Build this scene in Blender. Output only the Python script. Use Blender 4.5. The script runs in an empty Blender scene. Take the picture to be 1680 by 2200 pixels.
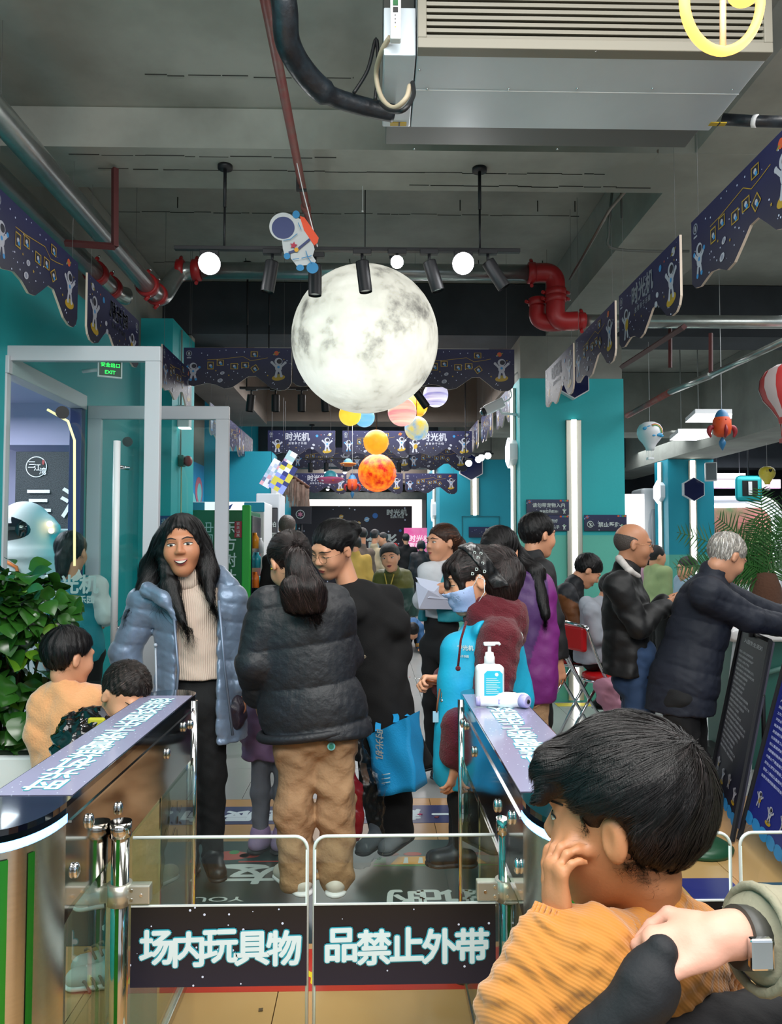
import bpy, bmesh, math, random
import numpy as np
from mathutils import Vector, Matrix, Euler
random.seed(7)
R = math.radians
sc = bpy.context.scene
COL = sc.collection
# ------------------------------------------------------------------ camera
FPX, HC = 1650.0, 1.5
cam_d = bpy.data.cameras.new('camera'); cam = bpy.data.objects.new('camera', cam_d); COL.objects.link(cam)
cam_d.sensor_fit = 'VERTICAL'; cam_d.sensor_height = 24.0; cam_d.lens = FPX * 24.0 / 2200.0
cam_d.clip_start = 0.02; cam_d.clip_end = 200
cam.location = (0, 0, HC)
cam.rotation_euler = (R(90) + math.atan(72 / FPX), 0, -math.atan(37 / FPX))
sc.camera = cam
CR = cam.rotation_euler.to_matrix()
def ray(px, py): return CR @ Vector(((px - 840) / FPX, (1100 - py) / FPX, -1.0))
def at(px, py, Y):
    d = ray(px, py); return Vector((0, 0, HC)) + d * (Y / d.y)
def gd(px, py, z=0.0):
    d = ray(px, py); return Vector((0, 0, HC)) + d * ((z - HC) / d.z)
# ------------------------------------------------------------------ world, exposure
w = bpy.data.worlds.new('world'); sc.world = w; w.use_nodes = True
w.node_tree.nodes['Background'].inputs[0].default_value = (0.80, 0.90, 1.0, 1)
w.node_tree.nodes['Background'].inputs[1].default_value = 0.9
sc.view_settings.view_transform = 'Standard'; sc.view_settings.look = 'None'
sc.view_settings.gamma = 1.0; sc.view_settings.exposure = 0.0; sc.view_settings.use_curve_mapping = False
sc.cycles.use_denoising = True
sc.cycles.max_bounces = 7; sc.cycles.diffuse_bounces = 3; sc.cycles.glossy_bounces = 4
sc.cycles.transmission_bounces = 5; sc.cycles.transparent_max_bounces = 10
sc.cycles.caustics_reflective = False; sc.cycles.caustics_refractive = False
sc.cycles.sample_clamp_indirect = 4.0
# ------------------------------------------------------------------ lights of the hall
def area(name, loc, size, size_y, power, color=(1, 1, 1), rot=(0, 0, 0)):
    d = bpy.data.lights.new(name, 'AREA'); d.shape = 'RECTANGLE'; d.size = size; d.size_y = size_y; d.energy = power; d.color = color
    o = bpy.data.objects.new(name, d); COL.objects.link(o); o.location = loc; o.rotation_euler = rot; return o
def spot(name, loc, target, power, angle=60, color=(1, 1, 1), blend=.6, r=.04):
    d = bpy.data.lights.new(name, 'SPOT'); d.energy = power; d.spot_size = R(angle); d.spot_blend = blend; d.color = color; d.shadow_soft_size = r
    o = bpy.data.objects.new(name, d); COL.objects.link(o); o.location = loc
    o.rotation_euler = (Vector(target) - Vector(loc)).to_track_quat('-Z', 'Y').to_euler(); return o
area('entrance_ceiling_lamp', (0.2, -.4, 3.2), 3.2, .8, 135, (1, .985, .95), (R(42), 0, 0))
area('entrance_ceiling_lamp', (0.3, 1.3, 3.6), 3.6, 1.4, 105, (1, .99, .97))
area('entrance_ceiling_lamp', (2.6, 3.2, 3.5), 1.2, 1.6, 60, (1, .99, .97))
area('hall_ceiling_lamp', (0.0, 9.2, 3.45), 2.2, 2.6, 120, (.97, .985, 1))
area('hall_ceiling_lamp', (4.6, 6.2, 3.4), 2.8, 3.0, 130, (.96, .98, 1))
area('hall_ceiling_lamp', (0.1, 13.6, 3.3), 2.4, 3.4, 150, (1, .93, .93))
area('hall_ceiling_lamp', (-.2, 18.0, 3.6), 2.4, 4.4, 200, (1, .94, .94))
area('hall_ceiling_lamp', (6.4, 12.4, 3.2), 4.0, 3.0, 170, (.94, .98, 1))
area('lobby_ceiling_lamp', (-3.6, 5.4, 2.72), 1.2, 2.6, 120, (.93, .90, 1))
# ------------------------------------------------------------------ materials
def lin(c):
    if isinstance(c, str):
        c = c.lstrip('#'); c = [int(c[i:i + 2], 16) / 255 for i in (0, 2, 4)]
    return tuple((x / 12.92 if x <= .04045 else ((x + .055) / 1.055) ** 2.4) for x in c[:3]) + (1.0,)
MATS = {}
def mat(name, col='#888888', rough=.6, metal=0.0, emit=0.0, var=0.0, vs=6.0, bump=0.0, bs=60.0, col2=None, spec=.5, coat=0.0, aniso=None, stars=0, alpha=1.0, attr=None, wave=None, sheen=0):
    """one procedural material; var mixes towards col2 (or a darker tone) by noise, bump gives fine relief"""
    if name in MATS: return MATS[name]
    m = bpy.data.materials.new(name); m.use_nodes = True; MATS[name] = m
    nt = m.node_tree; b = nt.nodes['Principled BSDF']; N = nt.nodes.new; L = nt.links.new
    b.inputs['Base Color'].default_value = lin(col); b.inputs['Roughness'].default_value = rough
    b.inputs['Metallic'].default_value = metal; b.inputs['Specular IOR Level'].default_value = spec
    if coat: b.inputs['Coat Weight'].default_value = coat; b.inputs['Coat Roughness'].default_value = .08
    if sheen: b.inputs['Sheen Weight'].default_value = sheen; b.inputs['Sheen Roughness'].default_value = .5
    if emit: b.inputs['Emission Color'].default_value = lin(col); b.inputs['Emission Strength'].default_value = emit
    if alpha < 1: b.inputs['Alpha'].default_value = alpha
    tc = N('ShaderNodeTexCoord'); src = tc.outputs['Object']
    if aniso:
        mp = N('ShaderNodeMapping'); mp.inputs['Scale'].default_value = aniso; L(src, mp.inputs[0]); src = mp.outputs[0]
    base = None
    if attr:
        a = N('ShaderNodeVertexColor'); a.layer_name = attr; base = a.outputs[0]; L(base, b.inputs['Base Color'])
    if var or col2:
        n = N('ShaderNodeTexNoise'); n.inputs['Scale'].default_value = vs; n.inputs['Detail'].default_value = 5; n.inputs['Roughness'].default_value = .6; L(src, n.inputs['Vector'])
        cr = N('ShaderNodeMapRange'); cr.inputs[1].default_value = .38; cr.inputs[2].default_value = .66; cr.inputs[4].default_value = var if var else 1; L(n.outputs[0], cr.inputs[0])
        mx = N('ShaderNodeMix'); mx.data_type = 'RGBA'; L(cr.outputs[0], mx.inputs[0])
        if base: L(base, mx.inputs[6])
        else: mx.inputs[6].default_value = lin(col)
        c2 = lin(col2) if col2 else tuple(x * .35 for x in lin(col)[:3]) + (1,)
        mx.inputs[7].default_value = c2; L(mx.outputs[2], b.inputs['Base Color'])
        if emit: L(mx.outputs[2], b.inputs['Emission Color'])
    if stars:
        v = N('ShaderNodeTexVoronoi'); v.inputs['Scale'].default_value = stars; L(src, v.inputs['Vector'])
        lt = N('ShaderNodeMath'); lt.operation = 'LESS_THAN'; lt.inputs[1].default_value = .11; L(v.outputs['Distance'], lt.inputs[0])
        mx = N('ShaderNodeMix'); mx.data_type = 'RGBA'; mx.inputs[6].default_value = lin(col); mx.inputs[7].default_value = lin('#cfd8ef'); L(lt.outputs[0], mx.inputs[0])
        if col2:
            sp = N('ShaderNodeSeparateXYZ'); L(tc.outputs['Generated'], sp.inputs[0]); m2 = N('ShaderNodeMix'); m2.data_type = 'RGBA'
            L(sp.outputs[2], m2.inputs[0]); m2.inputs[6].default_value = lin(col); m2.inputs[7].default_value = lin(col2); L(m2.outputs[2], mx.inputs[6])
        L(mx.outputs[2], b.inputs['Base Color'])
        if emit: L(mx.outputs[2], b.inputs['Emission Color'])
    if bump:
        if wave:
            n = N('ShaderNodeTexWave'); n.inputs['Scale'].default_value = bs; n.bands_direction = wave; n.inputs['Distortion'].default_value = .6
        else:
            n = N('ShaderNodeTexNoise'); n.inputs['Scale'].default_value = bs; n.inputs['Detail'].default_value = 4
        L(src, n.inputs['Vector'])
        bp = N('ShaderNodeBump'); bp.inputs['Strength'].default_value = bump; bp.inputs['Distance'].default_value = .01
        L(n.outputs[1] if n.bl_idname == 'ShaderNodeTexNoise' and False else n.outputs[0], bp.inputs['Height']); L(bp.outputs[0], b.inputs['Normal'])
    return m
def glass(name, tint='#e8f4f0', a=.9, rough=0.0):
    """thin clear sheet: mostly transparent with a mirror-like coat"""
    if name in MATS: return MATS[name]
    m = bpy.data.materials.new(name); m.use_nodes = True; MATS[name] = m; nt = m.node_tree; nt.nodes.clear(); N = nt.nodes.new; L = nt.links.new
    o = N('ShaderNodeOutputMaterial'); t = N('ShaderNodeBsdfTransparent'); g = N('ShaderNodeBsdfGlossy'); f = N('ShaderNodeFresnel'); mx = N('ShaderNodeMixShader')
    t.inputs[0].default_value = lin(tint); g.inputs['Roughness'].default_value = rough; f.inputs[0].default_value = 1.5
    ml = N('ShaderNodeMath'); ml.operation = 'MULTIPLY'; ml.inputs[1].default_value = a; L(f.outputs[0], ml.inputs[0]); ge = N('ShaderNodeNewGeometry'); bf = N('ShaderNodeMath'); bf.operation = 'SUBTRACT'; bf.inputs[0].default_value = 1; L(ge.outputs['Backfacing'], bf.inputs[1]); m3 = N('ShaderNodeMath'); m3.operation = 'MULTIPLY'; L(ml.outputs[0], m3.inputs[0]); L(bf.outputs[0], m3.inputs[1]); L(m3.outputs[0], mx.inputs[0]); L(t.outputs[0], mx.inputs[1]); L(g.outputs[0], mx.inputs[2]); L(mx.outputs[0], o.inputs[0])
    return m
# ------------------------------------------------------------------ objects
def tag(o, label=None, cat=None, group=None, kind=None):
    for k, v in (('label', label), ('category', cat), ('group', group), ('kind', kind)):
        if v: o[k] = v
    return o
def empty(name, loc, label=None, cat=None, group=None, rz=0.0):
    o = bpy.data.objects.new(name, None); COL.objects.link(o); o.location = loc; o.rotation_euler.z = rz; o.empty_display_size = .1
    return tag(o, label, cat, group)
def link(name, me, parent=None, loc=None):
    o = bpy.data.objects.new(name, me); COL.objects.link(o)
    if parent: o.parent = parent
    if loc is not None: o.location = loc
    return o
def kids(o): return list(o.children)
def copy_tree(o, parent=None):
    c = o.copy(); COL.objects.link(c)
    if parent: c.parent = parent
    for ch in kids(o): copy_tree(ch, c)
    return c
class MB:
    def __init__(s): s.v = []; s.f = []; s.m = []; s.sm = []
    def add(s, vs, fs, mi=0, smooth=False):
        n = len(s.v); s.v += [tuple(v) for v in vs]; s.f += [tuple(i + n for i in f) for f in fs]; s.m += [mi] * len(fs); s.sm += [smooth] * len(fs); return s
    def box(s, lo, hi, mi=0, bev=0.0, M=None):
        x0, y0, z0 = lo; x1, y1, z1 = hi
        if bev:
            bm = bmesh.new(); bmesh.ops.create_cube(bm, size=1, matrix=Matrix.Translation(((x0 + x1) / 2, (y0 + y1) / 2, (z0 + z1) / 2)) @ Matrix.Diagonal((abs(x1 - x0), abs(y1 - y0), abs(z1 - z0), 1)))
            bmesh.ops.bevel(bm, geom=bm.edges[:], offset=bev, segments=2, affect='EDGES', profile=.5)
            bm.verts.index_update(); vs = [v.co.copy() for v in bm.verts]; fs = [[v.index for v in f.verts] for f in bm.faces]; bm.free()
        else:
            vs = [Vector(p) for p in ((x0, y0, z0), (x1, y0, z0), (x1, y1, z0), (x0, y1, z0), (x0, y0, z1), (x1, y0, z1), (x1, y1, z1), (x0, y1, z1))]
            fs = [(0, 3, 2, 1), (4, 5, 6, 7), (0, 1, 5, 4), (1, 2, 6, 5), (2, 3, 7, 6), (3, 0, 4, 7)]
        if M is not None: vs = [M @ v for v in vs]
        return s.add(vs, fs, mi)
    def tube(s, pts, r, seg=10, mi=0, cap=True, closed=False, smooth=True):
        pts = [Vector(p) for p in pts]; n = len(pts); rr = r if isinstance(r, (list, tuple)) else [r] * n
        vs = []; prev = None
        for i, p in enumerate(pts):
            if closed: t = (pts[(i + 1) % n] - pts[i - 1])
            else: t = pts[min(i + 1, n - 1)] - pts[max(i - 1, 0)]
            t = t.normalized() if t.length > 1e-9 else Vector((0, 0, 1))
            if prev is None:
                a = Vector((0, 0, 1)) if abs(t.z) < .9 else Vector((1, 0, 0)); u = t.cross(a).normalized()
            else:
                u = (prev - t * prev.dot(t)); u = u.normalized() if u.length > 1e-6 else t.orthogonal().normalized()
            prev = u; w_ = t.cross(u)
            for k in range(seg):
                a = 2 * math.pi * k / seg; vs.append(p + (u * math.cos(a) + w_ * math.sin(a)) * rr[i])
        fs = []
        for i in range(n if closed else n - 1):
            j = (i + 1) % n
            for k in range(seg):
                k2 = (k + 1) % seg; fs.append((i * seg + k, i * seg + k2, j * seg + k2, j * seg + k))
        s.add(vs, fs, mi, smooth)
        if cap and not closed:
            b = len(s.v) - len(vs); s.f += [tuple(b + k for k in range(seg))[::-1], tuple(b + (n - 1) * seg + k for k in range(seg))]; s.m += [mi, mi]; s.sm += [False, False]
        return s
    def lathe(s, prof, c=(0, 0, 0), seg=24, mi=0, axis='Z', smooth=True, sx=1.0, sy=1.0):
        vs = []; n = len(prof)
        for r, z in prof:
            for k in range(seg):
                a = 2 * math.pi * k / seg; x, y = r * math.cos(a) * sx, r * math.sin(a) * sy
                p = {'Z': (x, y, z), 'Y': (x, z, y), 'X': (z, x, y)}[axis]; vs.append((p[0] + c[0], p[1] + c[1], p[2] + c[2]))
        fs = [(i * seg + k, i * seg + (k + 1) % seg, (i + 1) * seg + (k + 1) % seg, (i + 1) * seg + k) for i in range(n - 1) for k in range(seg)]
        if axis == 'Y': fs = [f[::-1] for f in fs]
        return s.add(vs, fs, mi, smooth)
    def ball(s, c, r, mi=0, seg=24, rings=14, sc3=(1, 1, 1), M=None):
        vs = []; fs = []
        for i in range(rings + 1):
            th = math.pi * i / rings
            for k in range(seg):
                a = 2 * math.pi * k / seg; v = Vector((math.sin(th) * math.cos(a) * r * sc3[0], math.sin(th) * math.sin(a) * r * sc3[1], math.cos(th) * r * sc3[2]))
                if M is not None: v = M @ v
                vs.append(v + Vector(c))
        for i in range(rings):
            for k in range(seg): fs.append((i * seg + k, (i + 1) * seg + k, (i + 1) * seg + (k + 1) % seg, i * seg + (k + 1) % seg))
        return s.add(vs, fs, mi, True)
    def poly(s, pts, o, u, v, t=0.0, mi=0, mside=None):
        """2-D outline pts -> flat plate at origin o, axes u, v, thickness t away from u x v"""
        o, u, v = Vector(o), Vector(u), Vector(v); n = u.cross(v).normalized(); k = len(pts)
        from mathutils.geometry import tessellate_polygon
        P = [o + u * a + v * b for a, b in pts]; tri = tessellate_polygon([[Vector((a, b, 0)) for a, b in pts]])
        fs = []
        for tr in tri:
            a, b, c = [Vector((pts[i][0], pts[i][1], 0)) for i in tr]
            fs.append(tuple(tr) if (b - a).cross(c - a).z > 0 else tuple(tr)[::-1])
        s.add(P, fs, mi)
        if t:
            s.add([p - n * t for p in P], [f[::-1] for f in fs], mi if mside is None else mside)
            ar = sum(pts[i][0] * pts[(i + 1) % k][1] - pts[(i + 1) % k][0] * pts[i][1] for i in range(k))
            q = [(i, (i + 1) % k, (i + 1) % k + k, i + k)[::1 if ar < 0 else -1] for i in range(k)]
            s.add(P + [p - n * t for p in P], q, mi if mside is None else mside)
        return s
    def build(s, name, mats, parent=None, loc=None, M=None):
        me = bpy.data.meshes.new(name); off = Vector(loc) if loc is not None else None
        vs = s.v
        if M is not None: vs = [tuple(M @ Vector(v)) for v in vs]
        me.from_pydata(vs, [], s.f)
        for m in (mats if isinstance(mats, (list, tuple)) else [mats]): me.materials.append(m)
        me.polygons.foreach_set('material_index', s.m); me.polygons.foreach_set('use_smooth', s.sm); me.update()
        o = bpy.data.objects.new(name, me); COL.objects.link(o)
        if parent: o.parent = parent
        if loc is not None: o.location = loc
        return o
def struct(o, name=None): o['kind'] = 'structure'; return o
def to_local(o, root):
    """o was built in world coordinates: move its vertices so that it sits under root"""
    o.data.transform(Matrix.Rotation(-root.rotation_euler.z, 4, 'Z') @ Matrix.Translation(-Vector(root.location))); o.parent = root; return o
TXT = {}
def text_mesh(s, off=0.0, ext=0.0, res=3):
    k = (s, off, ext)
    if k in TXT: return TXT[k]
    cu = bpy.data.curves.new('lettering', 'FONT'); cu.body = s; cu.offset = off; cu.extrude = ext; cu.resolution_u = res; cu.align_x = 'CENTER'; cu.align_y = 'CENTER'
    ob = bpy.data.objects.new('lettering', cu); COL.objects.link(ob)
    bpy.context.view_layer.update(); dg = bpy.context.evaluated_depsgraph_get()
    me = bpy.data.meshes.new_from_object(ob.evaluated_get(dg)); bpy.data.objects.remove(ob); TXT[k] = me; return me
def text(mb, s, o, u, v, size, mi=0, off=0.0, wscale=1.0):
    """flat lettering added to mb: centred at o, running along u, up v"""
    bold = off if off > .022 else 0; me = text_mesh(s, 0 if bold else off); u, v, o = Vector(u).normalized(), Vector(v).normalized(), Vector(o)
    xs = [q.co.x for q in me.vertices]; ys = [q.co.y for q in me.vertices]
    if not xs: return mb
    cx, cy = (min(xs) + max(xs)) / 2, (min(ys) + max(ys)) / 2
    nn = u.cross(v)
    for i in range(9 if bold else 1):
        dx, dy = (bold * math.cos(R(45 * i)), bold * math.sin(R(45 * i))) if bold and i < 8 else (0, 0)
        mb.add([o + u * (q.co.x - cx + dx) * size * wscale + v * (q.co.y - cy + dy) * size + nn * i * 2e-5 for q in me.vertices], [tuple(p.vertices) for p in me.polygons], mi)
    return mb
def star_pts(c, r, n=5, k=.45, a0=90):
    return [(c[0] + math.cos(R(a0 + i * 180 / n)) * (r if i % 2 == 0 else r * k), c[1] + math.sin(R(a0 + i * 180 / n)) * (r if i % 2 == 0 else r * k)) for i in range(2 * n)]
def circ(c, r, n=16, ry=None, rot=0):
    ry = r if ry is None else ry; ca, sa = math.cos(R(rot)), math.sin(R(rot)); out = []
    for i in range(n):
        a = 2 * math.pi * i / n; x, y = r * math.cos(a), ry * math.sin(a); out.append((c[0] + x * ca - y * sa, c[1] + x * sa + y * ca))
    return out
def seg2(a, b, w_):
    d = Vector((b[0] - a[0], b[1] - a[1])); n = Vector((-d.y, d.x)).normalized() * w_ / 2
    return [(a[0] - n.x, a[1] - n.y), (b[0] - n.x, b[1] - n.y), (b[0] + n.x, b[1] + n.y), (a[0] + n.x, a[1] + n.y)]
# ------------------------------------------------------------------ implicit surfaces
class Sh:
    def __init__(s, k=.02): s.p = []; s.k = k
    def _a(s, kind, d, op, k): s.p.append((kind, d, op, s.k if k is None else k)); return s
    def cap(s, a, b, ra, rb=None, fl=None, op='u', k=None):
        """tapered capsule; fl=(direction, factor) flattens it along a direction"""
        return s._a('c', (np.array(a, np.float32), np.array(b, np.float32), ra, ra if rb is None else rb, None if fl is None else (np.array(fl[0], np.float32) / np.linalg.norm(fl[0]), fl[1])), op, k)
    def ell(s, c, r, Rm=None, op='u', k=None): return s._a('e', (np.array(c, np.float32), np.array(r, np.float32), None if Rm is None else np.array(Rm, np.float32)), op, k)
    def box(s, c, r, rd=.01, Rm=None, op='u', k=None): return s._a('b', (np.array(c, np.float32), np.array(r, np.float32) - rd, rd, None if Rm is None else np.array(Rm, np.float32)), op, k)
    def half(s, p, n, op='i', k=None):
        n = np.array(n, np.float32); return s._a('h', (np.array(p, np.float32), n / np.linalg.norm(n)), op, k)
    def sub(s, o, org, Rm, scl=1.0, op='u', k=None): return s._a('s', (o, np.array(org, np.float32), np.array(Rm, np.float32), scl), op, k)
    def fn(s, f, op='d', k=None): return s._a('f', f, op, k)
    def __call__(s, P):
        d = None
        for kind, a, op, k in s.p:
            if kind == 'c':
                A, B, ra, rb, fl = a; Q = P; q = P - A; ba = B - A
                if fl is not None:
                    w_, f = fl; q = q + np.outer(q @ w_, w_) * (1 / f - 1); ba = ba + w_ * (ba @ w_) * (1 / f - 1)
                L = float(ba @ ba) + 1e-9; t = np.clip(q @ ba / L, 0, 1); q = q - t[:, None] * ba
                e = np.sqrt((q * q).sum(1)) - (ra + (rb - ra) * t)
                if fl is not None: e = e * (.5 + .5 * fl[1])
            elif kind == 'e':
                c, r, Rm = a; q = P - c
                if Rm is not None: q = q @ Rm
                n1 = np.sqrt(((q / r) ** 2).sum(1)); n2 = np.sqrt(((q / (r * r)) ** 2).sum(1)) + 1e-9; e = n1 * (n1 - 1) / n2
            elif kind == 'b':
                c, r, rd, Rm = a; q = P - c
                if Rm is not None: q = q @ Rm
                q = np.abs(q) - r; e = np.sqrt((np.maximum(q, 0) ** 2).sum(1)) + np.minimum(q.max(1), 0) - rd
            elif kind == 'h': e = (P - a[0]) @ a[1]
            elif kind == 's': e = a[0]((P - a[1]) @ a[2] / a[3]) * a[3]
            else: e = a(P)
            if op == 'd': d = d - e; continue
            if d is None: d = e; continue
            if op == 'u':
                h = np.maximum(k - np.abs(d - e), 0) / k; d = np.minimum(d, e) - h * h * k * .25
            else:
                if op == 's': e = -e
                h = np.maximum(k - np.abs(d - e), 0) / k; d = np.maximum(d, e) + h * h * k * .25
        return d
    def bounds(s):
        lo, hi = np.full(3, 1e9), np.full(3, -1e9)
        for kind, a, op, k in s.p:
            if op != 'u': continue
            if kind == 'c': m = max(a[2], a[3]); ps = (a[0] - a[2], a[0] + a[2], a[1] - a[3], a[1] + a[3])
            elif kind == 'e': m = a[1].max() if a[2] is not None else a[1]; ps = (a[0] - m, a[0] + m)
            elif kind == 'b': m = np.linalg.norm(a[1] + a[2]) if a[3] is not None else a[1] + a[2]; ps = (a[0] - m, a[0] + m)
            elif kind == 's':
                l, h = a[0].bounds(); cs = np.array([[x, y, z] for x in (l[0], h[0]) for y in (l[1], h[1]) for z in (l[2], h[2])]) * a[3]; ps = list(cs @ a[2].T + a[1])
            else: continue
            for p in ps: lo = np.minimum(lo, p); hi = np.maximum(hi, p)
        return lo, hi
def polygonise(f, h, lo=None, hi=None, pad=.02):
    B = 6
    if lo is None: lo, hi = f.bounds()
    lo = np.array(lo, np.float64) - pad - h; hi = np.array(hi, np.float64) + pad + h
    nb = np.maximum(1, np.ceil((hi - lo) / h / B)).astype(int); n = nb * B
    bi = np.stack(np.meshgrid(*[np.arange(k) for k in nb], indexing='ij'), -1).reshape(-1, 3)
    dc = f((lo + (bi * B + (B - 1) / 2) * h).astype(np.float32))
    keep = np.abs(dc) < h * B * 1.15 + .012
    val = np.where(dc < 0, -1.0, 1.0).astype(np.float32).reshape(nb); val = val.repeat(B, 0).repeat(B, 1).repeat(B, 2)
    kb = bi[keep]; off = np.stack(np.meshgrid(*[np.arange(B)] * 3, indexing='ij'), -1).reshape(-1, 3)
    idx = (kb[:, None, :] * B + off[None]).reshape(-1, 3); v = np.empty(len(idx), np.float32)
    for i in range(0, len(idx), 200000): v[i:i + 200000] = f((lo + idx[i:i + 200000] * h).astype(np.float32))
    val[idx[:, 0], idx[:, 1], idx[:, 2]] = v
    val[0] = val[-1] = 1; val[:, 0] = val[:, -1] = 1; val[:, :, 0] = val[:, :, -1] = 1
    s = val < 0
    c = s[:-1, :-1, :-1].astype(np.int8)
    for dx, dy, dz in [(1, 0, 0), (0, 1, 0), (0, 0, 1), (1, 1, 0), (1, 0, 1), (0, 1, 1), (1, 1, 1)]:
        c = c + s[dx:n[0] - 1 + dx, dy:n[1] - 1 + dy, dz:n[2] - 1 + dz]
    act = np.argwhere((c > 0) & (c < 8)); cid = np.full(c.shape, -1, np.int32); cid[act[:, 0], act[:, 1], act[:, 2]] = np.arange(len(act))
    co = [(0, 0, 0), (1, 0, 0), (0, 1, 0), (1, 1, 0), (0, 0, 1), (1, 0, 1), (0, 1, 1), (1, 1, 1)]
    cv = np.stack([val[act[:, 0] + a, act[:, 1] + b, act[:, 2] + g] for a, b, g in co], 1)
    acc = np.zeros((len(act), 3)); cnt = np.zeros(len(act))
    for a, b in [(0, 1), (2, 3), (4, 5), (6, 7), (0, 2), (1, 3), (4, 6), (5, 7), (0, 4), (1, 5), (2, 6), (3, 7)]:
        m = (cv[:, a] < 0) != (cv[:, b] < 0); t = cv[:, a] / np.where(m, cv[:, a] - cv[:, b], 1)
        p = np.array(co[a]) + t[:, None] * (np.array(co[b]) - np.array(co[a])); acc += np.where(m[:, None], p, 0); cnt += m
    verts = lo + (act + acc / np.maximum(cnt, 1)[:, None]) * h
    quads = []
    for ax in range(3):
        d1, d2 = [(1, 2), (2, 0), (0, 1)][ax]; e = np.zeros(3, int); e[ax] = 1
        A = s[:-1, :-1, :-1]; Bv = s[e[0]:n[0] - 1 + e[0], e[1]:n[1] - 1 + e[1], e[2]:n[2] - 1 + e[2]]
        ed = np.argwhere(A != Bv); ed = ed[(ed[:, d1] > 0) & (ed[:, d2] > 0)]
        o1 = np.zeros(3, int); o1[d1] = 1; o2 = np.zeros(3, int); o2[d2] = 1
        q = np.stack([cid[tuple((ed - o1 - o2).T)], cid[tuple((ed - o2).T)], cid[tuple(ed.T)], cid[tuple((ed - o1).T)]], 1)
        fl = ~A[tuple(ed.T)]; q[fl] = q[fl][:, ::-1]; quads.append(q[(q >= 0).all(1)])
    return verts, np.concatenate(quads)
def np_mesh(name, verts, quads, mats, parent=None, org=None, cols=None, midx=None):
    me = bpy.data.meshes.new(name); org = np.zeros(3) if org is None else np.array(org); k = quads.shape[1]
    me.vertices.add(len(verts)); me.vertices.foreach_set('co', (verts - org).astype(np.float32).ravel())
    me.loops.add(len(quads) * k); me.loops.foreach_set('vertex_index', quads.astype(np.int32).ravel())
    me.polygons.add(len(quads)); me.polygons.foreach_set('loop_start', np.arange(0, len(quads) * k, k, dtype=np.int32))
    me.polygons.foreach_set('use_smooth', np.ones(len(quads), bool))
    for m in (mats if isinstance(mats, (list, tuple)) else [mats]): me.materials.append(m)
    if midx is not None: me.polygons.foreach_set('material_index', midx.astype(np.int32))
    me.update(calc_edges=True)
    if cols is not None:
        a = me.color_attributes.new('Col', 'FLOAT_COLOR', 'POINT'); a.data.foreach_set('color', np.concatenate([cols, np.ones((len(cols), 1))], 1).astype(np.float32).ravel())
    o = bpy.data.objects.new(name, me); COL.objects.link(o)
    if parent: o.parent = parent
    return o
def sdf(name, f, mats, h, parent=None, colf=None, pad=.02):
    v, q = polygonise(f, h, pad=pad); org = parent.location if parent is not None else None
    return np_mesh(name, v, q, mats, parent, org, None if colf is None else colf(v))
# ------------------------------------------------------------------ materials of the place
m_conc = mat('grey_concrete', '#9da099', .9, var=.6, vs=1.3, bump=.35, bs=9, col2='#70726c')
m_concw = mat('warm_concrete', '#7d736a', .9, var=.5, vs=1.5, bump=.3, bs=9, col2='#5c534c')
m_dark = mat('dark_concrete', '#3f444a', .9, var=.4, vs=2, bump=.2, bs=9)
m_teal = mat('teal_paint', '#1cb0b6', .55, var=.18, vs=2, bump=.08, bs=40, col2='#18a2aa')
m_teal2 = mat('teal_paint_blue', '#189ab2', .5, var=.15, vs=2, bump=.08, bs=40, col2='#148fa8')
m_mint = mat('mint_paint', '#5cb8a6', .55, var=.15, vs=2, bump=.08, bs=40, col2='#50aa99')
m_tile = mat('grey_floor_tile', '#a3a5a3', .22, var=.25, vs=1.2, col2='#8f9190', bump=.02, bs=30)
m_tan = mat('tan_floor_tile', '#c69a68', .25, var=.4, vs=1.6, col2='#b58450', bump=.03, bs=20)
m_white = mat('white_frame_paint', '#c9ccd2', .4)
m_wht = mat('white_plastic', '#e6e8ea', .35)
m_blk = mat('black_plastic', '#141518', .45)
m_blkm = mat('matt_black_metal', '#1b1c20', .5, .3)
m_galv = mat('galvanised_steel', '#a9b0ae', .28, .85, var=.4, vs=9, col2='#7c827f', bump=.05, bs=30)
m_red = mat('red_fitting_paint', '#a31f22', .4, var=.2, vs=5)
m_redp = mat('red_pipe_paint', '#8c3a36', .5, var=.6, vs=14, col2='#77655c')
m_chr = mat('chrome', '#d9dcdf', .08, 1.0)
m_ss = mat('brushed_steel', '#c9c5bc', .26, 1.0, var=.1, vs=3, bump=.03, bs=60, aniso=(1, 1, 60))
m_led = mat('white_led', '#fffdf6', emit=9)
m_spotlit = mat('lit_spot_lens', '#ffffff', emit=60)
m_alu = mat('aluminium_channel', '#b9b8ac', .3, .7)
m_lilac = mat('lilac_wall', '#b8b4d2', .7, var=.1, vs=2, col2='#aaa6c8')
m_navy = mat('navy_panel', '#22356e', .4, var=.2, vs=3)
m_groove = mat('dark_joint', '#2c2c2a', .9)
def bxo(name, lo, hi, m, st=True, parent=None, bev=0):
    o = MB().box(lo, hi, bev=bev).build(name, m, parent)
    if st and not parent: o['kind'] = 'structure'
    return o
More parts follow.
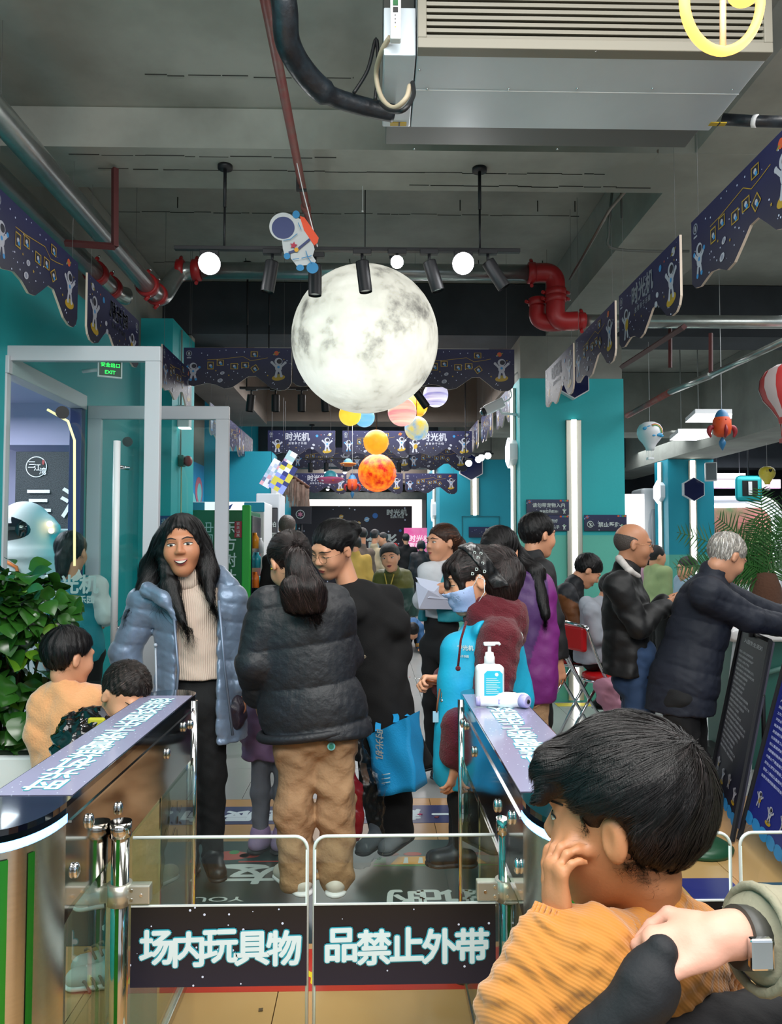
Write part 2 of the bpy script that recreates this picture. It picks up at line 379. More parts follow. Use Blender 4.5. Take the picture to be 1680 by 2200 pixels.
# ------------------------------------------------------------------ floor: bed, then every tile its own piece
fl = bxo('floor', (-6, -2.5, -.25), (10, 26, -.012), m_groove)
def tile_grid(x0, y0, nx, ny, s, m, name='tile'):
    me = None
    for i in range(nx):
        for j in range(ny):
            if me is None:
                o = MB().box((0.0015, .0015, -.02), (s - .0015, s - .0015, 0), bev=.001).build(name, m, fl, (x0, y0, 0)); me = o.data
            else: link(name, me, fl, (x0 + i * s, y0 + j * s, 0))
tile_grid(-.32 - 3 * .65, .08, 8, 7, .65, m_tan)
tile_grid(-.78 - 2 * .625, 4.63, 13, 13, .625, m_tile)
o = MB().box((-6, 12.755, -.02), (10, 25.9, 0)).build('far_tiles', m_tile, fl); o['kind'] = 'stuff'
o = MB().box((6.095, 4.63, -.02), (10, 12.755, 0)).box((-6, 4.63, -.02), (-2.03, 12.755, 0)).box((2.93, -2.4, -.02), (10, 4.63, 0)).box((-6, -2.4, -.02), (-2.27, 4.63, 0)).box((-2.27, -2.4, -.02), (2.93, .08, 0)).build('side_tiles', m_tile, fl); o['kind'] = 'stuff'
# ------------------------------------------------------------------ ceiling, beams
bxo('ceiling', (-6, -2.5, 4.07), (10, 26, 4.3), m_conc)
ct = 0
BEAMS = []
def ceil_z(x, y): return min([4.07] + [l[2] for l, h in BEAMS if l[0] <= x <= h[0] and l[1] <= y <= h[1]])
def beam(lo, hi, m=m_conc):
    global ct; ct += 1; BEAMS.append((lo, hi)); return bxo('trim_%d' % ct, lo, hi, m)
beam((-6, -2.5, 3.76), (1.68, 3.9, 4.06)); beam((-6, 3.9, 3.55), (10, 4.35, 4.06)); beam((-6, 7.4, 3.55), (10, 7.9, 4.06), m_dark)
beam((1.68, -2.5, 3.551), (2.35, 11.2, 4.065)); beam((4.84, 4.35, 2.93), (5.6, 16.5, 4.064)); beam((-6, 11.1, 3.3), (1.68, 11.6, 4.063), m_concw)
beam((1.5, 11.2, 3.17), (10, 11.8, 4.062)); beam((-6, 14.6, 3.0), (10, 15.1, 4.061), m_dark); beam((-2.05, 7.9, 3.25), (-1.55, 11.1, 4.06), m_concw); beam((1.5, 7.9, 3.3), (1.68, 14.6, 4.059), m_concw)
# formwork seams on the ceiling slab and beams
mb = MB()
for (y, z, x0, x1) in ((3.98, 3.549, -1.6, -.2), (4.13, 3.549, -1.5, 1.3), (4.28, 3.549, .2, 1.6), (5.85, 4.069, -2, 1.6), (6.9, 4.069, -2, 1.6), (3.62, 3.759, -1.1, -.1)):
    px, rnd = x0, random.Random(y)
    while px < x1:
        q = px + rnd.uniform(.05, .22); e = rnd.uniform(-.008, .008); mb.box((px, y + e, z - .002), (min(q, x1), y + e + rnd.uniform(.002, .007), z + .003)); px = q + rnd.uniform(0, .012) * rnd.choice((0, 1, 3))
for x in (-1.45, -.52, .64, 1.22, 1.5):
    mb.tube([(x, 5.6, 4.07), (x, 5.6, 3.99)], .004); mb.tube([(x + .3, 6.8, 4.07), (x + .31, 6.8, 4.0)], .004)
o = mb.build('formwork_seams', m_groove, bpy.data.objects['ceiling']); o['kind'] = 'stuff'
# ------------------------------------------------------------------ left wall with its doorway
wl = empty('wall_left', (0, 0, 0)); wl['kind'] = 'structure'
for i, (lo, hi, m) in enumerate([((-2.12, -2.5, 0), (-2.05, 4.28, 3.24), m_teal), ((-2.12, 4.28, 2.56), (-2.05, 5.45, 3.24), m_teal), ((-2.12, 5.45, 0), (-2.05, 6.73, 3.24), m_teal),
        ((-2.2, -2.5, 3.24), (-2.05, 7.4, 4.06), m_conc), ((-2.4, 7.55, 2.55), (-2.25, 10.2, 4.06), m_concw), ((-2.4, 10.8, 0), (-2.2, 24, 4.06), m_teal2)]):
    MB().box(lo, hi).build('wall_panel', m, wl)
mural = MB().box((-2.4, 7.55, 0), (-2.25, 10.2, 2.55)).build('mural_panel', mat('blue_mural', '#3fa5d6', .5, var=.8, vs=1.1, col2='#2a63b8'), wl)
mb = MB()
for (y, z, r, k) in ((8.1, 1.75, .3, 0), (8.9, 2.15, .22, 1), (9.5, 1.9, .3, 2), (9.2, 1.6, .25, 3), (8.5, 2.35, .13, 2), (9.9, 2.2, .2, 1)):
    mb.poly(circ((0, 0), r, 24, r * .9), (-2.245, y, z), (0, 1, 0), (0, 0, 1), .004, k); mb.poly(circ((r * .1, -r * .1), r * .6, 20), (-2.243, y, z), (0, 1, 0), (0, 0, 1), .002, (k + 1) % 4)
mb.build('mural_print', [mat('mural_orange', '#dd6a2a', .5), mat('mural_pink', '#d8687c', .5), mat('mural_aqua', '#8fd6d8', .5), mat('mural_white', '#dfe9f2', .5)], wl)
struct(bxo('column_left', (-2.05, 6.73, 0), (-1.77, 7.55, 3.5), m_teal)).name = 'trim_11'
bxo('trim_12', (-2.4, 10.2, 0), (-1.36, 10.8, 2.75), m_teal2); bxo('trim_13', (-1.36, 10.19, 0), (-1.29, 10.8, 2.6), m_wht)
bxo('trim_14', (-2.2, 7.42, 3.5), (-1.77, 7.55, 3.54), m_conc)
# door surround and white header
do = empty('door_1', (-2.05, 4.28, 0)); do['kind'] = 'structure'
def P_(lo, hi, nm, m, par, bev=.004): o = MB().box(lo, hi, bev=bev).build(nm, m); return to_local(o, par)
P_((-2.125, 4.28, 2.46), (-2.03, 5.45, 2.56), 'header', m_white, do); P_((-2.125, 5.38, 0), (-2.04, 5.45, 2.46), 'door_jamb', m_navy, do); P_((-2.125, 4.28, 0), (-2.04, 4.33, 2.46), 'door_jamb', m_white, do)
def leaf(nm, Y, x0, x1, z1, bw, label):
    r = empty(nm, (x0, Y, 0)); r['kind'] = 'structure'; t = .045
    for lo, hi in (((x0, Y, z1 - bw), (x1, Y + t, z1)), ((x0, Y, .02), (x1, Y + t, .16)), ((x0, Y, .16), (x0 + bw, Y + t, z1 - bw)), ((x1 - bw, Y, .16), (x1, Y + t, z1 - bw))):
        P_(lo, hi, 'door_frame', m_white, r)
    P_((x0 + bw, Y + .018, .16), (x1 - bw, Y + .026, z1 - bw), 'glass_pane', glass('door_glass', '#f0f9f8'), r, 0)
    return r
l1 = leaf('door_2', 4.3, -2.13, -1.2, 2.62, .085, ''); l2 = leaf('door_3', 5.5, -2.045, -1.04, 2.5, .095, '')
def tube_part(nm, pts, r, m, par, seg=12): return to_local(MB().tube(pts, r, seg).build(nm, m), par)
tube_part('handle_and_reflection', [(-1.40, 4.2, .9), (-1.40, 4.2, 2.07)], .019, m_wht, l1)
for z in (1.05, 1.93): tube_part('mount_and_reflection', [(-1.40, 4.2, z), (-1.37, 4.3, z)], .012, m_chr, l1)
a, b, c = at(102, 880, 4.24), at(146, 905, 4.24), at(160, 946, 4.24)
tube_part('handle_and_reflection', [a, b, c, at(160, 1216, 4.24)], .007, mat('reflected_led_yellow', '#f0e6a8', emit=.9), l1)  # LED reflection in the glass, built as a glowing tube; no handle here
tube_part('mount_and_reflection', [at(134, 886, 4.22), at(134, 886, 4.27)], .035, m_blk, l1, 20); tube_part('mount_and_reflection', [at(274, 949, 5.42), at(274, 949, 5.5)], .035, m_blk, l2, 20)  # first disc: reflection in the glass built as a solid; second: real mount
# ------------------------------------------------------------------ lobby behind the doorway
wb = empty('wall_lobby', (0, 0, 0)); wb['kind'] = 'structure'
MB().box((-6, 2.0, 0), (-5.9, 8.2, 2.9)).build('wall_panel', m_lilac, wb); MB().box((-5.9, 7.9, 0), (-2.4, 8.05, 2.95)).build('wall_panel', m_lilac, wb)
MB().box((-5.9, 2.0, 2.85), (-2.12, 8.0, 2.95)).build('ceiling_panel', m_lilac, wb)
MB().box((-3.6, 7.3, 2.45), (-2.4, 7.9, 2.85)).build('wall_panel', m_lilac, wb)
mb = MB()
for i in range(9): mb.box((-2.55 + .02 * (i % 3), 5.0 + .07 * i, 2.835), (-2.22, 5.03 + .07 * i, 2.852))
mb.build('ceiling_print', m_wht, wb)
s_ = empty('lobby_sign_board', at(96, 1215, 7.2), 'black speckled lobby sign with round white logo and large white characters', 'sign')
a, b = at(34, 970, 7.2), at(158, 1300, 7.2)
to_local(MB().box((a.x, 7.2, b.z), (b.x, 7.26, a.z), bev=.006).build('board', mat('speckled_black_sign', '#15171b', .55, var=.8, vs=120, col2='#4c5056', bump=.5, bs=120)), s_)
mb = MB(); o_ = at(78, 1003, 7.19)
mb.poly(circ((0, 0), .098, 32), o_, (1, 0, 0), (0, 0, 1)); mb.poly(circ((0, 0), .09, 32), o_ + Vector((0, -.002, 0)), (1, 0, 0), (0, 0, 1), 0, 1)
text(mb, '三', at(68, 998, 7.18), (1, 0, 0), (0, 0, 1), .075, 0, .01); text(mb, '江', at(80, 1004, 7.18), (1, 0, 0), (0, 0, 1), .07, 0, .01); text(mb, '湾', at(92, 1012, 7.18), (1, 0, 0), (0, 0, 1), .07, 0, .008)
mb.poly(circ((0, 0), .012, 10, .025), at(93, 993, 7.18), (1, 0, 0), (0, 0, 1), 0, 2); text(mb, '三', at(82, 1076, 7.18), (1, 0, 0), (0, 0, 1), .26, 0, .02); text(mb, '江', at(163, 1080, 7.18), (1, 0, 0), (0, 0, 1), .30, 0, .02)
to_local(mb.build('lettering', [m_wht, mat('sign_black', '#16181b', .6), m_red]), s_)
# ------------------------------------------------------------------ right columns and walls
def column(nm, x0, x1, y0, y1, ztop, zsplit=1.6, top=m_teal, low=m_mint):
    r = empty(nm, (x0, y0, 0)); r['kind'] = 'structure'
    to_local(MB().box((x0, y0, zsplit), (x1, y1, ztop)).build('painted_face', top), r); to_local(MB().box((x0, y0, 0), (x1, y1, zsplit)).build('painted_face', low), r)
    if ztop < 3.6: to_local(MB().box((x0 + .01, y0 + .01, ztop), (x1 - .01, y1 - .01, 4.06)).build('bare_concrete', m_conc), r)
    return r
cr_ = column('trim_15', 1.42, 2.44, 7.4, 7.92, 3.13); c2_ = column('trim_16', 4.84, 5.6, 12.5, 13.1, 2.92, 1.35, m_teal2); c3_ = column('trim_17', 1.22, 2.85, 14.2, 17.6, 3.1, 1.1, m_teal2)
def led_channel(x, y, z0, z1, face='front', wide=.1, par=None, core=.018):
    n = -1 if face == 'front' else 0; r = empty('led_strip_light', (x, y, z0))
    if face == 'front': lo, hi, l2_, h2 = (x - wide / 2, y - .03, z0), (x + wide / 2, y, z1), (x - core, y - .042, z0), (x + core, y - .029, z1)
    else: lo, hi, l2_, h2 = (x - .03, y - wide / 2, z0), (x, y + wide / 2, z1), (x - .042, y - core, z0), (x - .029, y + core, z1)
    to_local(MB().box(lo, hi, bev=.006).build('channel', m_alu), r); to_local(MB().box(l2_, h2).build('diffuser', m_led), r); return r
tag(led_channel(1.94, 7.4, .02, 2.72, wide=.15, core=.022), 'tall glowing light strip in a metal channel on front of near teal column', 'light')
tag(led_channel(1.42, 7.66, 1.45, 3.08, 'side', .1), 'thin glowing light strip on side of near teal column, passing through white hexagon', 'light')
tag(led_channel(5.24, 12.5, .5, 2.9, wide=.13, core=.035), 'glowing light strip on front of distant teal column behind the palm', 'light')
tag(led_channel(4.84, 12.8, .5, 2.9, 'side', .14, core=.04), 'glowing light strip on side of distant teal column', 'light')
tag(led_channel(1.87, 14.2, 2.06, 2.75, wide=.16, core=.03), 'short glowing light strip above the small wall hatch on teal wall', 'light')
tag(led_channel(1.22, 15.2, .6, 3.0, 'side', .2, core=.06), 'glowing light strip on corner of far teal wall behind staff member with papers', 'light')
def hexplate(x, y, z, r, face, m, label, t=.075, rim=m_wht):
    e = empty('hexagon_plaque', (x, y, z), label, 'plaque'); h = [(math.cos(R(30 + 60 * i)) * r, math.sin(R(30 + 60 * i)) * r) for i in range(6)]; h2 = [(a * .93, b * .93) for a, b in h]
    u = (1, 0, 0) if face == 'front' else (0, -1, 0); d = Vector((0, -1, 0)) if face == 'front' else Vector((-1, 0, 0))
    to_local(MB().poly(h, Vector((x, y, z)) + d * t, u, (0, 0, 1), t).build('rim', rim), e); to_local(MB().poly(h2, Vector((x, y, z)) + d * (t + .004), u, (0, 0, 1), .004).build('panel', m), e); return e
m_hexn = mat('glossy_navy_panel', '#141c4a', .15, coat=.5)
hexplate(1.94, 7.4, 3.08, .165, 'front', m_hexn, 'large navy hexagon plaque above light strip on near teal column'); hexplate(1.42, 7.66, 2.43, .155, 'side', mat('lit_white_panel', '#e8ecff', emit=1.3), 'white glowing hexagon plaque on side of near teal column')
hexplate(5.24, 12.5, 2.42, .2, 'front', m_hexn, 'navy hexagon plaque on front of distant teal column'); hexplate(4.84, 12.8, 2.4, .2, 'side', MATS['lit_white_panel'], 'white glowing hexagon plaque on side of distant teal column')
hexplate(1.80, 14.2, 2.95, .25, 'front', m_hexn, 'navy hexagon plaque behind the black spotlights on teal wall'); hexplate(1.22, 15.2, 2.2, .22, 'side', MATS['lit_white_panel'], 'slim white glowing plaque on corner of far teal wall')
# wall hatch grooves
mb = MB()
for lo, hi in (((1.63, 14.188, 1.3), (1.645, 14.2, 2.04)), ((2.32, 14.188, 1.3), (2.335, 14.2, 2.04)), ((1.63, 14.188, 2.03), (2.335, 14.2, 2.045))): mb.box(lo, hi)
tag(mb.build('wall_hatch', mat('hatch_joint', '#0f6d7c', .6)), 'square hatch outlined in the far teal wall under short light strip', 'hatch')
# ------------------------------------------------------------------ end of the hall, far walls
we = empty('wall_back', (0, 24, 0)); we['kind'] = 'structure'
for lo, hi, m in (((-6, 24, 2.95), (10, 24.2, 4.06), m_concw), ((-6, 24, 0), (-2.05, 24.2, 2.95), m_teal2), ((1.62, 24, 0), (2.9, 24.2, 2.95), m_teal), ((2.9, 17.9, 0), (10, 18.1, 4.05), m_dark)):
    to_local(MB().box(lo, hi).build('wall_panel', m), we)
to_local(MB().box((1.5, 23.8, 0), (1.62, 24, 3.0)).build('door_post', m_wht), we); to_local(MB().box((-2.1, 23.7, 2.93), (1.62, 23.98, 3.15)).build('shutter_box', m_galv), we)
mb = MB(); mb.box((-2.2, 25.2, 0), (1.8, 25.25, 3.2)); struct(mb.build('window_1', mat('daylit_shopfront', '#fff4ec', emit=1.3)))
mb = MB(); mb.box((4.3, 13.0, 1.35), (4.62, 13.06, 2.38)); struct(mb.build('window_2', mat('daylit_window', '#fffafa', emit=1.8)))
struct(bxo('wall_right', (9.8, -2.5, 0), (10, 24, 4.06), m_conc)); struct(bxo('wall_front', (-6, -2.5, 0), (10, -2.4, .9), m_conc)); beam((-6, 19, 3.05), (10, 19.5, 4.06), m_concw)
# ------------------------------------------------------------------ printed banners with a wavy lower edge
m_ban = mat('navy_star_print', '#131428', .5, stars=26, col2='#181c4c')
m_edge = mat('pale_board_edge', '#c9b8a8', .6)
PR = [mat('print_white', '#a9acb8', .5), mat('print_yellow', '#a8891a', .5), mat('print_blue', '#2c86c4', .5), mat('print_orange', '#c9512a', .5), mat('print_black', '#16182a', .5), mat('print_gold_line', '#8c8030', .5), mat('print_grey', '#7d8296', .5)]
def astro2d(D, cx, cy, s, kind=0):
    """little figure in a space suit; D(points, material)"""
    if kind == 2:
        D(circ((cx, cy - s * .85), s * .5, 18, s * .22, 8), 1); D(circ((cx, cy - s * .72), s * .3, 14, s * .12, 8), 5)
    D(circ((cx, cy - s * .1), s * .26, 14, s * .32), 0); D(circ((cx, cy + s * .38), s * .3, 18, s * .28), 0); D(circ((cx + s * .06, cy + s * .38), s * .2, 16, s * .18), 4)
    for a, b in (((cx - s * .2, cy), (cx - s * .5, cy + s * .3)), ((cx + s * .2, cy), (cx + s * .5, cy + s * .28)), ((cx - s * .12, cy - s * .35), (cx - s * .2, cy - s * .75)), ((cx + s * .12, cy - s * .35), (cx + s * .22, cy - s * .72))):
        D(seg2(a, b, s * .17), 0); D(circ(b, s * .11, 8), 2 if kind == 0 else 0)
    if kind == 1: D(circ((cx + s * .1, cy - s * .15), s * .22, 12, s * .3, -20), 1)
    else: D(circ((cx, cy - s * .05), s * .1, 8), 2)
def saturn2d(D, cx, cy, s, c=3): D(circ((cx, cy), s, 14), c); D(circ((cx, cy), s * 1.7, 18, s * .3, 20), 5); D(circ((cx, cy + s * .25), s * .7, 12, s * .5), c)
BW, BH = .93, .335
OUT = [(-.5, 1), (-.5, .12), (-.46, .03), (-.4, 0), (-.33, .05), (-.28, .08), (-.2, .04), (-.12, -.06), (-.05, -.03), (.03, .12), (.1, .26), (.17, .27), (.24, .12), (.31, -.04), (.38, -.1), (.44, -.09), (.48, -.02), (.5, .1), (.5, 1)]
BAN = {}
def banner_meshes(kind, mirror):
    k = (kind, mirror)
    if k in BAN: return BAN[k]
    mb = MB(); mb.poly([(a * BW, (b - 1) * BH) for a, b in OUT], (0, -.006, 0), (1, 0, 0), (0, 0, 1), .012, 0, 1); o = mb.build('board', [m_ban, m_edge]); 
    pr = MB(); lay = [0]
    def D(pts, m):
        lay[0] += 1; e = .0068 + lay[0] * .00003
        for y, u in ((-e, 1), (e, -1)): pr.poly([(a * u, b) for a, b in pts] if u == 1 else [(-a, b) for a, b in pts][::1], (0, y, 0), (u, 0, 0), (0, 0, 1), 0, m)
    X = lambda a: (a - .5) * BW
    D(circ((X(.05), -.05), .026, 12), 6); D(circ((X(.05), -.05), .019, 12), 4); D(circ((X(.05), -.05), .008, 8, .014), 0); D(seg2((X(.03), -.088), (X(.07), -.088), .008), 0)
    if kind == 'A':
        astro2d(D, X(.09), -.2, .105, 0); astro2d(D, X(.88), -.16, .115, 2); saturn2d(D, X(.86), -.045, .02)
        L = [(.22, -.105), (.33, -.1), (.46, -.085), (.55, -.075), (.62, -.11), (.7, -.1), (.78, -.085)]
        for a, b in zip(L, L[1:]): D(seg2((X(a[0]), a[1]), (X(b[0]), b[1]), .0035), 1)
        for x, y, w_, h_, rot in ((.25, -.155, .052, .066, 0), (.34, -.13, .06, .05, 0), (.47, -.16, .064, .052, 0), (.57, -.15, .064, .05, 0), (.66, -.18, .058, .052, 35), (.655, -.055, .062, .048, 0)):
            q = [(-w_ / 2, -h_ / 2), (w_ / 2, -h_ / 2), (w_ / 2, h_ / 2), (-w_ / 2, h_ / 2)]; ca, sa = math.cos(R(rot)), math.sin(R(rot))
            T = lambda f: [(X(x) + (a * ca - b * sa) * f, y + (a * sa + b * ca) * f) for a, b in q]
            D(T(1), 1); D(T(.82), 4); D(circ((X(x), y), .012, 8), 0); D(circ((X(x) + .008, y - .012), .01, 8), 2)
        for x, y, r in ((.36, -.22, .02), (.34, -.285, .024)): D(circ((X(x), y), r, 10, r * .7, 20), 0); D(circ((X(x), y), r * .5, 8), 6)
    else:
        astro2d(D, X(.14), -.2, .12, 1); astro2d(D, X(.88), -.18, .125, 2); saturn2d(D, X(.92), -.055, .022, 0); D(circ((X(.73), -.075), .018, 12), 2); D(circ((X(.79), -.06), .006, 6), 3)
        for y, u in ((-.0085, 1), (.0085, -1)):
            tm = MB(); text(tm, '时光机', (0, 0, 0), (1, 0, 0), (0, 0, 1), .115, 0, .035); text(tm, 'SHIGUANGJI', (.075, 0, -.06), (1, 0, 0), (0, 0, 1), .013, 2, .01); text(tm, '益 智 亲 子 乐 园', (0, 0, -.092), (1, 0, 0), (0, 0, 1), .034, 0, .025)
            if u == 1: pr.add([(v[0] + X(.44), y, v[2] - .085) for v in tm.v], tm.f, 0)
            else: pr.add([(v[0] + X(.44), y, v[2] - .085) for v in tm.v], [f[::-1] for f in tm.f], 0)
        for x, y, r in ((.68, -.2, .02), (.66, -.245, .022)): D(circ((X(x), y), r, 10, r * .75, -20), 0)
    for x, y, r in ((.3, -.2, .008), (.42, -.24, .009), (.78, -.24, .009), (.93, -.1, .007)): D(star_pts((X(x), y), r), 1)
    p = pr.build('printed_picture', PR)
    r = (o.data, p.data); bpy.data.objects.remove(o); bpy.data.objects.remove(p); BAN[k] = r; return r
def banner(kind, loc, ang, label, group, s=1.0, mirror=False):
    """hung with its top edge at loc; ang turns it about the vertical"""
    a, b = banner_meshes(kind, mirror); e = empty('hanging_banner', loc, label, 'banner', group); e.rotation_euler.z = R(ang); e.scale = ((-s if mirror else s), s, s); link('board', a, e); link('printed_picture', b, e)['kind'] = 'stuff'
    for x in (-.4, .4): w_ = (Matrix.Rotation(R(ang), 4, 'Z') @ Vector((x * (-1 if mirror else 1), 0, 0))); MB().tube([(x, 0, -.01), (x, 0, ceil_z(loc[0] + w_.x, loc[1] + w_.y) - loc[2])], .0012, 5).build('hanging_thread', m_thread, e)
    return e
m_thread = mat('nylon_thread', '#6a6a6a', .4)
G1 = 'wavy navy space banners along the hall'
nm = lambda s, d: ('wavy navy banner with picture frames, ' if s == 'A' else 'wavy navy banner with white lettering, ') + d
XR, ZT = 1.5, 3.02
for (Yc, k, d) in ((3.06, 'A', 'nearest of right-hand row'), (4.13, 'B', 'second from camera in right-hand row'), (5.14, 'A', 'third from camera in right-hand row'), (6.14, 'B', 'last of right-hand row at near column'),
        (8.4, 'B', 'behind white camera on the right'), (9.5, 'A', 'right-hand row beyond near column, frontmost frames'), (10.6, 'B', 'right-hand row beyond near column, after the frames'), (11.7, 'B', 'right-hand row far down the hall'), (12.8, 'A', 'right-hand row, deepest down the hall')):
    banner(k, (XR if Yc < 8 else 1.44 - .02 * (Yc - 8), Yc, ZT if Yc < 8 else ZT + .15), -90, nm(k, d), G1)
for (Yc, k, d, mi) in ((3.65, 'A', 'nearest above left doorway', False), (4.72, 'B', 'mirrored, above white door frame at left', True), (6.24, 'A', 'in front of left teal pillar', False),
        (8.5, 'A', 'seen through glass door, left of vending machine', False), (9.45, 'A', 'above the vending machine on left wall', False), (10.4, 'B', 'left row above the mural', False)):
    banner(k, (-1.6 if Yc < 8 else -1.72, Yc, ZT + (0 if Yc < 8 else -.02)), 90, nm(k, d), G1, mirror=mi)
for i, (x, k) in enumerate(((-1.19, 'A'), (-.25, 'B'), (.75, 'A'))): banner(k, (x + .01, 6.62, 3.21), 0, nm(k, ['left of the moon lamp in front cross row', 'hidden behind the moon lamp', 'right of the moon lamp in front cross row'][i]), G1)
for i, (x, k) in enumerate(((-1.0, 'B'), (0.03, 'A'), (.9, 'B'))): banner(k, (x, 10.6, 3.09), 0, nm(k, ['left of second cross row', 'behind the orange planets in second cross row', 'right of second cross row by blue globe'][i]), G1)
for i, (x, k) in enumerate(((-.8, 'A'), (.12, 'A'), (1.0, 'A'))): banner(k, (x, 11.9, 3.02), 0, nm(k, ['left, tucked behind second cross row', 'middle, tucked behind second cross row', 'right, tucked behind second cross row'][i]), G1)
for i, (x, k) in enumerate(((-.95, 'B'), (.05, 'A'), (1.02, 'A'))): banner(k, (x, 13.6, 2.78), 0, nm(k, ['left of deepest cross row', 'behind glowing sun in deepest cross row', 'right of deepest cross row'][i]), G1)
# ------------------------------------------------------------------ air conditioner
a0 = at(897, 107, 2.55); a1 = at(1655, 107, 2.55); zb = a0.z; x0, x1 = a0.x, a1.x; yb = gd(1180, 277, zb).y
ac = empty('air_conditioner', ((x0 + x1) / 2, 2.8, zb), 'large grey ceiling air conditioner with cream louvred grille', 'air conditioner')
m_acg = mat('grey_sheet_steel', '#d3dce4', .32, .1, var=.3, vs=3, col2='#c0c9d0'); m_cream = mat('cream_metal', '#827e72', .5)
to_local(MB().box((x0, 2.575, zb), (x1, yb, zb + .42), bev=.004).build('casing', m_acg), ac)
to_local(MB().box((x0 - .115, 2.58, zb + .0), (x0 - .004, yb, zb + .17), bev=.004).build('side_box', m_acg), ac); to_local(MB().box((x0 - .115, 2.66, zb + .17), (x0 - .004, yb, zb + .42), bev=.003).build('side_box', mat('dark_steel', '#4c4d4a', .5, .4)), ac)
to_local(MB().box((x0 - .1, yb, zb + .03), (x1 - .02, yb + .19, zb + .4), bev=.003).build('rear_duct', mat('duct_grey', '#6d6f6d', .6, .3)), ac)
for lo, hi in (((x0, 2.53, zb - .004), (x1, 2.58, zb + .032)), ((x0, 2.53, zb + .032), (x0 + .03, 2.58, zb + .42)), ((x1 - .03, 2.53, zb + .032), (x1, 2.58, zb + .42)), ((x0, 2.53, zb + .385), (x1, 2.58, zb + .42))): to_local(MB().box(lo, hi, bev=.003).build('grille_frame', m_cream), ac)
to_local(MB().box((x0 + .02, 2.571, zb + .03), (x1 - .02, 2.576, zb + .4)).build('grille_back', m_blk), ac)
sl = None
for i in range(15):
    z = zb + .045 + i * .0232
    if sl is None: sl = MB().box((-(x1 - x0) / 2 + .03, -.022, -.0055), ((x1 - x0) / 2 - .03, .012, .0055), M=Matrix.Rotation(R(22), 4, 'X')).build('slat', m_cream, ac); sl.location = (0, 2.555 - 2.8, z - zb)
    else: link('slat', sl.data, ac, (0, 2.555 - 2.8, z - zb))
m_yel = mat('yellow_label', '#c9a51c', .5)
for px in (842, 1528):
    p = gd(px + 15, 266, zb); to_local(MB().box((p.x - .035, p.y - .012, zb - .003), (p.x + .03, p.y + .012, zb + .001)).box((p.x - .002, p.y - .012, zb - .0035), (p.x + .004, p.y + .012, zb), 1).build('warning_label', [m_yel, m_blk]), ac)
to_local(MB().box((x0, gd(1000, 194, zb).y, zb - .002), (x1, gd(1000, 194, zb).y + .003, zb + .001)).build('panel_seam', m_wht), ac)
mb = MB()
for px, py in ((918, 191), (1093, 191), (1240, 190), (1402, 190), (1573, 192), (901, 150), (1281, 108), (890, 320), (1197, 320)): p = gd(px, py, zb); mb.ball((p.x, p.y, zb), .005, 0, 8, 5)
to_local(mb.build('screws', m_chr), ac)
p = at(850, 40, 2.5); mb = MB().box((p.x - .018, 2.5, p.z - .068), (p.x + .018, 2.53, p.z + .2), bev=.004); to_local(mb.build('control_strip', m_wht), ac)
mb = MB().box((p.x - .009, 2.496, p.z + .045), (p.x + .008, 2.5, p.z + .062), 0).box((p.x - .009, 2.496, p.z + .022), (p.x + .008, 2.5, p.z + .038), 1)
for i in range(3): mb.box((p.x - .003, 2.497, p.z + .01 - i * .013), (p.x, 2.5, p.z + .013 - i * .013), 1)
mb.ball((p.x - .001, 2.5, p.z - .028), .003, 2, 8, 6); to_local(mb.build('indicator', [mat('green_display', '#0e5a2c', .4), m_blk, mat('green_led', '#9bff3a', emit=6)]), ac)
# ------------------------------------------------------------------ pipes, wires
def run(nm, pts, r, m, label, cat, par=None, seg=12):
    return tag(MB().tube(pts, r, seg).build(nm, m, par), label, cat)
def smooth_pts(P, n=6):
    P = [Vector(p) for p in P]; out = []
    for i in range(len(P) - 1):
        a, b, c, d = P[max(i - 1, 0)], P[i], P[i + 1], P[min(i + 2, len(P) - 1)]
        for k in range(n):
            t = k / n; out.append(.5 * ((2 * b) + (c - a) * t + (2 * a - 5 * b + 4 * c - d) * t * t + (3 * b - a - 3 * c + d) * t ** 3))
    return out + [P[-1]]
m_ins = mat('black_pipe_insulation', '#15171c', .4, var=.4, vs=20, col2='#2c3a44', bump=.3, bs=30)
run('insulated_pipe', smooth_pts([(at(600, -60, 2.5)), at(612, 20, 2.55), at(618, 90, 2.62), at(650, 150, 2.72), at(700, 200, 2.8), at(770, 226, 2.86), at(845, 243, 2.9)]), [.045] * 25 + [.034] * 12, m_ins, 'thick black insulated pipe curving into the air conditioner', 'pipe', seg=16)
for k, (P, lab, r, m) in enumerate((([at(760, 200, 2.8), at(790, 150, 2.8), at(808, 84, 2.8), at(812, 150, 2.8), at(806, 215, 2.8)], 'black cable looping up beside the curved insulated pipe', .007, m_blk), ([at(886, 178, 2.6), at(888, 205, 2.55), at(868, 236, 2.5), at(838, 238, 2.6), at(818, 222, 2.7)], 'black cable looping out of air conditioner side box', .008, m_blk),
        ([at(880, 185, 2.6), at(872, 212, 2.56), at(845, 232, 2.6), at(820, 210, 2.7), at(808, 160, 2.7), at(820, 110, 2.6), at(838, 80, 2.55)], 'beige bundled wires looping beside air conditioner', .009, mat('beige_wire', '#a89b84', .6)))):
    run('cable', smooth_pts(P), r, m, lab, 'cable')
pa = empty('fire_pipe', (-.1, 3, 3.45), 'old red sprinkler pipe running along ceiling above the astronaut ornament', 'pipe')
to_local(MB().tube([(-.38, .6, 3.42), (-.385, 2.6, 3.43), (-.39, 4.9, 3.44)], .021, 14).build('pipe_run', m_redp), pa)
for y in (4.3, 4.85): to_local(MB().tube([(-.39, y, 3.43), (-.39, y + .05, 3.43)], .028, 14).build('pipe_joint', m_redp), pa)
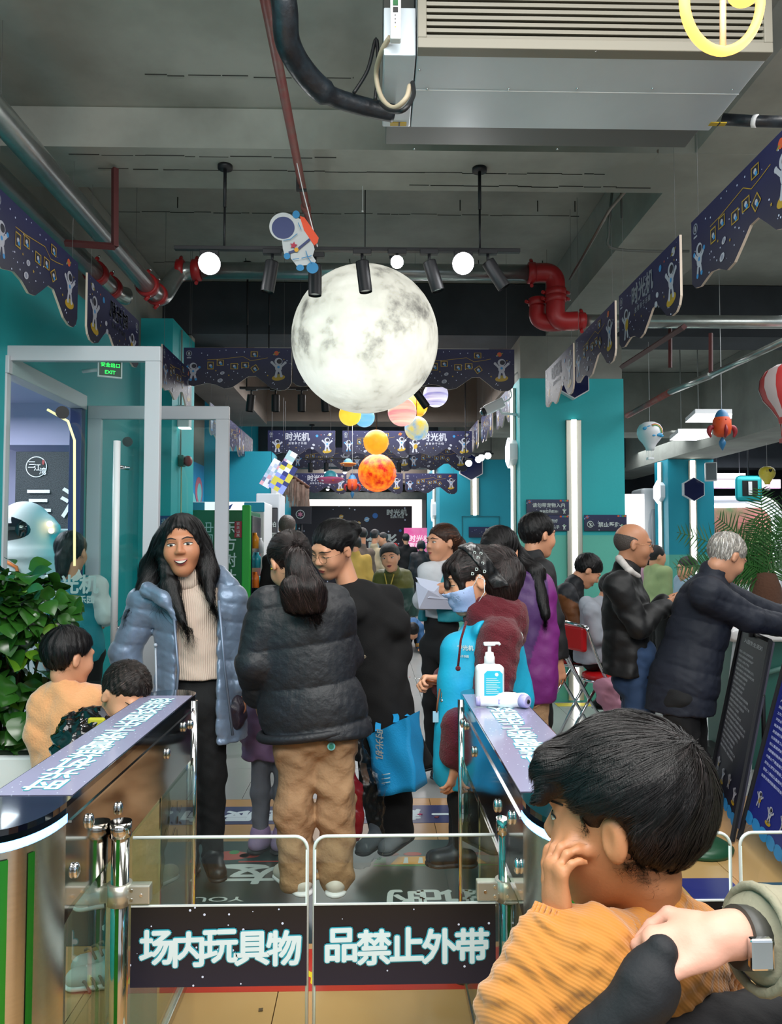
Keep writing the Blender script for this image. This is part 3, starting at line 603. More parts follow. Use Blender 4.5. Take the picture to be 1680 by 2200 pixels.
to_local(MB().box((-.415, 4.02, 3.40), (-.40, 4.04, 3.76)).box((-.415, 4.02, 3.39), (-.36, 4.04, 3.40)).build('hanger', m_blkm), pa)
def galv(pts, r, label, rings, elbows=()):
    e = empty('steel_pipe', pts[0], label, 'pipe'); to_local(MB().tube(pts, r, 22).build('pipe_run', m_galv), e)
    for p, d, w_ in rings:
        p, d = Vector(p), Vector(d).normalized(); mb = MB().tube([p - d * w_, p - d * w_ * .8, p + d * w_ * .8, p + d * w_], [r * 1.12, r * 1.3, r * 1.3, r * 1.12], 22)
        q = d.orthogonal().normalized(); q2 = Vector((0, 0, 1)) if abs(d.z) < .9 else Vector((1, 0, 0))
        for s in (-1, 1): mb.tube([p + q2 * r * 1.45 * s - q * .02, p + q2 * r * 1.45 * s + q * .02], .014, 8); mb.ball(p + q2 * r * 1.45 * s + q * .028, .011, 1, 8, 6)
        to_local(mb.build('clamp_ring', [m_red, m_chr]), e)
    for P in elbows: to_local(MB().tube(smooth_pts(P, 5), r * (1.15 if P[0][0] > 0 else 1.02), 20).build('pipe_elbow', m_red if P[0][0] > 0 else m_galv), e)
    return e
XA, XB = -1.57, -1.84
galv([(XA, .4, 3.3), (XA, 5.28, 3.3)], .062, 'upper of two galvanised pipes running along the left ceiling', [((XA, 5.28, 3.3), (0, 1, 0), .035)])
galv([(XB, .4, 3.3), (XB, 5.05, 3.3)], .062, 'lower of two galvanised pipes running along the left ceiling', [((XB, 5.05, 3.3), (0, 1, 0), .035)])
zc = at(700, 583, 5.75).z
e = galv([(-1.3, 5.75, zc), (1.2, 5.75, zc)], .062, 'galvanised pipe crossing behind the track lights, with red couplings', [((-1.34, 5.75, zc), (1, 0, 0), .035), ((-1.46, 5.75, zc), (1, 0, 0), .03), ((XA, 5.5, 3.31), (0, 1, .1), .03), ((XB, 5.33, 3.3), (0, 1, 0), .03), ((1.2, 5.75, zc), (1, 0, 0), .03)],
    ([(XA, 5.27, 3.3), (XA, 5.45, 3.31), (XA + .02, 5.6, 3.33), (XA + .1, 5.74, zc - .03), (XA + .25, 5.75, zc)], [(XB, 5.04, 3.3), (XB, 5.25, 3.3), (XB, 5.45, 3.3), (XB + .04, 5.55, 3.31)], [(1.2, 5.75, zc), (1.33, 5.75, zc), (1.38, 5.75, zc - .05), (1.385, 5.75, zc - .14)]))
z2 = at(1300, 690, 5.75).z
galv([(1.385, 5.75, zc - .14), (1.385, 5.75, z2 + .14)], .062, 'short vertical galvanised pipe between two red elbows', [((1.385, 5.75, zc - .15), (0, 0, 1), .03), ((1.385, 5.75, z2 + .17), (0, 0, 1), .03)], ([(1.385, 5.75, z2 + .15), (1.385, 5.75, z2 + .05), (1.43, 5.75, z2), (1.55, 5.75, z2)],))
galv([(1.27, 5.86, zc - .2), (1.27, 5.86, z2 + .14)], .055, 'second vertical galvanised pipe just left of the first', [((1.27, 5.86, z2 + .18), (0, 0, 1), .03)], ([(1.27, 5.86, z2 + .15), (1.27, 5.86, z2 + .06), (1.33, 5.84, z2 + .01), (1.44, 5.8, z2)],))
galv([(1.55, 5.75, z2), (5.5, 5.75, z2)], .05, 'galvanised pipe running right from the red elbows behind the banners', [((1.58, 5.75, z2), (1, 0, 0), .03)])
def hanger(pts, label, m=None, r=.016): 
    mb = MB()
    for a, b in zip(pts, pts[1:]): mb.tube([a, b], r, 4, smooth=False)
    return tag(mb.build('pipe_hanger', m or mat('oxide_red_steel', '#4a1f20', .6)), label, 'bracket')
hanger([at(247, 362, 4.1), at(247, 530, 4.1), at(140, 522, 4.1)], 'dark red square hanger carrying the two left pipes', r=.02)
hanger([at(1440, 690, 5.9), at(1440, 790, 5.9)], 'dark red hanger under right pipe, left one'); hanger([at(1527, 716, 5.4), at(1527, 806, 5.4)], 'dark red hanger holding the slanting steel pipe')
hanger([at(1336, 788, 6.6), at(1470, 702, 5.3)], 'dark red channel slanting up behind the right banners', r=.024)
run('slanting_pipe', [at(1527, 806, 5.4), at(1690, 730, 4.3)], .022, m_galv, 'galvanised end of pipe slanting towards top right', 'pipe'); run('slanting_pipe', [at(1348, 893, 8.0), at(1440, 842, 6.4)], .028, m_redp, 'red end of pipe slanting up from near teal column', 'pipe'); run('slanting_pipe', [at(1440, 842, 6.4), at(1527, 806, 5.4)], .026, m_galv, 'middle grey length of pipe slanting up from near column', 'pipe')
run('conduit', [at(1415, 325, 3.9), at(1310, 450, 4.6), at(1225, 600, 5.7)], .011, mat('copper_pipe', '#7a6f66', .35, .7), 'thin copper pipe running along the big ceiling beam', 'pipe')
run('insulated_pipe', [at(1552, 256, 3.2), at(1610, 260, 3.15), at(1690, 262, 3.1)], .024, m_ins, 'black insulated pipe with white band leaving air conditioner on the right', 'pipe', seg=14)
tag(MB().tube([at(1618, 260, 3.14), at(1626, 260, 3.13)], .026, 14).build('pipe_band', m_wht), 'white band around black insulated pipe', 'band')
run('conduit', smooth_pts([at(920, 380, 4.7), at(1100, 383, 4.7), at(1300, 386, 4.7), at(1316, 392, 4.7), at(1312, 440, 4.7), at(1308, 500, 4.75), at(1322, 535, 4.8), at(1480, 540, 4.9)], 5), .009, mat('conduit_grey', '#5d605c', .5, .3), 'grey conduit from smoke detector along ceiling', 'conduit')
run('conduit', [at(990, 357, 4.6), at(1332, 357, 4.6), at(1336, 470, 4.6)], .008, mat('conduit_dark', '#3f4240', .5, .3), 'dark conduit with right-angle bend on the ceiling', 'conduit')
tag(MB().box(at(748, 362, 4.5), at(1107, 357, 4.52)).build('cable_trunking', m_wht), 'white cable trunking strip on ceiling above smoke detector', 'trunking')
c = at(779, 380, 4.3); e = empty('speaker_disc', c, 'white round ceiling speaker hanging left of smoke detector', 'speaker'); mb = MB().lathe([(0, -.012), (.07, -.012), (.082, 0), (.082, .03), (.05, .045), (0, .045)], (0, 0, 0), 28); mb.build('disc', m_wht, e)
MB().tube([(0, 0, .04), (0, 0, 3.56 - c.z)], .004).build('cord', m_wht, e); MB().tube([(0, 0, -.01), (0, 0, -.2)], .0015, 5).ball((0, 0, -.2), .006, 0, 8, 6).build('pull_string', m_wht, e)
c = at(908, 383, 4.7); e = empty('smoke_detector', c, 'white round smoke detector on the ceiling', 'smoke detector'); MB().lathe([(0, -.045), (.025, -.045), (.032, -.02), (.04, -.018), (.052, 0), (.052, .02), (0, .02)], (0, 0, 0), 24).build('body', m_wht, e); MB().lathe([(.033, -.03), (.034, -.024), (.0335, -.018)], (0, 0, 0), 20).build('vent_ring', m_blk, e)
# sprinkler manifold bracket
e = empty('pipe_bracket', at(845, 480, 6.6), 'grey ladder-like pipe bracket on ceiling above the moon lamp', 'bracket')
mb = MB(); X0 = at(845, 480, 6.6)
mb.tube([at(845, 440, 6.6), at(845, 556, 6.6)], .035, 12)
for py, w_ in ((440, 24), (476, 30), (494, 34), (512, 24), (526, 20)): mb.box(at(843 - w_, py + 5, 6.6), at(843 + w_, py - 4, 6.66))
to_local(mb.build('frame', mat('bracket_grey', '#55565a', .5, .5)), e)
# ------------------------------------------------------------------ track lights
def spot_head(px, py, Y, tilt, ln=.17, r=.036, lit=0, yaw=0, label='', par=None, zr=None):
    top = at(px, py, Y); e = empty('spotlight', top, label, 'spotlight', 'black cylinder track spotlights')
    M_ = Matrix.Rotation(R(yaw), 4, 'Z') @ Matrix.Rotation(R(tilt), 4, 'Y')
    d = (M_ @ Vector((0, 0, -1, )).to_4d()).to_3d() if False else (M_.to_3x3() @ Vector((0, 0, -1)))
    if lit == 2: d = (Vector((px * 0 + .0, -.6, 1.2)) - Vector(top)).normalized() if False else (Vector((0, 0, HC)) - Vector(top)).normalized()
    MB().box((-.05, -.018, -.005), (.05, .018, .022), bev=.003).build('adapter', m_blkm, e); MB().tube([(0, 0, 0), (0, 0, -.05)], .008, 8).build('arm', m_blkm, e)
    st = Vector((0, 0, -.045)); mb = MB().tube([st - d * .0, st + d * ln * .92, st + d * ln], [r, r, r * .96], 22, cap=False); mb.tube([st, st + d * .004], [r, r], 22); mb.tube([st + d * (ln - .012), st + d * (ln - .008)], r * .93, 22, 1, smooth=False)
    mb.build('housing', [m_blkm, m_spotlit if lit else mat('spot_reflector', '#8f9296', .25, .8)], e)
    if lit: MB().ball(st + d * (ln - .004), r * (.9 if lit == 2 else .8), 0, 16, 10).build('bulb', m_spotlit, e)
    return e, d, st
def track(pts, Y, label, rods=(), ztop=3.55):
    a, b = at(pts[0], pts[2], Y), at(pts[1], pts[2], Y); e = empty('light_track', a, label, 'light track'); L = b.x - a.x
    MB().box((0, -.017, -.008), (L, .017, .012), bev=.002).build('rail', m_blkm, e)
    for px in rods:
        x = at(px, pts[2], Y).x - a.x; MB().tube([(x, 0, 0), (x, 0, (ztop - a.z) * .55)], .006, 8).tube([(x, 0, (ztop - a.z) * .5), (x, 0, ztop - a.z)], .009, 8).build('rod', m_blkm, e); MB().lathe([(0, -.02), (.04, -.02), (.04, 0), (0, 0)], (x, 0, ztop - a.z), 20).build('ceiling_cup', m_blkm, e)
    return e
track((375, 1117, 534), 4.08, 'black light track hanging on two rods above the moon lamp', (482, 1031))
heads = [(585, 545, 9, 0, 'unlit, leftmost on front track beside astronaut'), (677, 552, 0, 0, 'unlit, half hidden behind astronaut ornament'), (778, 545, -7, 0, 'unlit, in front of the moon lamp top left'), (853, 545, 0, 1, 'lit, above the moon lamp'), (922, 545, -17, 0, 'unlit, right of the moon lamp top'), (1048, 545, -32, 0, 'unlit, rightmost on front track tilted outwards')]
for px, py, t, lit, d in heads:
    spot_head(px, py, 4.06, t, lit=2 if lit else 0, ln=.06 if lit else .165, label='black track spotlight, ' + d)
spot_head(450, 548, 4.06, 0, lit=2, ln=.1, r=.06, label='large brightly lit track spotlight, far left of front track'); spot_head(995, 548, 4.06, 0, lit=2, ln=.1, r=.06, label='large brightly lit track spotlight, right of moon lamp')
for px in (450, 995): p = at(px, 590, 3.95); spot('track_spot_lamp', (p.x, 3.85, p.z), (p.x * .6, 1.2, .6), 55, 75, (1, .98, .95))
track((515, 716, 834), 6.9, 'black light track behind the moon lamp, left half', (530, 577), 4.07); track((862, 950, 829), 6.9, 'short black light track crossing the striped planet', (), 3.5)
for px, t, lit, d in ((540, 6, 0, 'first from left on second track'), (592, 0, 1, 'lit, second from left on second track'), (648, 0, 0, 'third from left on second track'), (697, -4, 0, 'fourth on second track beside moon lamp')): spot_head(px, 838, 6.88, t, lit=0, ln=.15, label='small black track spotlight, ' + d)
spot_head(895, 833, 6.88, -35, lit=0, ln=.16, label='small black track spotlight, tilted beside striped planet')
track((650, 880, 985), 11.4, 'thin black light track crossing in front of the glowing sun', (670, 870), 3.3); 
for i, (px, lit) in enumerate(((667, 0), (701, 1), (741, 1), (792, 1), (823, 1), (857, 0))): spot_head(px, 988, 11.38, 0, lit=lit, ln=.14, r=.035, label='tiny track spotlight near glowing sun, number %s from left' % ['one', 'two', 'three', 'four', 'five', 'six'][i])
track((690, 870, 1031), 14.2, 'thin black light track under the beam beyond the sun', (700, 860), 3.0)
for i, (px, py) in enumerate(((704, 1046), (727, 1046), (757, 1046), (852, 1040))): spot_head(px, py - 14, 14.2, 0, lit=1 if i in (0, 2) else 0, ln=.12, r=.035, label='tiny far spotlight under the sun, %s from left' % ['first', 'second', 'third', 'fourth'][i])
track((995, 1060, 975), 10.22, 'short black light track carrying the cluster of lit spotlights', (1000, 1055), 4.07)
for i, (px, py, lit) in enumerate(((1007, 1002, 1), (1028, 994, 1), (1034, 990, 1), (1048, 986, 1))): spot_head(px, py - 14, 10.2, 0, lit=2, ln=.10, r=.045, label='lit black spotlight in cluster by teal wall, %s from left' % ['first', 'second', 'third', 'fourth'][i])
# ------------------------------------------------------------------ moon lamp and planets
def globe(nm, px, py, Y, rpx, m, label, ztop=3.5, mcord=None):
    c = at(px, py, Y); ztop = ceil_z(c.x, c.y); r = rpx * c.y / FPX; e = empty(nm, c, label, 'lamp' if nm != 'ufo' else 'ornament', 'hanging planet lamps' if nm == 'planet_lamp' else None)
    MB().ball((0, 0, 0), r, 0, 48, 28).build('globe', m, e); MB().tube([(0, 0, r * .98), (0, 0, max(ztop - c.z, r + .1))], .004, 6).build('cord', mcord or m_blk, e); return e, r
def moon_mat():
    m = bpy.data.materials.new('moon_surface'); m.use_nodes = True; nt = m.node_tree; b = nt.nodes['Principled BSDF']; N = nt.nodes.new; L = nt.links.new; tc = N('ShaderNodeTexCoord')
    n = N('ShaderNodeTexNoise'); n.inputs['Scale'].default_value = 3.4; n.inputs['Detail'].default_value = 9; n.inputs['Roughness'].default_value = .62; L(tc.outputs['Object'], n.inputs[0])
    cr = N('ShaderNodeValToRGB'); cr.color_ramp.elements[0].position = .33; cr.color_ramp.elements[0].color = lin('#77756f'); cr.color_ramp.elements[1].position = .47; cr.color_ramp.elements[1].color = lin('#dddccf'); q = cr.color_ramp.elements.new(.62); q.color = lin('#f1f1e6'); L(n.outputs[0], cr.inputs[0])
    v = N('ShaderNodeTexVoronoi'); v.feature = 'DISTANCE_TO_EDGE'; v.inputs['Scale'].default_value = 7; n2 = N('ShaderNodeTexNoise'); n2.inputs['Scale'].default_value = 9; mp = N('ShaderNodeMix'); mp.data_type = 'RGBA'; mp.inputs[0].default_value = .25; L(tc.outputs['Object'], n2.inputs[0]); L(tc.outputs['Object'], mp.inputs[6]); L(n2.outputs[1], mp.inputs[7]); L(mp.outputs[2], v.inputs['Vector'])
    c2 = N('ShaderNodeMapRange'); c2.inputs[1].default_value = 0; c2.inputs[2].default_value = .02; c2.inputs[3].default_value = .93; c2.inputs[4].default_value = 1; L(v.outputs[0], c2.inputs[0])
    mm = N('ShaderNodeMix'); mm.data_type = 'RGBA'; mm.blend_type = 'MULTIPLY'; mm.inputs[0].default_value = 1; L(cr.outputs[0], mm.inputs[6]); L(c2.outputs[0], mm.inputs[7])
    L(mm.outputs[2], b.inputs['Base Color']); L(mm.outputs[2], b.inputs['Emission Color']); b.inputs['Emission Strength'].default_value = .72; b.inputs['Roughness'].default_value = .6
    bp = N('ShaderNodeBump'); bp.inputs['Strength'].default_value = .35; bp.inputs['Distance'].default_value = .01; L(v.outputs[0], bp.inputs['Height']); L(bp.outputs[0], b.inputs['Normal']); return m
e, r = globe('moon_lamp', 784, 730, 4.75, 159, moon_mat(), 'huge glowing white moon lamp hanging in the middle of the hall', 3.9); e['category'] = 'lamp'; [setattr(c_, 'rotation_euler', (.4, .3, 1.9)) for c_ in e.children if c_.name.startswith('globe')]
def planet_mat(nm, c1, c2, vs=4, emit=1.5, bands=False):
    m = mat(nm, c1, .4, emit=emit, col2=c2, vs=vs, aniso=(.2, .2, 4) if bands else None); return m
for args in ((936, 848, 7.6, 27, planet_mat('planet_striped', '#f6f2ff', '#7a74c4', 5, .9, True), 'lilac and white striped planet lamp right of the moon'), (893, 872, 8.6, 26, planet_mat('planet_yellow', '#ffd23a', '#f08a1c', 4, .95, True), 'yellow planet lamp partly behind the pink one'),
    (864, 885, 7.3, 31, planet_mat('planet_pink', '#ffe6c8', '#f0788c', 3, .95, True), 'pink and cream planet lamp under right edge of moon'), (895, 920, 7.95, 26, planet_mat('planet_earth', '#2ba4f0', '#f4d62a', 5, .8), 'blue and yellow earth lamp under the moon'), (808, 950, 8.2, 27, planet_mat('planet_orange', '#f58a12', '#ffab28', 3, .95), 'plain orange planet lamp above the glowing sun'),
    (810, 1016, 9.0, 41, planet_mat('planet_sun', '#ff8410', '#b80c04', 13, .95), 'large fiery red and orange sun lamp'), (752, 891, 7.4, 24, planet_mat('planet_gold', '#ffc02a', '#f7e04c', 3, .95), 'golden planet lamp under left edge of moon'), (783, 896, 7.7, 22, planet_mat('planet_blue', '#8fd0f2', '#5ab4ea', 3, .9, True), 'pale blue planet lamp under the moon')):
    px, py, Y, rp, m, lab = args; e, r = globe('planet_lamp', px, py, Y, rp, m, lab)
    pass
# yellow neon ornament near the camera
e = empty('neon_lamp', at(1550, 0, 1.9), 'glowing yellow neon ringed-planet lamp at top right corner', 'lamp'); mn = mat('neon_warm', '#ffb347', emit=3.6)
ring = [at(1552 + 82 * math.cos(t), -2 + 112 * math.sin(t), 1.9 + .12 * math.cos(t)) for t in [math.pi * k / 24 for k in range(49)]]
to_local(MB().tube(ring[:48], .0125, 12, closed=True).build('neon_ring', mn), e)
to_local(MB().tube([at(1553, 104, 1.9), at(1553, -30, 1.92)], .008, 10).build('neon_bar', mat('neon_unlit', '#d8b48c', .4)), e); to_local(MB().ball(at(1600, -26, 1.92), .045, 0, 24, 14).build('neon_globe', mn), e)
to_local(MB().tube([at(1600, -60, 1.92), (at(1600, -60, 1.92).x, 1.92, 3.76)], .004, 6).build('cord', m_blk), e)
# astronaut ornament
e = empty('astronaut_ornament', at(632, 520, 3.7), 'flat cut-out astronaut with blue visor and orange pack hanging from string', 'ornament')
Y0 = 3.7; S = Y0 / FPX; o0 = at(632, 520, Y0)
ns = [0]
def D(pts, m, t=.002):
    ns[0] += 1; mb = MB().poly([((a - 632) * S, (520 - b) * S) for a, b in pts][::-1], o0 + Vector((0, -.0012 * ns[0] - .003, 0)), (1, 0, 0), (0, 0, 1), .0012 if ns[0] > 1 else .004, 0); return mb, m
mw, mbl, mnv, mor, mrd, mye = mat('orn_white', '#b9bcbe', .6), mat('orn_blue', '#1b78ab', .6), mat('orn_navy', '#1c2c62', .5), mat('orn_orange', '#e0491f', .6), mat('orn_red', '#a81f3e', .6), mat('orn_gold', '#d79a1c', .6)
z = lambda x, y: (560 + x * 160 / 1680, 430 + y * 180 / 1890)
for nmx, pts, m in (('pack', [z(*q) for q in ((890, 345), (990, 380), (1130, 580), (1315, 850), (1290, 960), (1215, 1020), (1000, 720), (900, 450))], mor), ('body', [z(*q) for q in ((480, 930), (500, 1100), (540, 1260), (680, 1230), (680, 1330), (830, 1520), (1000, 1490), (1180, 1490), (1260, 1390), (1180, 1270), (1225, 1120), (1200, 1020), (1100, 860), (980, 680), (900, 420), (800, 380), (700, 420))], mw),
    ('helmet', circ(z(510, 600), 30.5, 40, 31), mw), ('visor', circ(z(508, 630), 24.8, 40, 24.5), mnv), ('glove', circ(z(800, 320), 8, 16, 8.8), mbl), ('glove', circ(z(600, 1290), 7, 16, 7.5), mbl), ('boot', circ(z(900, 1560), 8.5, 16, 7), mbl), ('boot', circ(z(1180, 1560), 13, 20, 12.5), mbl),
    ('belt', seg2(z(640, 1220), z(830, 1150), 5) , mnv), ('belt', seg2(z(820, 1160), z(1120, 900), 5), mnv), ('badge', star_pts(z(750, 1050), 8.6, a0=-80), mrd), ('buckle', circ(z(815, 1155), 5, 8), mye), ('crease', seg2(z(520, 940), z(680, 915), 1.4), mbl), ('crease', seg2(z(680, 915), z(835, 785), 1.4), mbl), ('crease', seg2(z(1030, 1180), z(1080, 1345), 1.6), mbl), ('crease', seg2(z(1080, 1345), z(1165, 1460), 1.6), mbl), ('crease', seg2(z(935, 1360), z(1165, 1300), 1.6), mbl), ('crease', seg2(z(730, 1390), z(880, 1370), 1.6), mbl), ('crease', seg2(z(855, 540), z(925, 700), 1.5), mbl)):
    mb, mm = D(pts, m); to_local(mb.build(nmx, mm), e)
to_local(MB().tube([at(682, 530, 3.71), at(652, 415, 3.75), at(606, 205, 3.85)], .0028, 6).build('string', m_wht), e)
# ------------------------------------------------------------------ turnstiles with their swing gates
m_dkglass = mat('black_glass_top', '#070a16', .04, coat=1.0)
m_stick = mat('pale_star_sticker', '#8f8da8', .22, stars=60, coat=.4)
m_ltx = mat('lettering_white', '#d5e6ea', .4); m_lte = mat('lettering_cyan_edge', '#2a9fb2', .4)
m_bled = mat('blue_led_strip', '#5aa0ff', emit=7)
m_ss2 = mat('polished_steel', '#c2bfba', .09, 1.0)
m_acr = glass('clear_acrylic', '#f4fbf7', 1.0)
m_edgeg = mat('acrylic_edge', '#cfd8d6', .15)
m_grn = mat('painted_green_reflection', '#2e8f33', .22, .75)  # green reflections in the steel, put into the colour of stripes
def turnstile(x0, x1, side, label, zt=.97, y0=1.63, y1=2.78, gates=True):
    """x0..x1 body, side: which side its swing gates face (list of -1/+1)"""
    e = empty('turnstile', ((x0 + x1) / 2, 2.1, 0), label, 'turnstile'); xc, w2 = (x0 + x1) / 2, (x1 - x0) / 2
    A = lambda mb, nm, m, par=None: to_local(mb.build(nm, m), e)
    front = [(xc + w2 * math.cos(t), y0 - .165 * abs(math.sin(t)) ** .9) for t in [math.pi + math.pi * k / 20 for k in range(21)]]
    back = [(xc + w2 * math.cos(t), y1 + .09 * math.sin(t)) for t in [math.pi * k / 14 for k in range(15)]]
    ol = front + back
    A(MB().poly(ol, (0, 0, zt), (1, 0, 0), (0, 1, 0), .012), 'top_cover', m_dkglass)
    A(MB().poly([(x0 + .004, y0 + .04), (x1 - .004, y0 + .04), (x1 - .004, y1 - .03), (x0 + .004, y1 - .03)], (0, 0, zt + .0015), (1, 0, 0), (0, 1, 0), .001), 'top_sticker', m_stick)
    for off, m, dz in ((.05, m_lte, .002), (.023, m_ltx, .0026)):
        mb = MB()
        for i, c in enumerate('时光机益智亲子乐园欢迎您'): text(mb, c, (xc, y0 + .11 + i * .083, zt + dz), (-1, 0, 0), (0, -1, 0), .088, 0, off)
        A(mb, 'lettering' if off < .06 else 'lettering_outline', m)
    # glowing strip round the front end
    st = [(xc + (w2 + .002) * math.cos(t), y0 - .167 * abs(math.sin(t)) ** .9, zt - .03) for t in [math.pi + math.pi * k / 24 for k in range(25)]]
    mb = MB()
    for a, b in zip(st, st[1:]): mb.add([(a[0], a[1], a[2] - .012), (b[0], b[1], b[2] - .012), (b[0], b[1], b[2] + .006), (a[0], a[1], a[2] + .006)], [(0, 1, 2, 3)], 0, True)
    A(mb, 'light_strip', m_bled)
    mb = MB()
    for i in range(2, 23):
        a = st[i]; mb.ball((a[0], a[1] - .001, a[2] - .003), .0055, 0, 8, 6)
    A(mb, 'light_strip', mat('cyan_led_dots', '#bfeaff', emit=14))
    A(MB().poly([(xc + (w2 - .004) * math.cos(t), y1 + .085 * math.sin(t)) for t in [math.pi * k / 14 for k in range(15)]], (0, 0, zt - .02), (1, 0, 0), (0, 1, 0), .02), 'light_strip', m_bled)
    # tapering steel housing under the top
    prof = [(y0, zt - .012), (y1, zt - .012), (y1, zt - .2), (y1 - .02, zt - .215), (y0 + .06, zt - .235), (y0, zt - .25)]
    A(MB().poly([(-a, b) for a, b in prof][::-1], (x0 + .001, 0, 0), (0, -1, 0), (0, 0, 1), x1 - x0 - .002), 'housing', m_ss2)
    for x in (x0 - .001, x1 + .001): A(MB().box((x - .002, y0 + .02, zt - .05), (x + .002, y1 - .02, zt - .045)), 'seam', m_chr)
    bm_ = None
    for s, x in ((-1, x0), (1, x1)):
        for y, z in ((y0 + .05, zt - .16), (y0 + .13, zt - .085), (y0 + .33, zt - .125), (y0 + .78, zt - .11), (y0 + .98, zt - .075), (y0 + 1.08, zt - .09)):
            if bm_ is None: o = MB().ball((0, 0, 0), .017, 0, 14, 8, (.45, .75, 1)).build('bolt_cap', m_chr, e); bm_ = o.data; o.location = (x - xc + s * .003, y - 2.1, z)
            else: link('bolt_cap', bm_, e, (x - xc + s * .003, y - 2.1, z))
    # front leg: round-nosed steel post; rear leg: cabinet
    fl_ = [(xc + w2 * .99 * math.cos(t), y0 - .155 * abs(math.sin(t)) ** .9) for t in [math.pi + math.pi * k / 20 for k in range(21)]] + [(x1 - .004, y0 + .02), (x0 + .004, y0 + .02)]
    k = len(fl_); mb = MB(); P = [(a, b, .02) for a, b in fl_] + [(a, b, zt - .044) for a, b in fl_]; mb.add(P, [(i, (i + 1) % k, (i + 1) % k + k, i + k) for i in range(k)], 0, True)
    A(mb, 'front_post', m_ss)
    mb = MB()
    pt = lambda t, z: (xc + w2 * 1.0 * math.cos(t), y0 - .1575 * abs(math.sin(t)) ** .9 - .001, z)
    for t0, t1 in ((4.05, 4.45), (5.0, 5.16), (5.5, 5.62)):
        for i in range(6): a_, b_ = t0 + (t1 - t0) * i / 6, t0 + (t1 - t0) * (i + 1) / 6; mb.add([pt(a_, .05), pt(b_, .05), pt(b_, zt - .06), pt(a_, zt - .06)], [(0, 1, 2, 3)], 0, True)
    A(mb, 'reflection_stripe', m_grn)  # stripes paint the green reflections onto the steel post
    A(MB().box((x0 + .008, 2.38, .02), (x1 - .008, y1, zt - .21), bev=.006), 'rear_cabinet', m_ss2); A(MB().box((x0 - .005, y0 - .1, 0), (x1 + .005, y1 + .02, .03), bev=.004), 'floor_plate', m_ss)
    for s, x in ((-1, x0), (1, x1)):
        A(MB().box((x - .004, y0 + .03, .06), (x + .004, y1 - .02, zt - .23)), 'side_glass', m_acr)
        A(MB().tube([(x, y1 - .01, .03), (x, y1 - .01, zt - .02)], .011, 8), 'corner_rail', m_chr)
        mb = MB(); c0 = (2.52, .62); xx = x + s * .006
        mb.poly(circ((0, 0), .012, 12), (xx, c0[0], c0[1]), (0, s, 0), (0, 0, 1), 0)
        for a in (90, 30, -30, -90, 210): mb.poly(seg2((math.cos(R(a)) * .03, math.sin(R(a)) * .03), (math.cos(R(a)) * .06, math.sin(R(a)) * .06), .006), (xx, c0[0], c0[1]), (0, s, 0), (0, 0, 1), 0)
        A(mb, 'sensor_mark', m_blk)
    return e
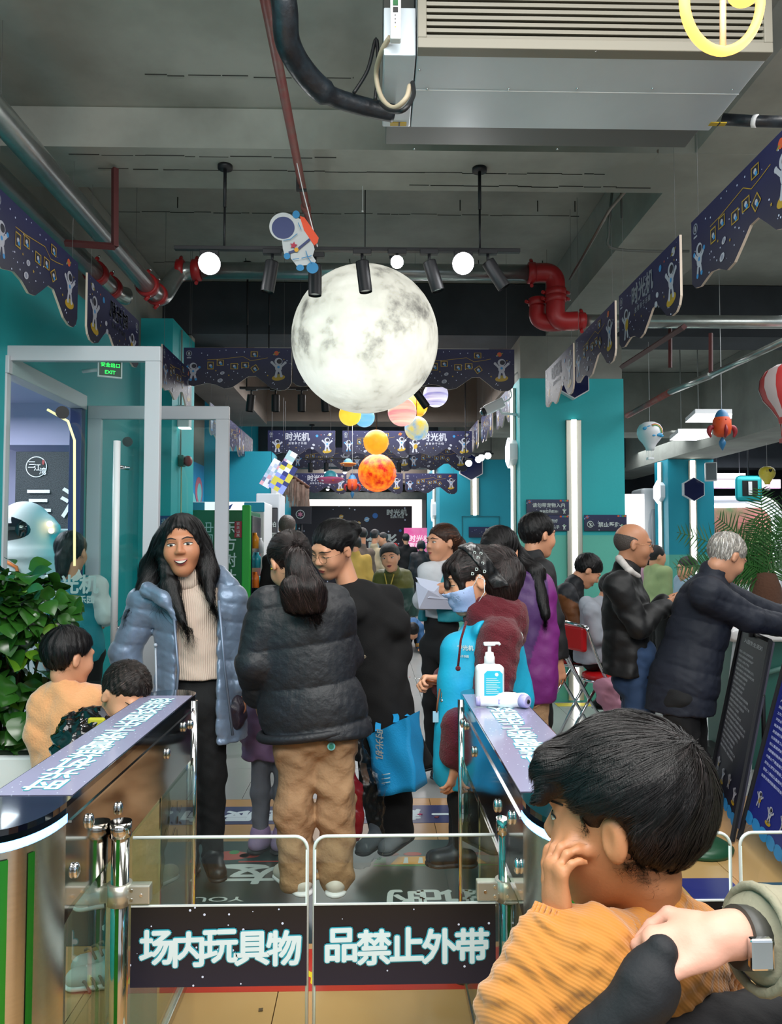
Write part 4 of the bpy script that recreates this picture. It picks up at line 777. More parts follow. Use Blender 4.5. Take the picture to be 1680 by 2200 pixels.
def gate(par, x, dirn, wide, label_dummy, chars, tilt=0.0, y=1.9, zt=.795, zb=.22):
    """pole at x, glass leaf reaching to x + dirn*wide"""
    w = lambda mb, nm, m: to_local(mb.build(nm, m), par)
    w(MB().tube([(x, y, .03), (x, y, .80)], .021, 20), 'gate_pole', m_ss2); w(MB().tube([(x, y, .80), (x, y, .835)], .026, 20), 'pole_collar', m_ss2)
    w(MB().box((x - .003, y - .0225, .03), (x + .005, y - .0205, .8)), 'reflection_stripe', m_grn)  # painted green reflection down the pole
    for z in (.665, .315):
        w(MB().tube([(x, y, z - .025), (x, y, z + .025)], .029, 20).box((x, y - .014, z - .022), (x + dirn * .075, y + .014, z + .022), bev=.003).box((x - dirn * .045, y - .012, z - .02), (x, y + .012, z + .02), bev=.003), 'gate_clamp', m_alu)
        mb = MB()
        for a, b in ((.055, 0), (.032, .011), (.032, -.011)): mb.tube([(x + dirn * a, y - .016, z + b), (x + dirn * a, y - .013, z + b)], .004, 10)
        w(mb, 'clamp_screw', m_chr)
    r = .03; a, b = x + dirn * .03, x + dirn * wide; sh = tilt
    fx = lambda u, v: (a + (b - a) * u, v + sh * u * .0)
    rim = [(a, zb), (b, zb), (b, zt - r + tilt)] + [(b - dirn * r + dirn * r * math.cos(t), zt - r + tilt + r * math.sin(t)) for t in [math.pi / 2 * k / 6 for k in range(7)]] + [(a, zt)]
    w(MB().poly([(p[0], p[1]) for p in (rim if dirn > 0 else rim[::-1])], (0, y - .005, 0), (1, 0, 0), (0, 0, 1), .01), 'glass_leaf', m_acr)
    w(MB().tube([(p[0], y, p[1]) for p in rim[1:]], .0042, 8), 'leaf_edge', m_edgeg)
    z0, z1 = .447, .635; q = lambda u: a + (b - a) * u
    w(MB().add([(q(0), y - .009, z0), (q(1.0), y - .009, z0 + tilt), (q(1.0), y - .009, z1 + tilt), (q(0), y - .009, z1), (q(0), y - .006, z0), (q(1.0), y - .006, z0 + tilt), (q(1.0), y - .006, z1 + tilt), (q(0), y - .006, z1)],
        [(0, 1, 2, 3), (7, 6, 5, 4), (0, 4, 5, 1), (3, 2, 6, 7), (1, 5, 6, 2), (0, 3, 7, 4)] if dirn > 0 else [(3, 2, 1, 0), (4, 5, 6, 7), (1, 5, 4, 0), (7, 6, 2, 3), (2, 6, 5, 1), (4, 7, 3, 0)]), 'gate_sign', mat('gate_sign_print', '#10162e', .35, stars=38, col2='#0a0b10'))
    w(MB().box((min(a, b), y - .01, z1), (max(a, b), y - .006, z1 + .004)), 'sign_edge', m_edgeg)
    lo, hi = min(a, b), max(a, b); n = len(chars)
    for off, m, dy in ((.06, m_lte, .0105), (.03, m_ltx, .0115)):
        mb = MB()
        for i, c in enumerate(chars):
            u = (i + .5) / n; xx = lo + (hi - lo) * (.06 + .9 * u); dz = tilt * (u if dirn > 0 else 1 - u) + random.Random(i).uniform(-.004, .004)
            text(mb, c, (xx, y - dy, (z0 + z1) / 2 + dz - .002), (1, 0, .02), (0, 0, 1), .086, 0, off)
        w(mb, 'lettering' if off < .08 else 'lettering_outline', m)
XL0, XL1, XR0, XR1 = -.815, -.635, .312, .515
tl = turnstile(XL0, XL1, (1,), 'steel turnstile left of the gateway, black top with glowing blue end')
tr = turnstile(XR0, XR1, (-1, 1), 'steel turnstile right of the gateway, sanitizer standing on its far end')
tr2 = turnstile(1.66, 1.84, (-1,), 'steel turnstile of the next lane, beyond right edge')
gate(tl, -.61, 1, .45, '', '场内玩具物'); gate(tr, .325, -1, .468, '', '品禁止外带', tilt=-.0)
gate(tr, .525, 1, .35, '', '请勿奔跑'); gate(tr2, 1.645, -1, .745, '', '请勿追逐打闹')
# sanitizer bottle and thermometer on the right turnstile
c = Vector((.425, 2.73, .97)); c = Vector((at(1052, 1500, 2.62).x, 2.62, .972)); m_frost = mat('frosted_bottle', '#dfe3e6', .35)
e = empty('sanitizer_bottle', c, 'white pump bottle of hand sanitizer with blue label on right turnstile', 'bottle')
bd = Sh(.012).box((0, 0, .062), (.048, .026, .062), .016).cap((0, 0, .12), (0, 0, .132), .02, .014); v, q = polygonise(bd, .0028); np_mesh("bottle_body", v, q, m_frost, e)
MB().lathe([(.0, .125), (.018, .125), (.018, .15), (.015, .155), (.014, .165), (.006, .168), (.006, .19), (0, .19)], (0, 0, 0), 18).build('pump_collar', m_wht, e)
MB().box((-.02, -.012, .188), (.02, .012, .2), bev=.004).tube([(.012, 0, .196), (.032, 0, .196), (.036, 0, .19)], .005, 8).build('pump_head', m_wht, e)
mb = MB().poly([(-.022, -.045), (.04, -.045), (.04, .035), (.03, .045), (-.012, .045), (-.022, .035)], (0, -.0272, .062), (1, 0, 0), (0, 0, 1), .0005, 0)
for i in range(9): mb.poly([(-.016, -.03 + i * .006), (.032 - (i % 3) * .006, -.03 + i * .006), (.032 - (i % 3) * .006, -.0283 + i * .006), (-.016, -.0283 + i * .006)], (0, -.0276, .062), (1, 0, 0), (0, 0, 1), 0, 1)
mb.poly(circ((.02, .033), .006, 14), (0, -.0276, .062), (1, 0, 0), (0, 0, 1), 0, 1); mb.build('label', [mat('cyan_label', '#2bb4cf', .4), m_wht], e)
c = at(1082, 1500, 2.53); e = empty('thermometer', (c.x, 2.53, .972), 'white and lilac infrared thermometer gun lying in front of sanitizer bottle', 'thermometer'); m_lil = mat('lilac_plastic', '#a9a3d4', .35)
s_ = Sh(.02).cap((-.075, 0, .019), (.02, .0, .019), .0165, .018).cap((.01, 0, .022), (.062, -.012, .024), .021, .024).cap((.0, .005, .024), (.04, .03, .028), .015, .014); v, q = polygonise(s_, .0024); np_mesh('grip_and_barrel', v, q, m_wht, e)
MB().tube([(.056, -.018, .024), (.07, -.034, .024), (.073, -.037, .024)], [.022, .0205, .018], 20).build('nozzle', m_lil, e); MB().tube([(.0725, -.0365, .024), (.075, -.0395, .024)], [.008, .006], 14).build('lens', m_blk, e)
MB().box((-.022, -.019, .012), (.01, -.012, .03), bev=.003).build('trigger', m_lil, e); MB().tube([(-.078, 0, .019), (-.092, 0, .019)], [.0168, .014], 16).build('end_cap', m_lil, e)
# ------------------------------------------------------------------ floor stickers
def decal(nm, x0, x1, y0, y1, m, label, z=.0012, cat='floor sticker'):
    e = empty(nm, ((x0 + x1) / 2, (y0 + y1) / 2, 0), label, cat); to_local(MB().box((x0, y0, .0002), (x1, y1, z)).build('sheet', m), e); return e
def ftext(e, s, x, y, size, m, off=.03, z=.0018, ws=1.0): mb = MB(); text(mb, s, (x, y, z), (-1, 0, 0), (0, -1, 0), size, 0, off, ws); return to_local(mb.build('lettering', m), e)
m_fw = mat('floor_print_white', '#c5d2cf', .4); m_fy = mat('floor_print_yellow', '#e8cf1e', .4)
e = decal('floor_sticker', -.66, .36, 2.66, 2.93, mat('red_floor_print', '#c22f26', .3), 'red floor strip with yellow characters just behind the gate signs')
for i, c in enumerate('店你外彩并在'): ftext(e, c, -.47 + i * .143, 2.765, .13, m_fy, .06)
e = decal('floor_sticker', -1.25, .47, 2.97, 3.98, mat('dark_green_floor_print', '#173b38', .3, var=.35, vs=1.2, col2='#141f45'), 'large dark green floor mural with white characters under the crowd')
ftext(e, '友', -.56, 3.58, .2, m_fw, .03, ws=1.3); ftext(e, 'YOU', -.66, 3.34, .06, m_fw, .01, ws=1.8); ftext(e, '记', .27, 3.33, .17, m_fw, .035, ws=1.1); ftext(e, '的', .14, 3.33, .17, m_fw, .035, ws=1.1); ftext(e, 'ME', .2, 3.13, .05, m_fw, .01, ws=1.6)
mb = MB(); z_ = .0016
for pts, k in ((circ((-.84, 3.18), .2, 20, .07), 0), (circ((-.66, 3.14), .14, 16, .08), 0), (circ((-.95, 3.12), .12, 14, .07), 0), (circ((-.62, 3.68), .12, 16, .02), 0), (circ((-.7, 3.8), .1, 18, .055), 1), (circ((-.6, 3.8), .05, 12, .03), 1), (star_pts((-.68, 3.8), .03), 0), (circ((-.68, 3.84), .025, 10), 2), ([(-.64, 3.72), (-.4, 3.72), (-.4, 3.735), (-.64, 3.735)], 1), ([(-.42, 3.72), (-.39, 3.72), (-.39, 3.8), (-.42, 3.8)], 1),
        ([(.0, 3.66), (.46, 3.66), (.46, 3.675), (.0, 3.675)], 2), ([(.08, 3.68), (.42, 3.68), (.36, 3.77), (.12, 3.77)], 3), ([(.0, 3.69), (.06, 3.69), (.06, 3.76), (.02, 3.76)], 2)): mb.poly(pts, (0, 0, z_ + .00005 * k), (1, 0, 0), (0, 1, 0), 0, k)
for i in range(4): mb.poly([(.14 + i * .07, 3.69), (.165 + i * .07, 3.69), (.165 + i * .07, 3.76), (.15 + i * .07, 3.76)], (0, 0, .0019), (1, 0, 0), (0, 1, 0), 0, 0); mb.poly(circ((.08 + i * .11, 3.8), .045, 14, .022), (0, 0, .0018), (1, 0, 0), (0, 1, 0), 0, 1)
to_local(mb.build('printed_picture', [m_fw, mat('floor_print_red', '#b33a2a', .4), mat('floor_print_green', '#2f8a46', .4), mat('floor_print_amber', '#d99a2b', .4)]), e)
e = decal('floor_sticker', -1.45, .62, 4.22, 4.5, mat('navy_floor_print', '#2c3566', .3, var=.3, vs=2, col2='#38427a'), 'navy floor strip with pale blue characters behind the crowd')
for i, c in enumerate('海大辰星向航起一'): ftext(e, c, -1.2 + i * .23, 4.35, .17, m_ltx, .05, ws=1.0)
e = decal('floor_sticker', .62, 1.28, 2.35, 3.6, mat('sea_green_floor_print', '#24584e', .3, var=.3, vs=2, col2='#1d3f5a'), 'sea green floor sticker behind the next lane gates'); e = decal('floor_sticker', 1.62, 2.3, 2.2, 3.45, mat('ocean_floor_print', '#1f4f7a', .3, var=.6, vs=2, col2='#1d5a34'), 'blue and green floor sticker under the standing notice boards')
e = decal('floor_sticker', 1.36, 1.6, 3.0, 3.5, mat('violet_floor_print', '#2c2f78', .35), 'violet blue floor strip by foot of the notice board')
e = decal('floor_sticker', 1.72, 2.16, 7.2, 7.34, mat('yellow_floor_disc', '#c7b53a', .5), 'small yellow patch on floor at foot of the near column light strip')
e = empty('confetti', (0, 0, 0)); bpy.data.objects.remove(e)
rn = random.Random(5)
for i, (px, py, c) in enumerate(((902, 1750, '#c22f6a'), (938, 1756, '#7a2a3a'), (905, 1640, '#d8d4cc'), (1010, 1590, '#b55'), (880, 1455, '#d66'), (900, 1470, '#e8e4e4'), (445, 2045, '#5b2f1a'), (560, 2170, '#4a3a2a'))):
    if len(c) == 4: c = '#' + ''.join(k * 2 for k in c[1:])
    p = gd(px, py, .002); tag(MB().poly(star_pts((0, 0), .016 if i < 2 else .01, 4, .6, 20 * i), (0, 0, .004), (1, 0, .08), (0, 1, 0), .003).build('paper_scrap', mat('scrap_' + c[1:], c, .6), None, (p.x, p.y, .001)), 'tiny %s paper scrap on floor %s' % (('pink', 'beside blue floor strip'), ('maroon', 'right of the pink scrap'), ('pale', 'on grey tiles by black-coated woman'), ('rose', 'by the masked staff member\'s legs'), ('rosy', 'below the crawling boy'), ('white', 'on far grey tiles'), ('brown', 'behind left gate leaf, upper'), ('dark', 'in the gateway, nearest the camera'))[i], 'paper scrap', 'paper scraps on the floor')
# ------------------------------------------------------------------ left: planter shrub, statue, machines
import itertools
def leaf_mesh(L=.07, W=.036):
    vs, fs = [], []; N = 6
    for i in range(N + 1):
        t = i / N; w_ = W * math.sin(math.pi * t ** .8) ** .9 + .0005; y = L * t; z = -.02 * t * t
        vs += [(-w_, y, z + w_ * .25), (0, y, z), (w_, y, z + w_ * .25)]
    for i in range(N): a = i * 3; fs += [(a, a + 1, a + 4, a + 3), (a + 1, a + 2, a + 5, a + 4)]
    return MB().add(vs, fs, 0, True)
m_leaf = mat('glossy_leaf', '#2c5c1f', .22, var=.7, vs=9, col2='#16380f'); m_leaf2 = mat('young_leaf', '#5f8f24', .3, var=.5, vs=9, col2='#3d7a1c'); m_stem = mat('plant_stem', '#4a3a24', .8)
lf = [leaf_mesh().build('leaf', m) for m in (m_leaf, m_leaf2)]; lme = [o.data for o in lf]
for o in lf: bpy.data.objects.remove(o)
pc = Vector((-1.62, 3.45, 0)); e = empty('potted_shrub', pc, 'dense glossy green shrub in white planter beside the left turnstile', 'plant'); m_bush = mat('planter_soil', '#0d1c0b', .9)
rn = random.Random(11)
stem = MB()
for k in range(16): a, b = rn.uniform(-.3, .25), rn.uniform(-.2, .2); stem.tube([(a * .3, b * .3, .5), (a * .6, b * .6, .9), (a * .8, b * .5, 1.2)], .006, 5)
stem.build('stem', m_stem, e)
cnt = 0; fol = MB(); base_leaf = leaf_mesh()
ells = [((-.05, -.05, 1.12), (.34, .3, .32)), ((.06, -.1, 1.22), (.24, .24, .14)), ((-.15, 0, 1.27), (.26, .24, .12)), ((.02, -.05, .88), (.27, .26, .3)), ((-.2, -.05, .85), (.3, .26, .3)), ((-.25, -.05, 1.05), (.3, .28, .32))]
while cnt < 1150:
    c, r = rn.choice(ells); d = Vector((rn.gauss(0, 1), rn.gauss(0, 1) - .5, rn.gauss(0, 1))).normalized(); f = rn.uniform(.8, 1.06)
    p = Vector((c[0] + d.x * r[0] * f, c[1] + d.y * r[1] * f, c[2] + d.z * r[2] * f)); p.x = max(p.x, -.3); dr = (d * .6 + Vector((rn.uniform(-.7, .7), rn.uniform(-.5, .2), rn.uniform(-.9, .1)))).normalized()
    q = dr.to_track_quat('Y', 'Z'); q = q @ Euler((0, rn.uniform(-.9, .9), 0)).to_quaternion(); s = rn.uniform(.75, 1.45)
    if cnt < 290: o = link('leaf', lme[0 if rn.random() < .8 else 1], e, p); o.rotation_euler = q.to_euler(); o.scale = (s, s, s)
    else: fol.add([p * .97 + (q @ Vector(v)) * s + Vector((0, .04, .03)) for v in base_leaf.v], base_leaf.f, 0, True)
    cnt += 1
o = fol.build('foliage', m_leaf, e); o['kind'] = 'stuff'
pt = empty('planter', (-1.62, 3.45, 0), 'white box planter standing under the green shrub', 'planter'); to_local(MB().box((-2.0, 3.2, 0), (-1.3, 3.7, .64), bev=.012).build('box', m_wht), pt); to_local(MB().box((-1.97, 3.23, .6), (-1.33, 3.67, .655), bev=.01).build('soil', m_bush), pt)  # white box filled with dark soil
# astronaut statue in the lobby
c = at(62, 1135, 5.75); e = empty('astronaut_statue', (c.x, 5.75, 0), 'white astronaut statue with black visor standing in the lobby', 'statue'); m_suit = mat('suit_white', '#d5dad9', .5)
X, Z = c.x, c.z
s_ = Sh(.06).ell((X - .03, 5.75, Z + .01), (.185, .2, .19)).cap((X - .03, 5.76, Z - .2), (X - .03, 5.76, Z - .5), .22, .26).cap((X + .16, 5.76, Z - .3), (X + .3, 5.72, Z - .62), .1, .09).cap((X - .22, 5.76, Z - .3), (X - .36, 5.72, Z - .62), .1, .09).cap((X - .15, 5.78, Z - .6), (X - .17, 5.78, .1), .13, .11).cap((X + .09, 5.78, Z - .6), (X + .12, 5.78, .1), .13, .11)
s_.box((X + .2, 5.95, Z - .2), (.09, .08, .2), .03).cap((X + .15, 5.74, Z + .04), (X + .2, 5.72, Z - .0), .05, .045)
for k in range(3): s_.cap((X - .09, 5.72, Z - .155 - k * .03), (X + .03, 5.72, Z - .155 - k * .03), .15 + .012 * k, None, ((0, 0, 1), .16))
sdf('suit', s_, m_suit, .016, e)
to_local(MB().ball((X - .05, 5.63, Z - .01), .125, 0, 28, 16, (1.15, .8, .95)).build('visor', mat('visor_black', '#05070c', .06, coat=1)), e)
to_local(MB().ball((X + .19, 5.66, Z + .03), .022).ball((X + .2, 5.665, Z - .02), .02).build('helmet_lamp', mat('warm_lamp', '#ffd9a0', emit=4)), e)
to_local(MB().box((X + .23, 5.60, Z - .42), (X + .28, 5.61, Z - .365)).build('red_flag_patch', m_red), e); to_local(MB().tube([(X - .1, 5.53, Z - .22), (X + .02, 5.52, Z - .28), (X + .06, 5.52, Z - .42)], .012, 8).build('orange_strap', mat('strap_orange', '#d9742c', .6)), e)
# vending machines along the left wall
m_green = mat('machine_green', '#0d5e2d', .35); m_brg = mat('bright_green_edge', '#2fae3c', .4)
def vend(nm, x0, x1, y0, y1, z1, m, label):
    e = empty(nm, ((x0 + x1) / 2, (y0 + y1) / 2, 0), label, 'vending machine'); to_local(MB().box((x0, y0, .03), (x1, y1, z1), bev=.012).build('cabinet', m), e); return e
e = vend('vending_machine', -2.2, -1.24, 7.62, 8.42, 1.85, m_green, 'tall green juice vending machine with white characters on its side')
mb = MB(); text(mb, '东', at(492, 1132, 7.6), (1, 0, 0), (0, 0, 1), .15, 0, .01); text(mb, '方', at(492, 1168, 7.6), (1, 0, 0), (0, 0, 1), .15, 0, .01); text(mb, '树', at(492, 1203, 7.6), (1, 0, 0), (0, 0, 1), .15, 0, .01); text(mb, '叶', at(492, 1238, 7.6), (1, 0, 0), (0, 0, 1), .15, 0, .01)
text(mb, '中国茶', at(446, 1160, 7.6), (0, 0, -1), (1, 0, 0), .12, 0, .0); to_local(mb.build('lettering', m_fw), e)
a, b = at(504, 1120, 7.605), at(519, 1155, 7.605); mb = MB().box((a.x, 7.6, b.z), (b.x, 7.615, a.z))
for i, c in enumerate('农夫山泉'): text(mb, c, at(511.5, 1125 + i * 8.3, 7.597), (1, 0, 0), (0, 0, 1), .034, 1, .005)
to_local(mb.build('red_label', [mat('label_red', '#9c1c2e', .5), m_fw]), e)
to_local(MB().box((-1.30, 7.6, .05), (-1.22, 7.68, 1.9), bev=.01).build('corner_post', m_brg), e); to_local(MB().box((-1.239, 7.75, .6), (-1.22, 8.36, 1.8), bev=.004).build('display_window', mat('display_glass', '#1a2430', .1, coat=.6)), e)
for i, (y, z, c) in enumerate(((7.85, 1.55, '#d98a1c'), (8.0, 1.35, '#2a9fb0'), (7.9, 1.15, '#e0701c'), (8.2, 1.5, '#d0d4d8'), (8.1, 1.1, '#2a9fb0'))): to_local(MB().lathe([(0, -.08), (.035, -.08), (.035, .03), (.015, .06), (.015, .08), (0, .08)], (-1.205, y, z), 12).build('drink_bottle', mat('drink' + c[1:], c, .3)), e)
e = vend('vending_machine', -2.22, -1.2, 8.45, 9.1, 1.98, m_wht, 'white and blue vending machine behind the green one'); mb = MB().box((-2.2, 8.435, 1.87), (-1.85, 8.45, 1.97), 0).box((-1.42, 8.435, 1.87), (-1.2, 8.45, 1.97), 1).box((-1.85, 8.436, 1.86), (-1.42, 8.45, 1.975), 2)
mb.poly([(0, 0), (.05, .03), (.08, .09), (.03, .06)], (-1.62, 8.43, 1.87), (1, 0, 0), (0, 0, 1), 0, 3).poly([(0, 0), (-.03, .04), (-.04, .09), (.0, .06)], (-1.62, 8.43, 1.87), (1, 0, 0), (0, 0, 1), 0, 3); to_local(mb.build('header_print', [mat('cyan_print', '#1c9fc4', .4), MATS['cyan_print'], mat('lit_white', '#ffffff', emit=.9), mat('logo_blue', '#2a4fa8', .4)]), e)
e = vend('photo_booth', -1.4, -1.12, 9.15, 9.7, 2.12, mat('booth_white', '#dde3ea', .3), 'slim white rounded kiosk with dark screen behind the green machine'); e['category'] = 'kiosk'
to_local(MB().box((-1.3, 9.13, 1.1), (-1.14, 9.15, 1.95), bev=.01).build('screen', m_dkglass), e); mb = MB(); text(mb, '自拍', (-1.22, 9.125, 1.75), (1, 0, 0), (0, 0, 1), .07, 0, .01); text(mb, '乐园', (-1.22, 9.125, 1.62), (1, 0, 0), (0, 0, 1), .07, 0, .01); to_local(mb.build('lettering', m_fw), e)
# wall fittings on the left
c = at(236, 792, 4.9); e = empty('exit_sign', c, 'green lit EXIT sign on left wall above the second door', 'sign')
M_ = Matrix.Translation(c) @ Matrix.Rotation(R(28), 4, 'Z'); mb = MB().box((-.075, -.012, -.06), (.075, .012, .06), bev=.004, M=M_); to_local(mb.build('housing', m_wht), e)
to_local(MB().box((-.066, -.016, -.05), (.066, -.012, .05), M=M_).build('panel', mat('sign_dark_green', '#052a12', .4, emit=.3)), e); mb = MB(); u = M_.to_3x3() @ Vector((1, 0, 0)); o_ = M_ @ Vector((0, -.018, .02)); text(mb, '安全出口', o_, u, (0, 0, 1), .03, 0, .01); text(mb, 'EXIT', M_ @ Vector((0, -.018, -.027)), u, (0, 0, 1), .032, 0, .01); to_local(mb.build('lettering', mat('exit_green', '#2dff5a', emit=2.2)), e)
to_local(MB().tube([c, c + Vector((-.2, .08, 0))], .012, 8).build('wall_arm', m_wht), e)
c = at(411, 998, 7.3); e = empty('fire_alarm_bell', (-1.72, 7.0, c.z), 'small red fire alarm bell on the left teal pillar', 'alarm bell'); MB().ball((.03, 0, 0), .05, 0, 20, 12, (.8, 1, 1)).build('bell', m_red, e); MB().box((-.05, -.05, -.05), (.0, .05, .05), bev=.005).build('back_box', mat('box_grey_green', '#3f6f63', .5), e)
MB().tube([(-.035, -.02, .05), (-.035, -.02, 1.2)], .008, 6).build('conduit', m_conc, e); MB().tube([(-.03, 0, -.05), (-.03, .02, -1.6)], .006, 6).build('conduit', mat('cable_cream', '#b9b48a', .6), e)
c = at(427, 905, 7.2); e = empty('emergency_lamp', (-1.70, 6.95, c.z), 'white emergency lamp box on left pillar above alarm bell', 'lamp'); MB().box((-.07, -.05, -.1), (.04, .05, .1), bev=.01).build('body', m_wht, e); MB().box((-.06, -.04, -.11), (.04, .04, -.1)).build('diffuser', mat('soft_white_lamp', '#eafff8', emit=2), e)
def sign(px0, py0, px1, py1, Y, lines, label, extra=True, m=None, icon=None):
    a, b = at(px0, py0, Y), at(px1, py1, Y); W, H = b.x - a.x, a.z - b.z; e = empty('wall_sign', ((a.x + b.x) / 2, Y, (a.z + b.z) / 2), label, 'sign')
    MB().box((-W / 2, 0, -H / 2), (W / 2, .012, H / 2), bev=.002).build('board', m or mat('sign_navy', '#151a33', .4, stars=24, col2='#1a2250'), e)
    mb = MB()
    for s, u, v, size in lines: text(mb, s, (W * (u - .5), -.003, H * (.5 - v)), (1, 0, 0), (0, 0, 1), size * H, 0, .015)
    if extra:
        for i in range(4): mb.poly([(0, 0), (W * .045, 0), (W * .045, H * .1), (0, H * .1)], (W * (.28 + i * .052), -.002, H * .37), (1, 0, 0), (0, 0, 1), 0, 1 + i % 3)
        mb.poly(circ((0, 0), H * .09, 12), (-W * .43, -.002, H * .36), (1, 0, 0), (0, 0, 1), 0, 1); mb.poly(circ((0, 0), H * .16, 14, H * .03, 20), (-W * .43, -.0025, H * .36), (1, 0, 0), (0, 0, 1), 0, 2)
        astro2d(lambda p, k: mb.poly(p, (W * .38, -.0025 - .0001 * len(mb.f) * .05, -H * .22), (1, 0, 0), (0, 0, 1), 0, 0 if k in (0, 1, 2, 5) else 3), 0, 0, H * .22, 0)
    if icon:
        c = (-W * .36, -.08 * H)
        for r, k in ((.2, 0), (.165, 4), ): mb.poly(circ(c, H * r, 24), (0, -.002 - .0003 * k, 0), (1, 0, 0), (0, 0, 1), 0, k)
        mb.poly(seg2((c[0] - .12 * H, c[1] + .12 * H), (c[0] + .12 * H, c[1] - .12 * H), .03 * H), (0, -.004, 0), (1, 0, 0), (0, 0, 1), 0, 0); astro2d(lambda p, k: mb.poly(p, (c[0], -.0038, c[1]), (1, 0, 0), (0, 0, 1), 0, 0), 0, 0, H * .16)
    mb.build('lettering', [m_fw, mat('sq_orange', '#c9582a', .5), mat('sq_blue', '#2f6fb0', .5), mat('sq_green', '#3f8f4a', .5), mat('sign_navy_plain', '#151a33', .5)], e); return e
sign(1131, 1073, 1223, 1107, 7.37, [('请勿带宠物入内', .52, .36, .3), ('谢谢您的配合!', .52, .76, .19)], 'navy wall sign with no-pets message on near teal column, upper one')
sign(1131, 1107, 1223, 1141, 7.37, [('请看好', .6, .36, .24), ('您的小孩子', .55, .74, .24)], 'navy wall sign under the no-pets sign, partly behind a head'); sign(1255, 1106, 1347, 1141, 7.37, [('禁止攀爬', .58, .6, .34)], 'navy wall sign with no-climbing symbol on near teal column', icon=True)
sign(1007, 1132, 1080, 1155, 14.15, [('您已进入', .62, .25, .22), ('监控区域', .62, .55, .2), ('请注意', .6, .82, .16)], 'small navy camera notice on far teal wall', extra=False)
sign(343, 1108, 395, 1136, 6.7, [('北时光机', .5, .4, .4), ('欢迎您', .5, .8, .2)], 'small blue sign on left pillar beside the smiling woman', False, mat('sign_blue', '#1d3a7a', .4))
# suspended tilted poster boxes
def slab(px, py, Y, w_, h_, rot, cols, label, seed):
    c = at(px, py, Y); e = empty('hanging_poster_board', c, label, 'poster'); M_ = Matrix.Rotation(R(rot), 4, 'Y'); MB().box((-w_ / 2, 0, -h_ / 2), (w_ / 2, .03, h_ / 2), M=M_).build('panel', m_blkm, e)
    mb = MB(); rn = random.Random(seed); n = 7
    for i in range(3):
        for j in range(n): mb.add([M_ @ Vector((-w_ / 2 + w_ * a / 3, -.002, -h_ / 2 + h_ * b / n)) for a, b in ((i, j), (i + 1, j), (i + 1, j + 1), (i, j + 1))], [(0, 1, 2, 3)], rn.randrange(len(cols)))
    mb.build('printed_picture', [mat('poster_' + c[1:], c, .3, emit=.45) for c in cols], e); MB().tube([(0, .015, 0), (0, .015, 3.28 - c.z)], .003, 5).build('cord', m_blk, e)
slab(583, 1017, 9.3, .13, .36, 30, ['#b7c4dd', '#d7a7b4', '#8fb4c8', '#e0e2ee', '#6a7a9a'], 'slim tilted picture board hanging, left of three', 1); slab(612, 1003, 9.42, .12, .42, 30, ['#d9d3c0', '#b49ab8', '#9fc0c8', '#e6e8ea'], 'slim tilted picture board hanging, middle of three', 2); slab(608, 1026, 9.2, .2, .36, 30, ['#4a57b8', '#8fa0e8', '#d7def4', '#2c3470', '#c9c04a'], 'blue tilted poster board with pale writing, front of three', 3)
# ------------------------------------------------------------------ cameras
def cctv(px, py, Y, s, wall, label):
    c = at(px, py, Y); e = empty('security_camera', c, label, 'camera'); M_ = Matrix.Rotation(R(-25), 4, 'Y') @ Matrix.Scale(s, 4)
    MB().box((-.08, -.035, -.035), (.08, .035, .04), bev=.01, M=M_).build('body', m_wht, e); MB().tube([M_ @ Vector((-.08, 0, 0)), M_ @ Vector((-.105, 0, 0))], .034 * s, 16).build('lens_ring', m_blk, e); MB().ball(M_ @ Vector((-.1, 0, 0)), .022 * s, 0, 14, 8).build('lens', mat('camera_lens', '#2c6b78', .05, coat=1), e)
    MB().tube([M_ @ Vector((.03, 0, -.035)), M_ @ Vector((.03, 0, -.07)), Vector((wall, 0, -.06 * s))], .011 * s, 10).build('bracket', m_wht, e)
    MB().tube(smooth_pts([M_ @ Vector((.08, 0, 0)), Vector((.13 * s, 0, .08 * s)), Vector((.12 * s, 0, .2 * s)), Vector((.2 * s, 0, .28 * s)), Vector((wall, 0, .24 * s))]), .006 * s, 8).build('cable', m_wht, e); MB().box((wall - .01, -.05, .14 * s), (wall + .03, .05, .34 * s), bev=.005).build('junction_box', m_wht, e)
cctv(1062, 874, 7.55, 1.3, .25, 'white bullet security camera on side of near teal column'); cctv(912, 995, 14.3, 1.3, .27, 'tiny white security camera far down the hall on right')
# ------------------------------------------------------------------ the open hall on the right
def led_panel(px0, px1, py, Y, d, label):
    a, b = at(px0, py, Y), at(px1, py, Y); e = empty('pendant_panel', a, label, 'lamp'); W = b.x - a.x; o6 = [(0, d * .35), (W * .28, -0.0), (W, 0), (W * .98, d * .6), (W * .7, d), (W * .2, d)]
    P = [(0, -d * .5), (W * .3, d * .5), (W * .95, d * .5), (W * 1.0, 0), (W * .7, -d * .5)]
    P = [(0, -d * .6), (W * .75, -d * .6), (W, 0), (W * .9, d * .6), (W * .25, d * .6)]
    MB().poly(P, (0, 0, .055), (1, 0, 0), (0, 1, 0), .05).build('frame', m_wht, e); MB().poly(P[::-1], (0, 0, .003), (1, 0, 0), (0, 1, 0), 0).build('diffuser', mat('panel_light', '#ffffff', emit=7), e)
    MB().tube([(W * .3, 0, .05), (W * .3, 0, 4.06 - a.z)], .006, 6).build('cord', mat('grey_cord', '#8d908e', .6), e)
led_panel(1470, 1572, 899, 8.6, .5, 'white glowing polygon pendant lamp, upper one behind orange rocket'); led_panel(1436, 1528, 939, 9.2, .5, 'white glowing polygon pendant lamp, lower one beside orange rocket')
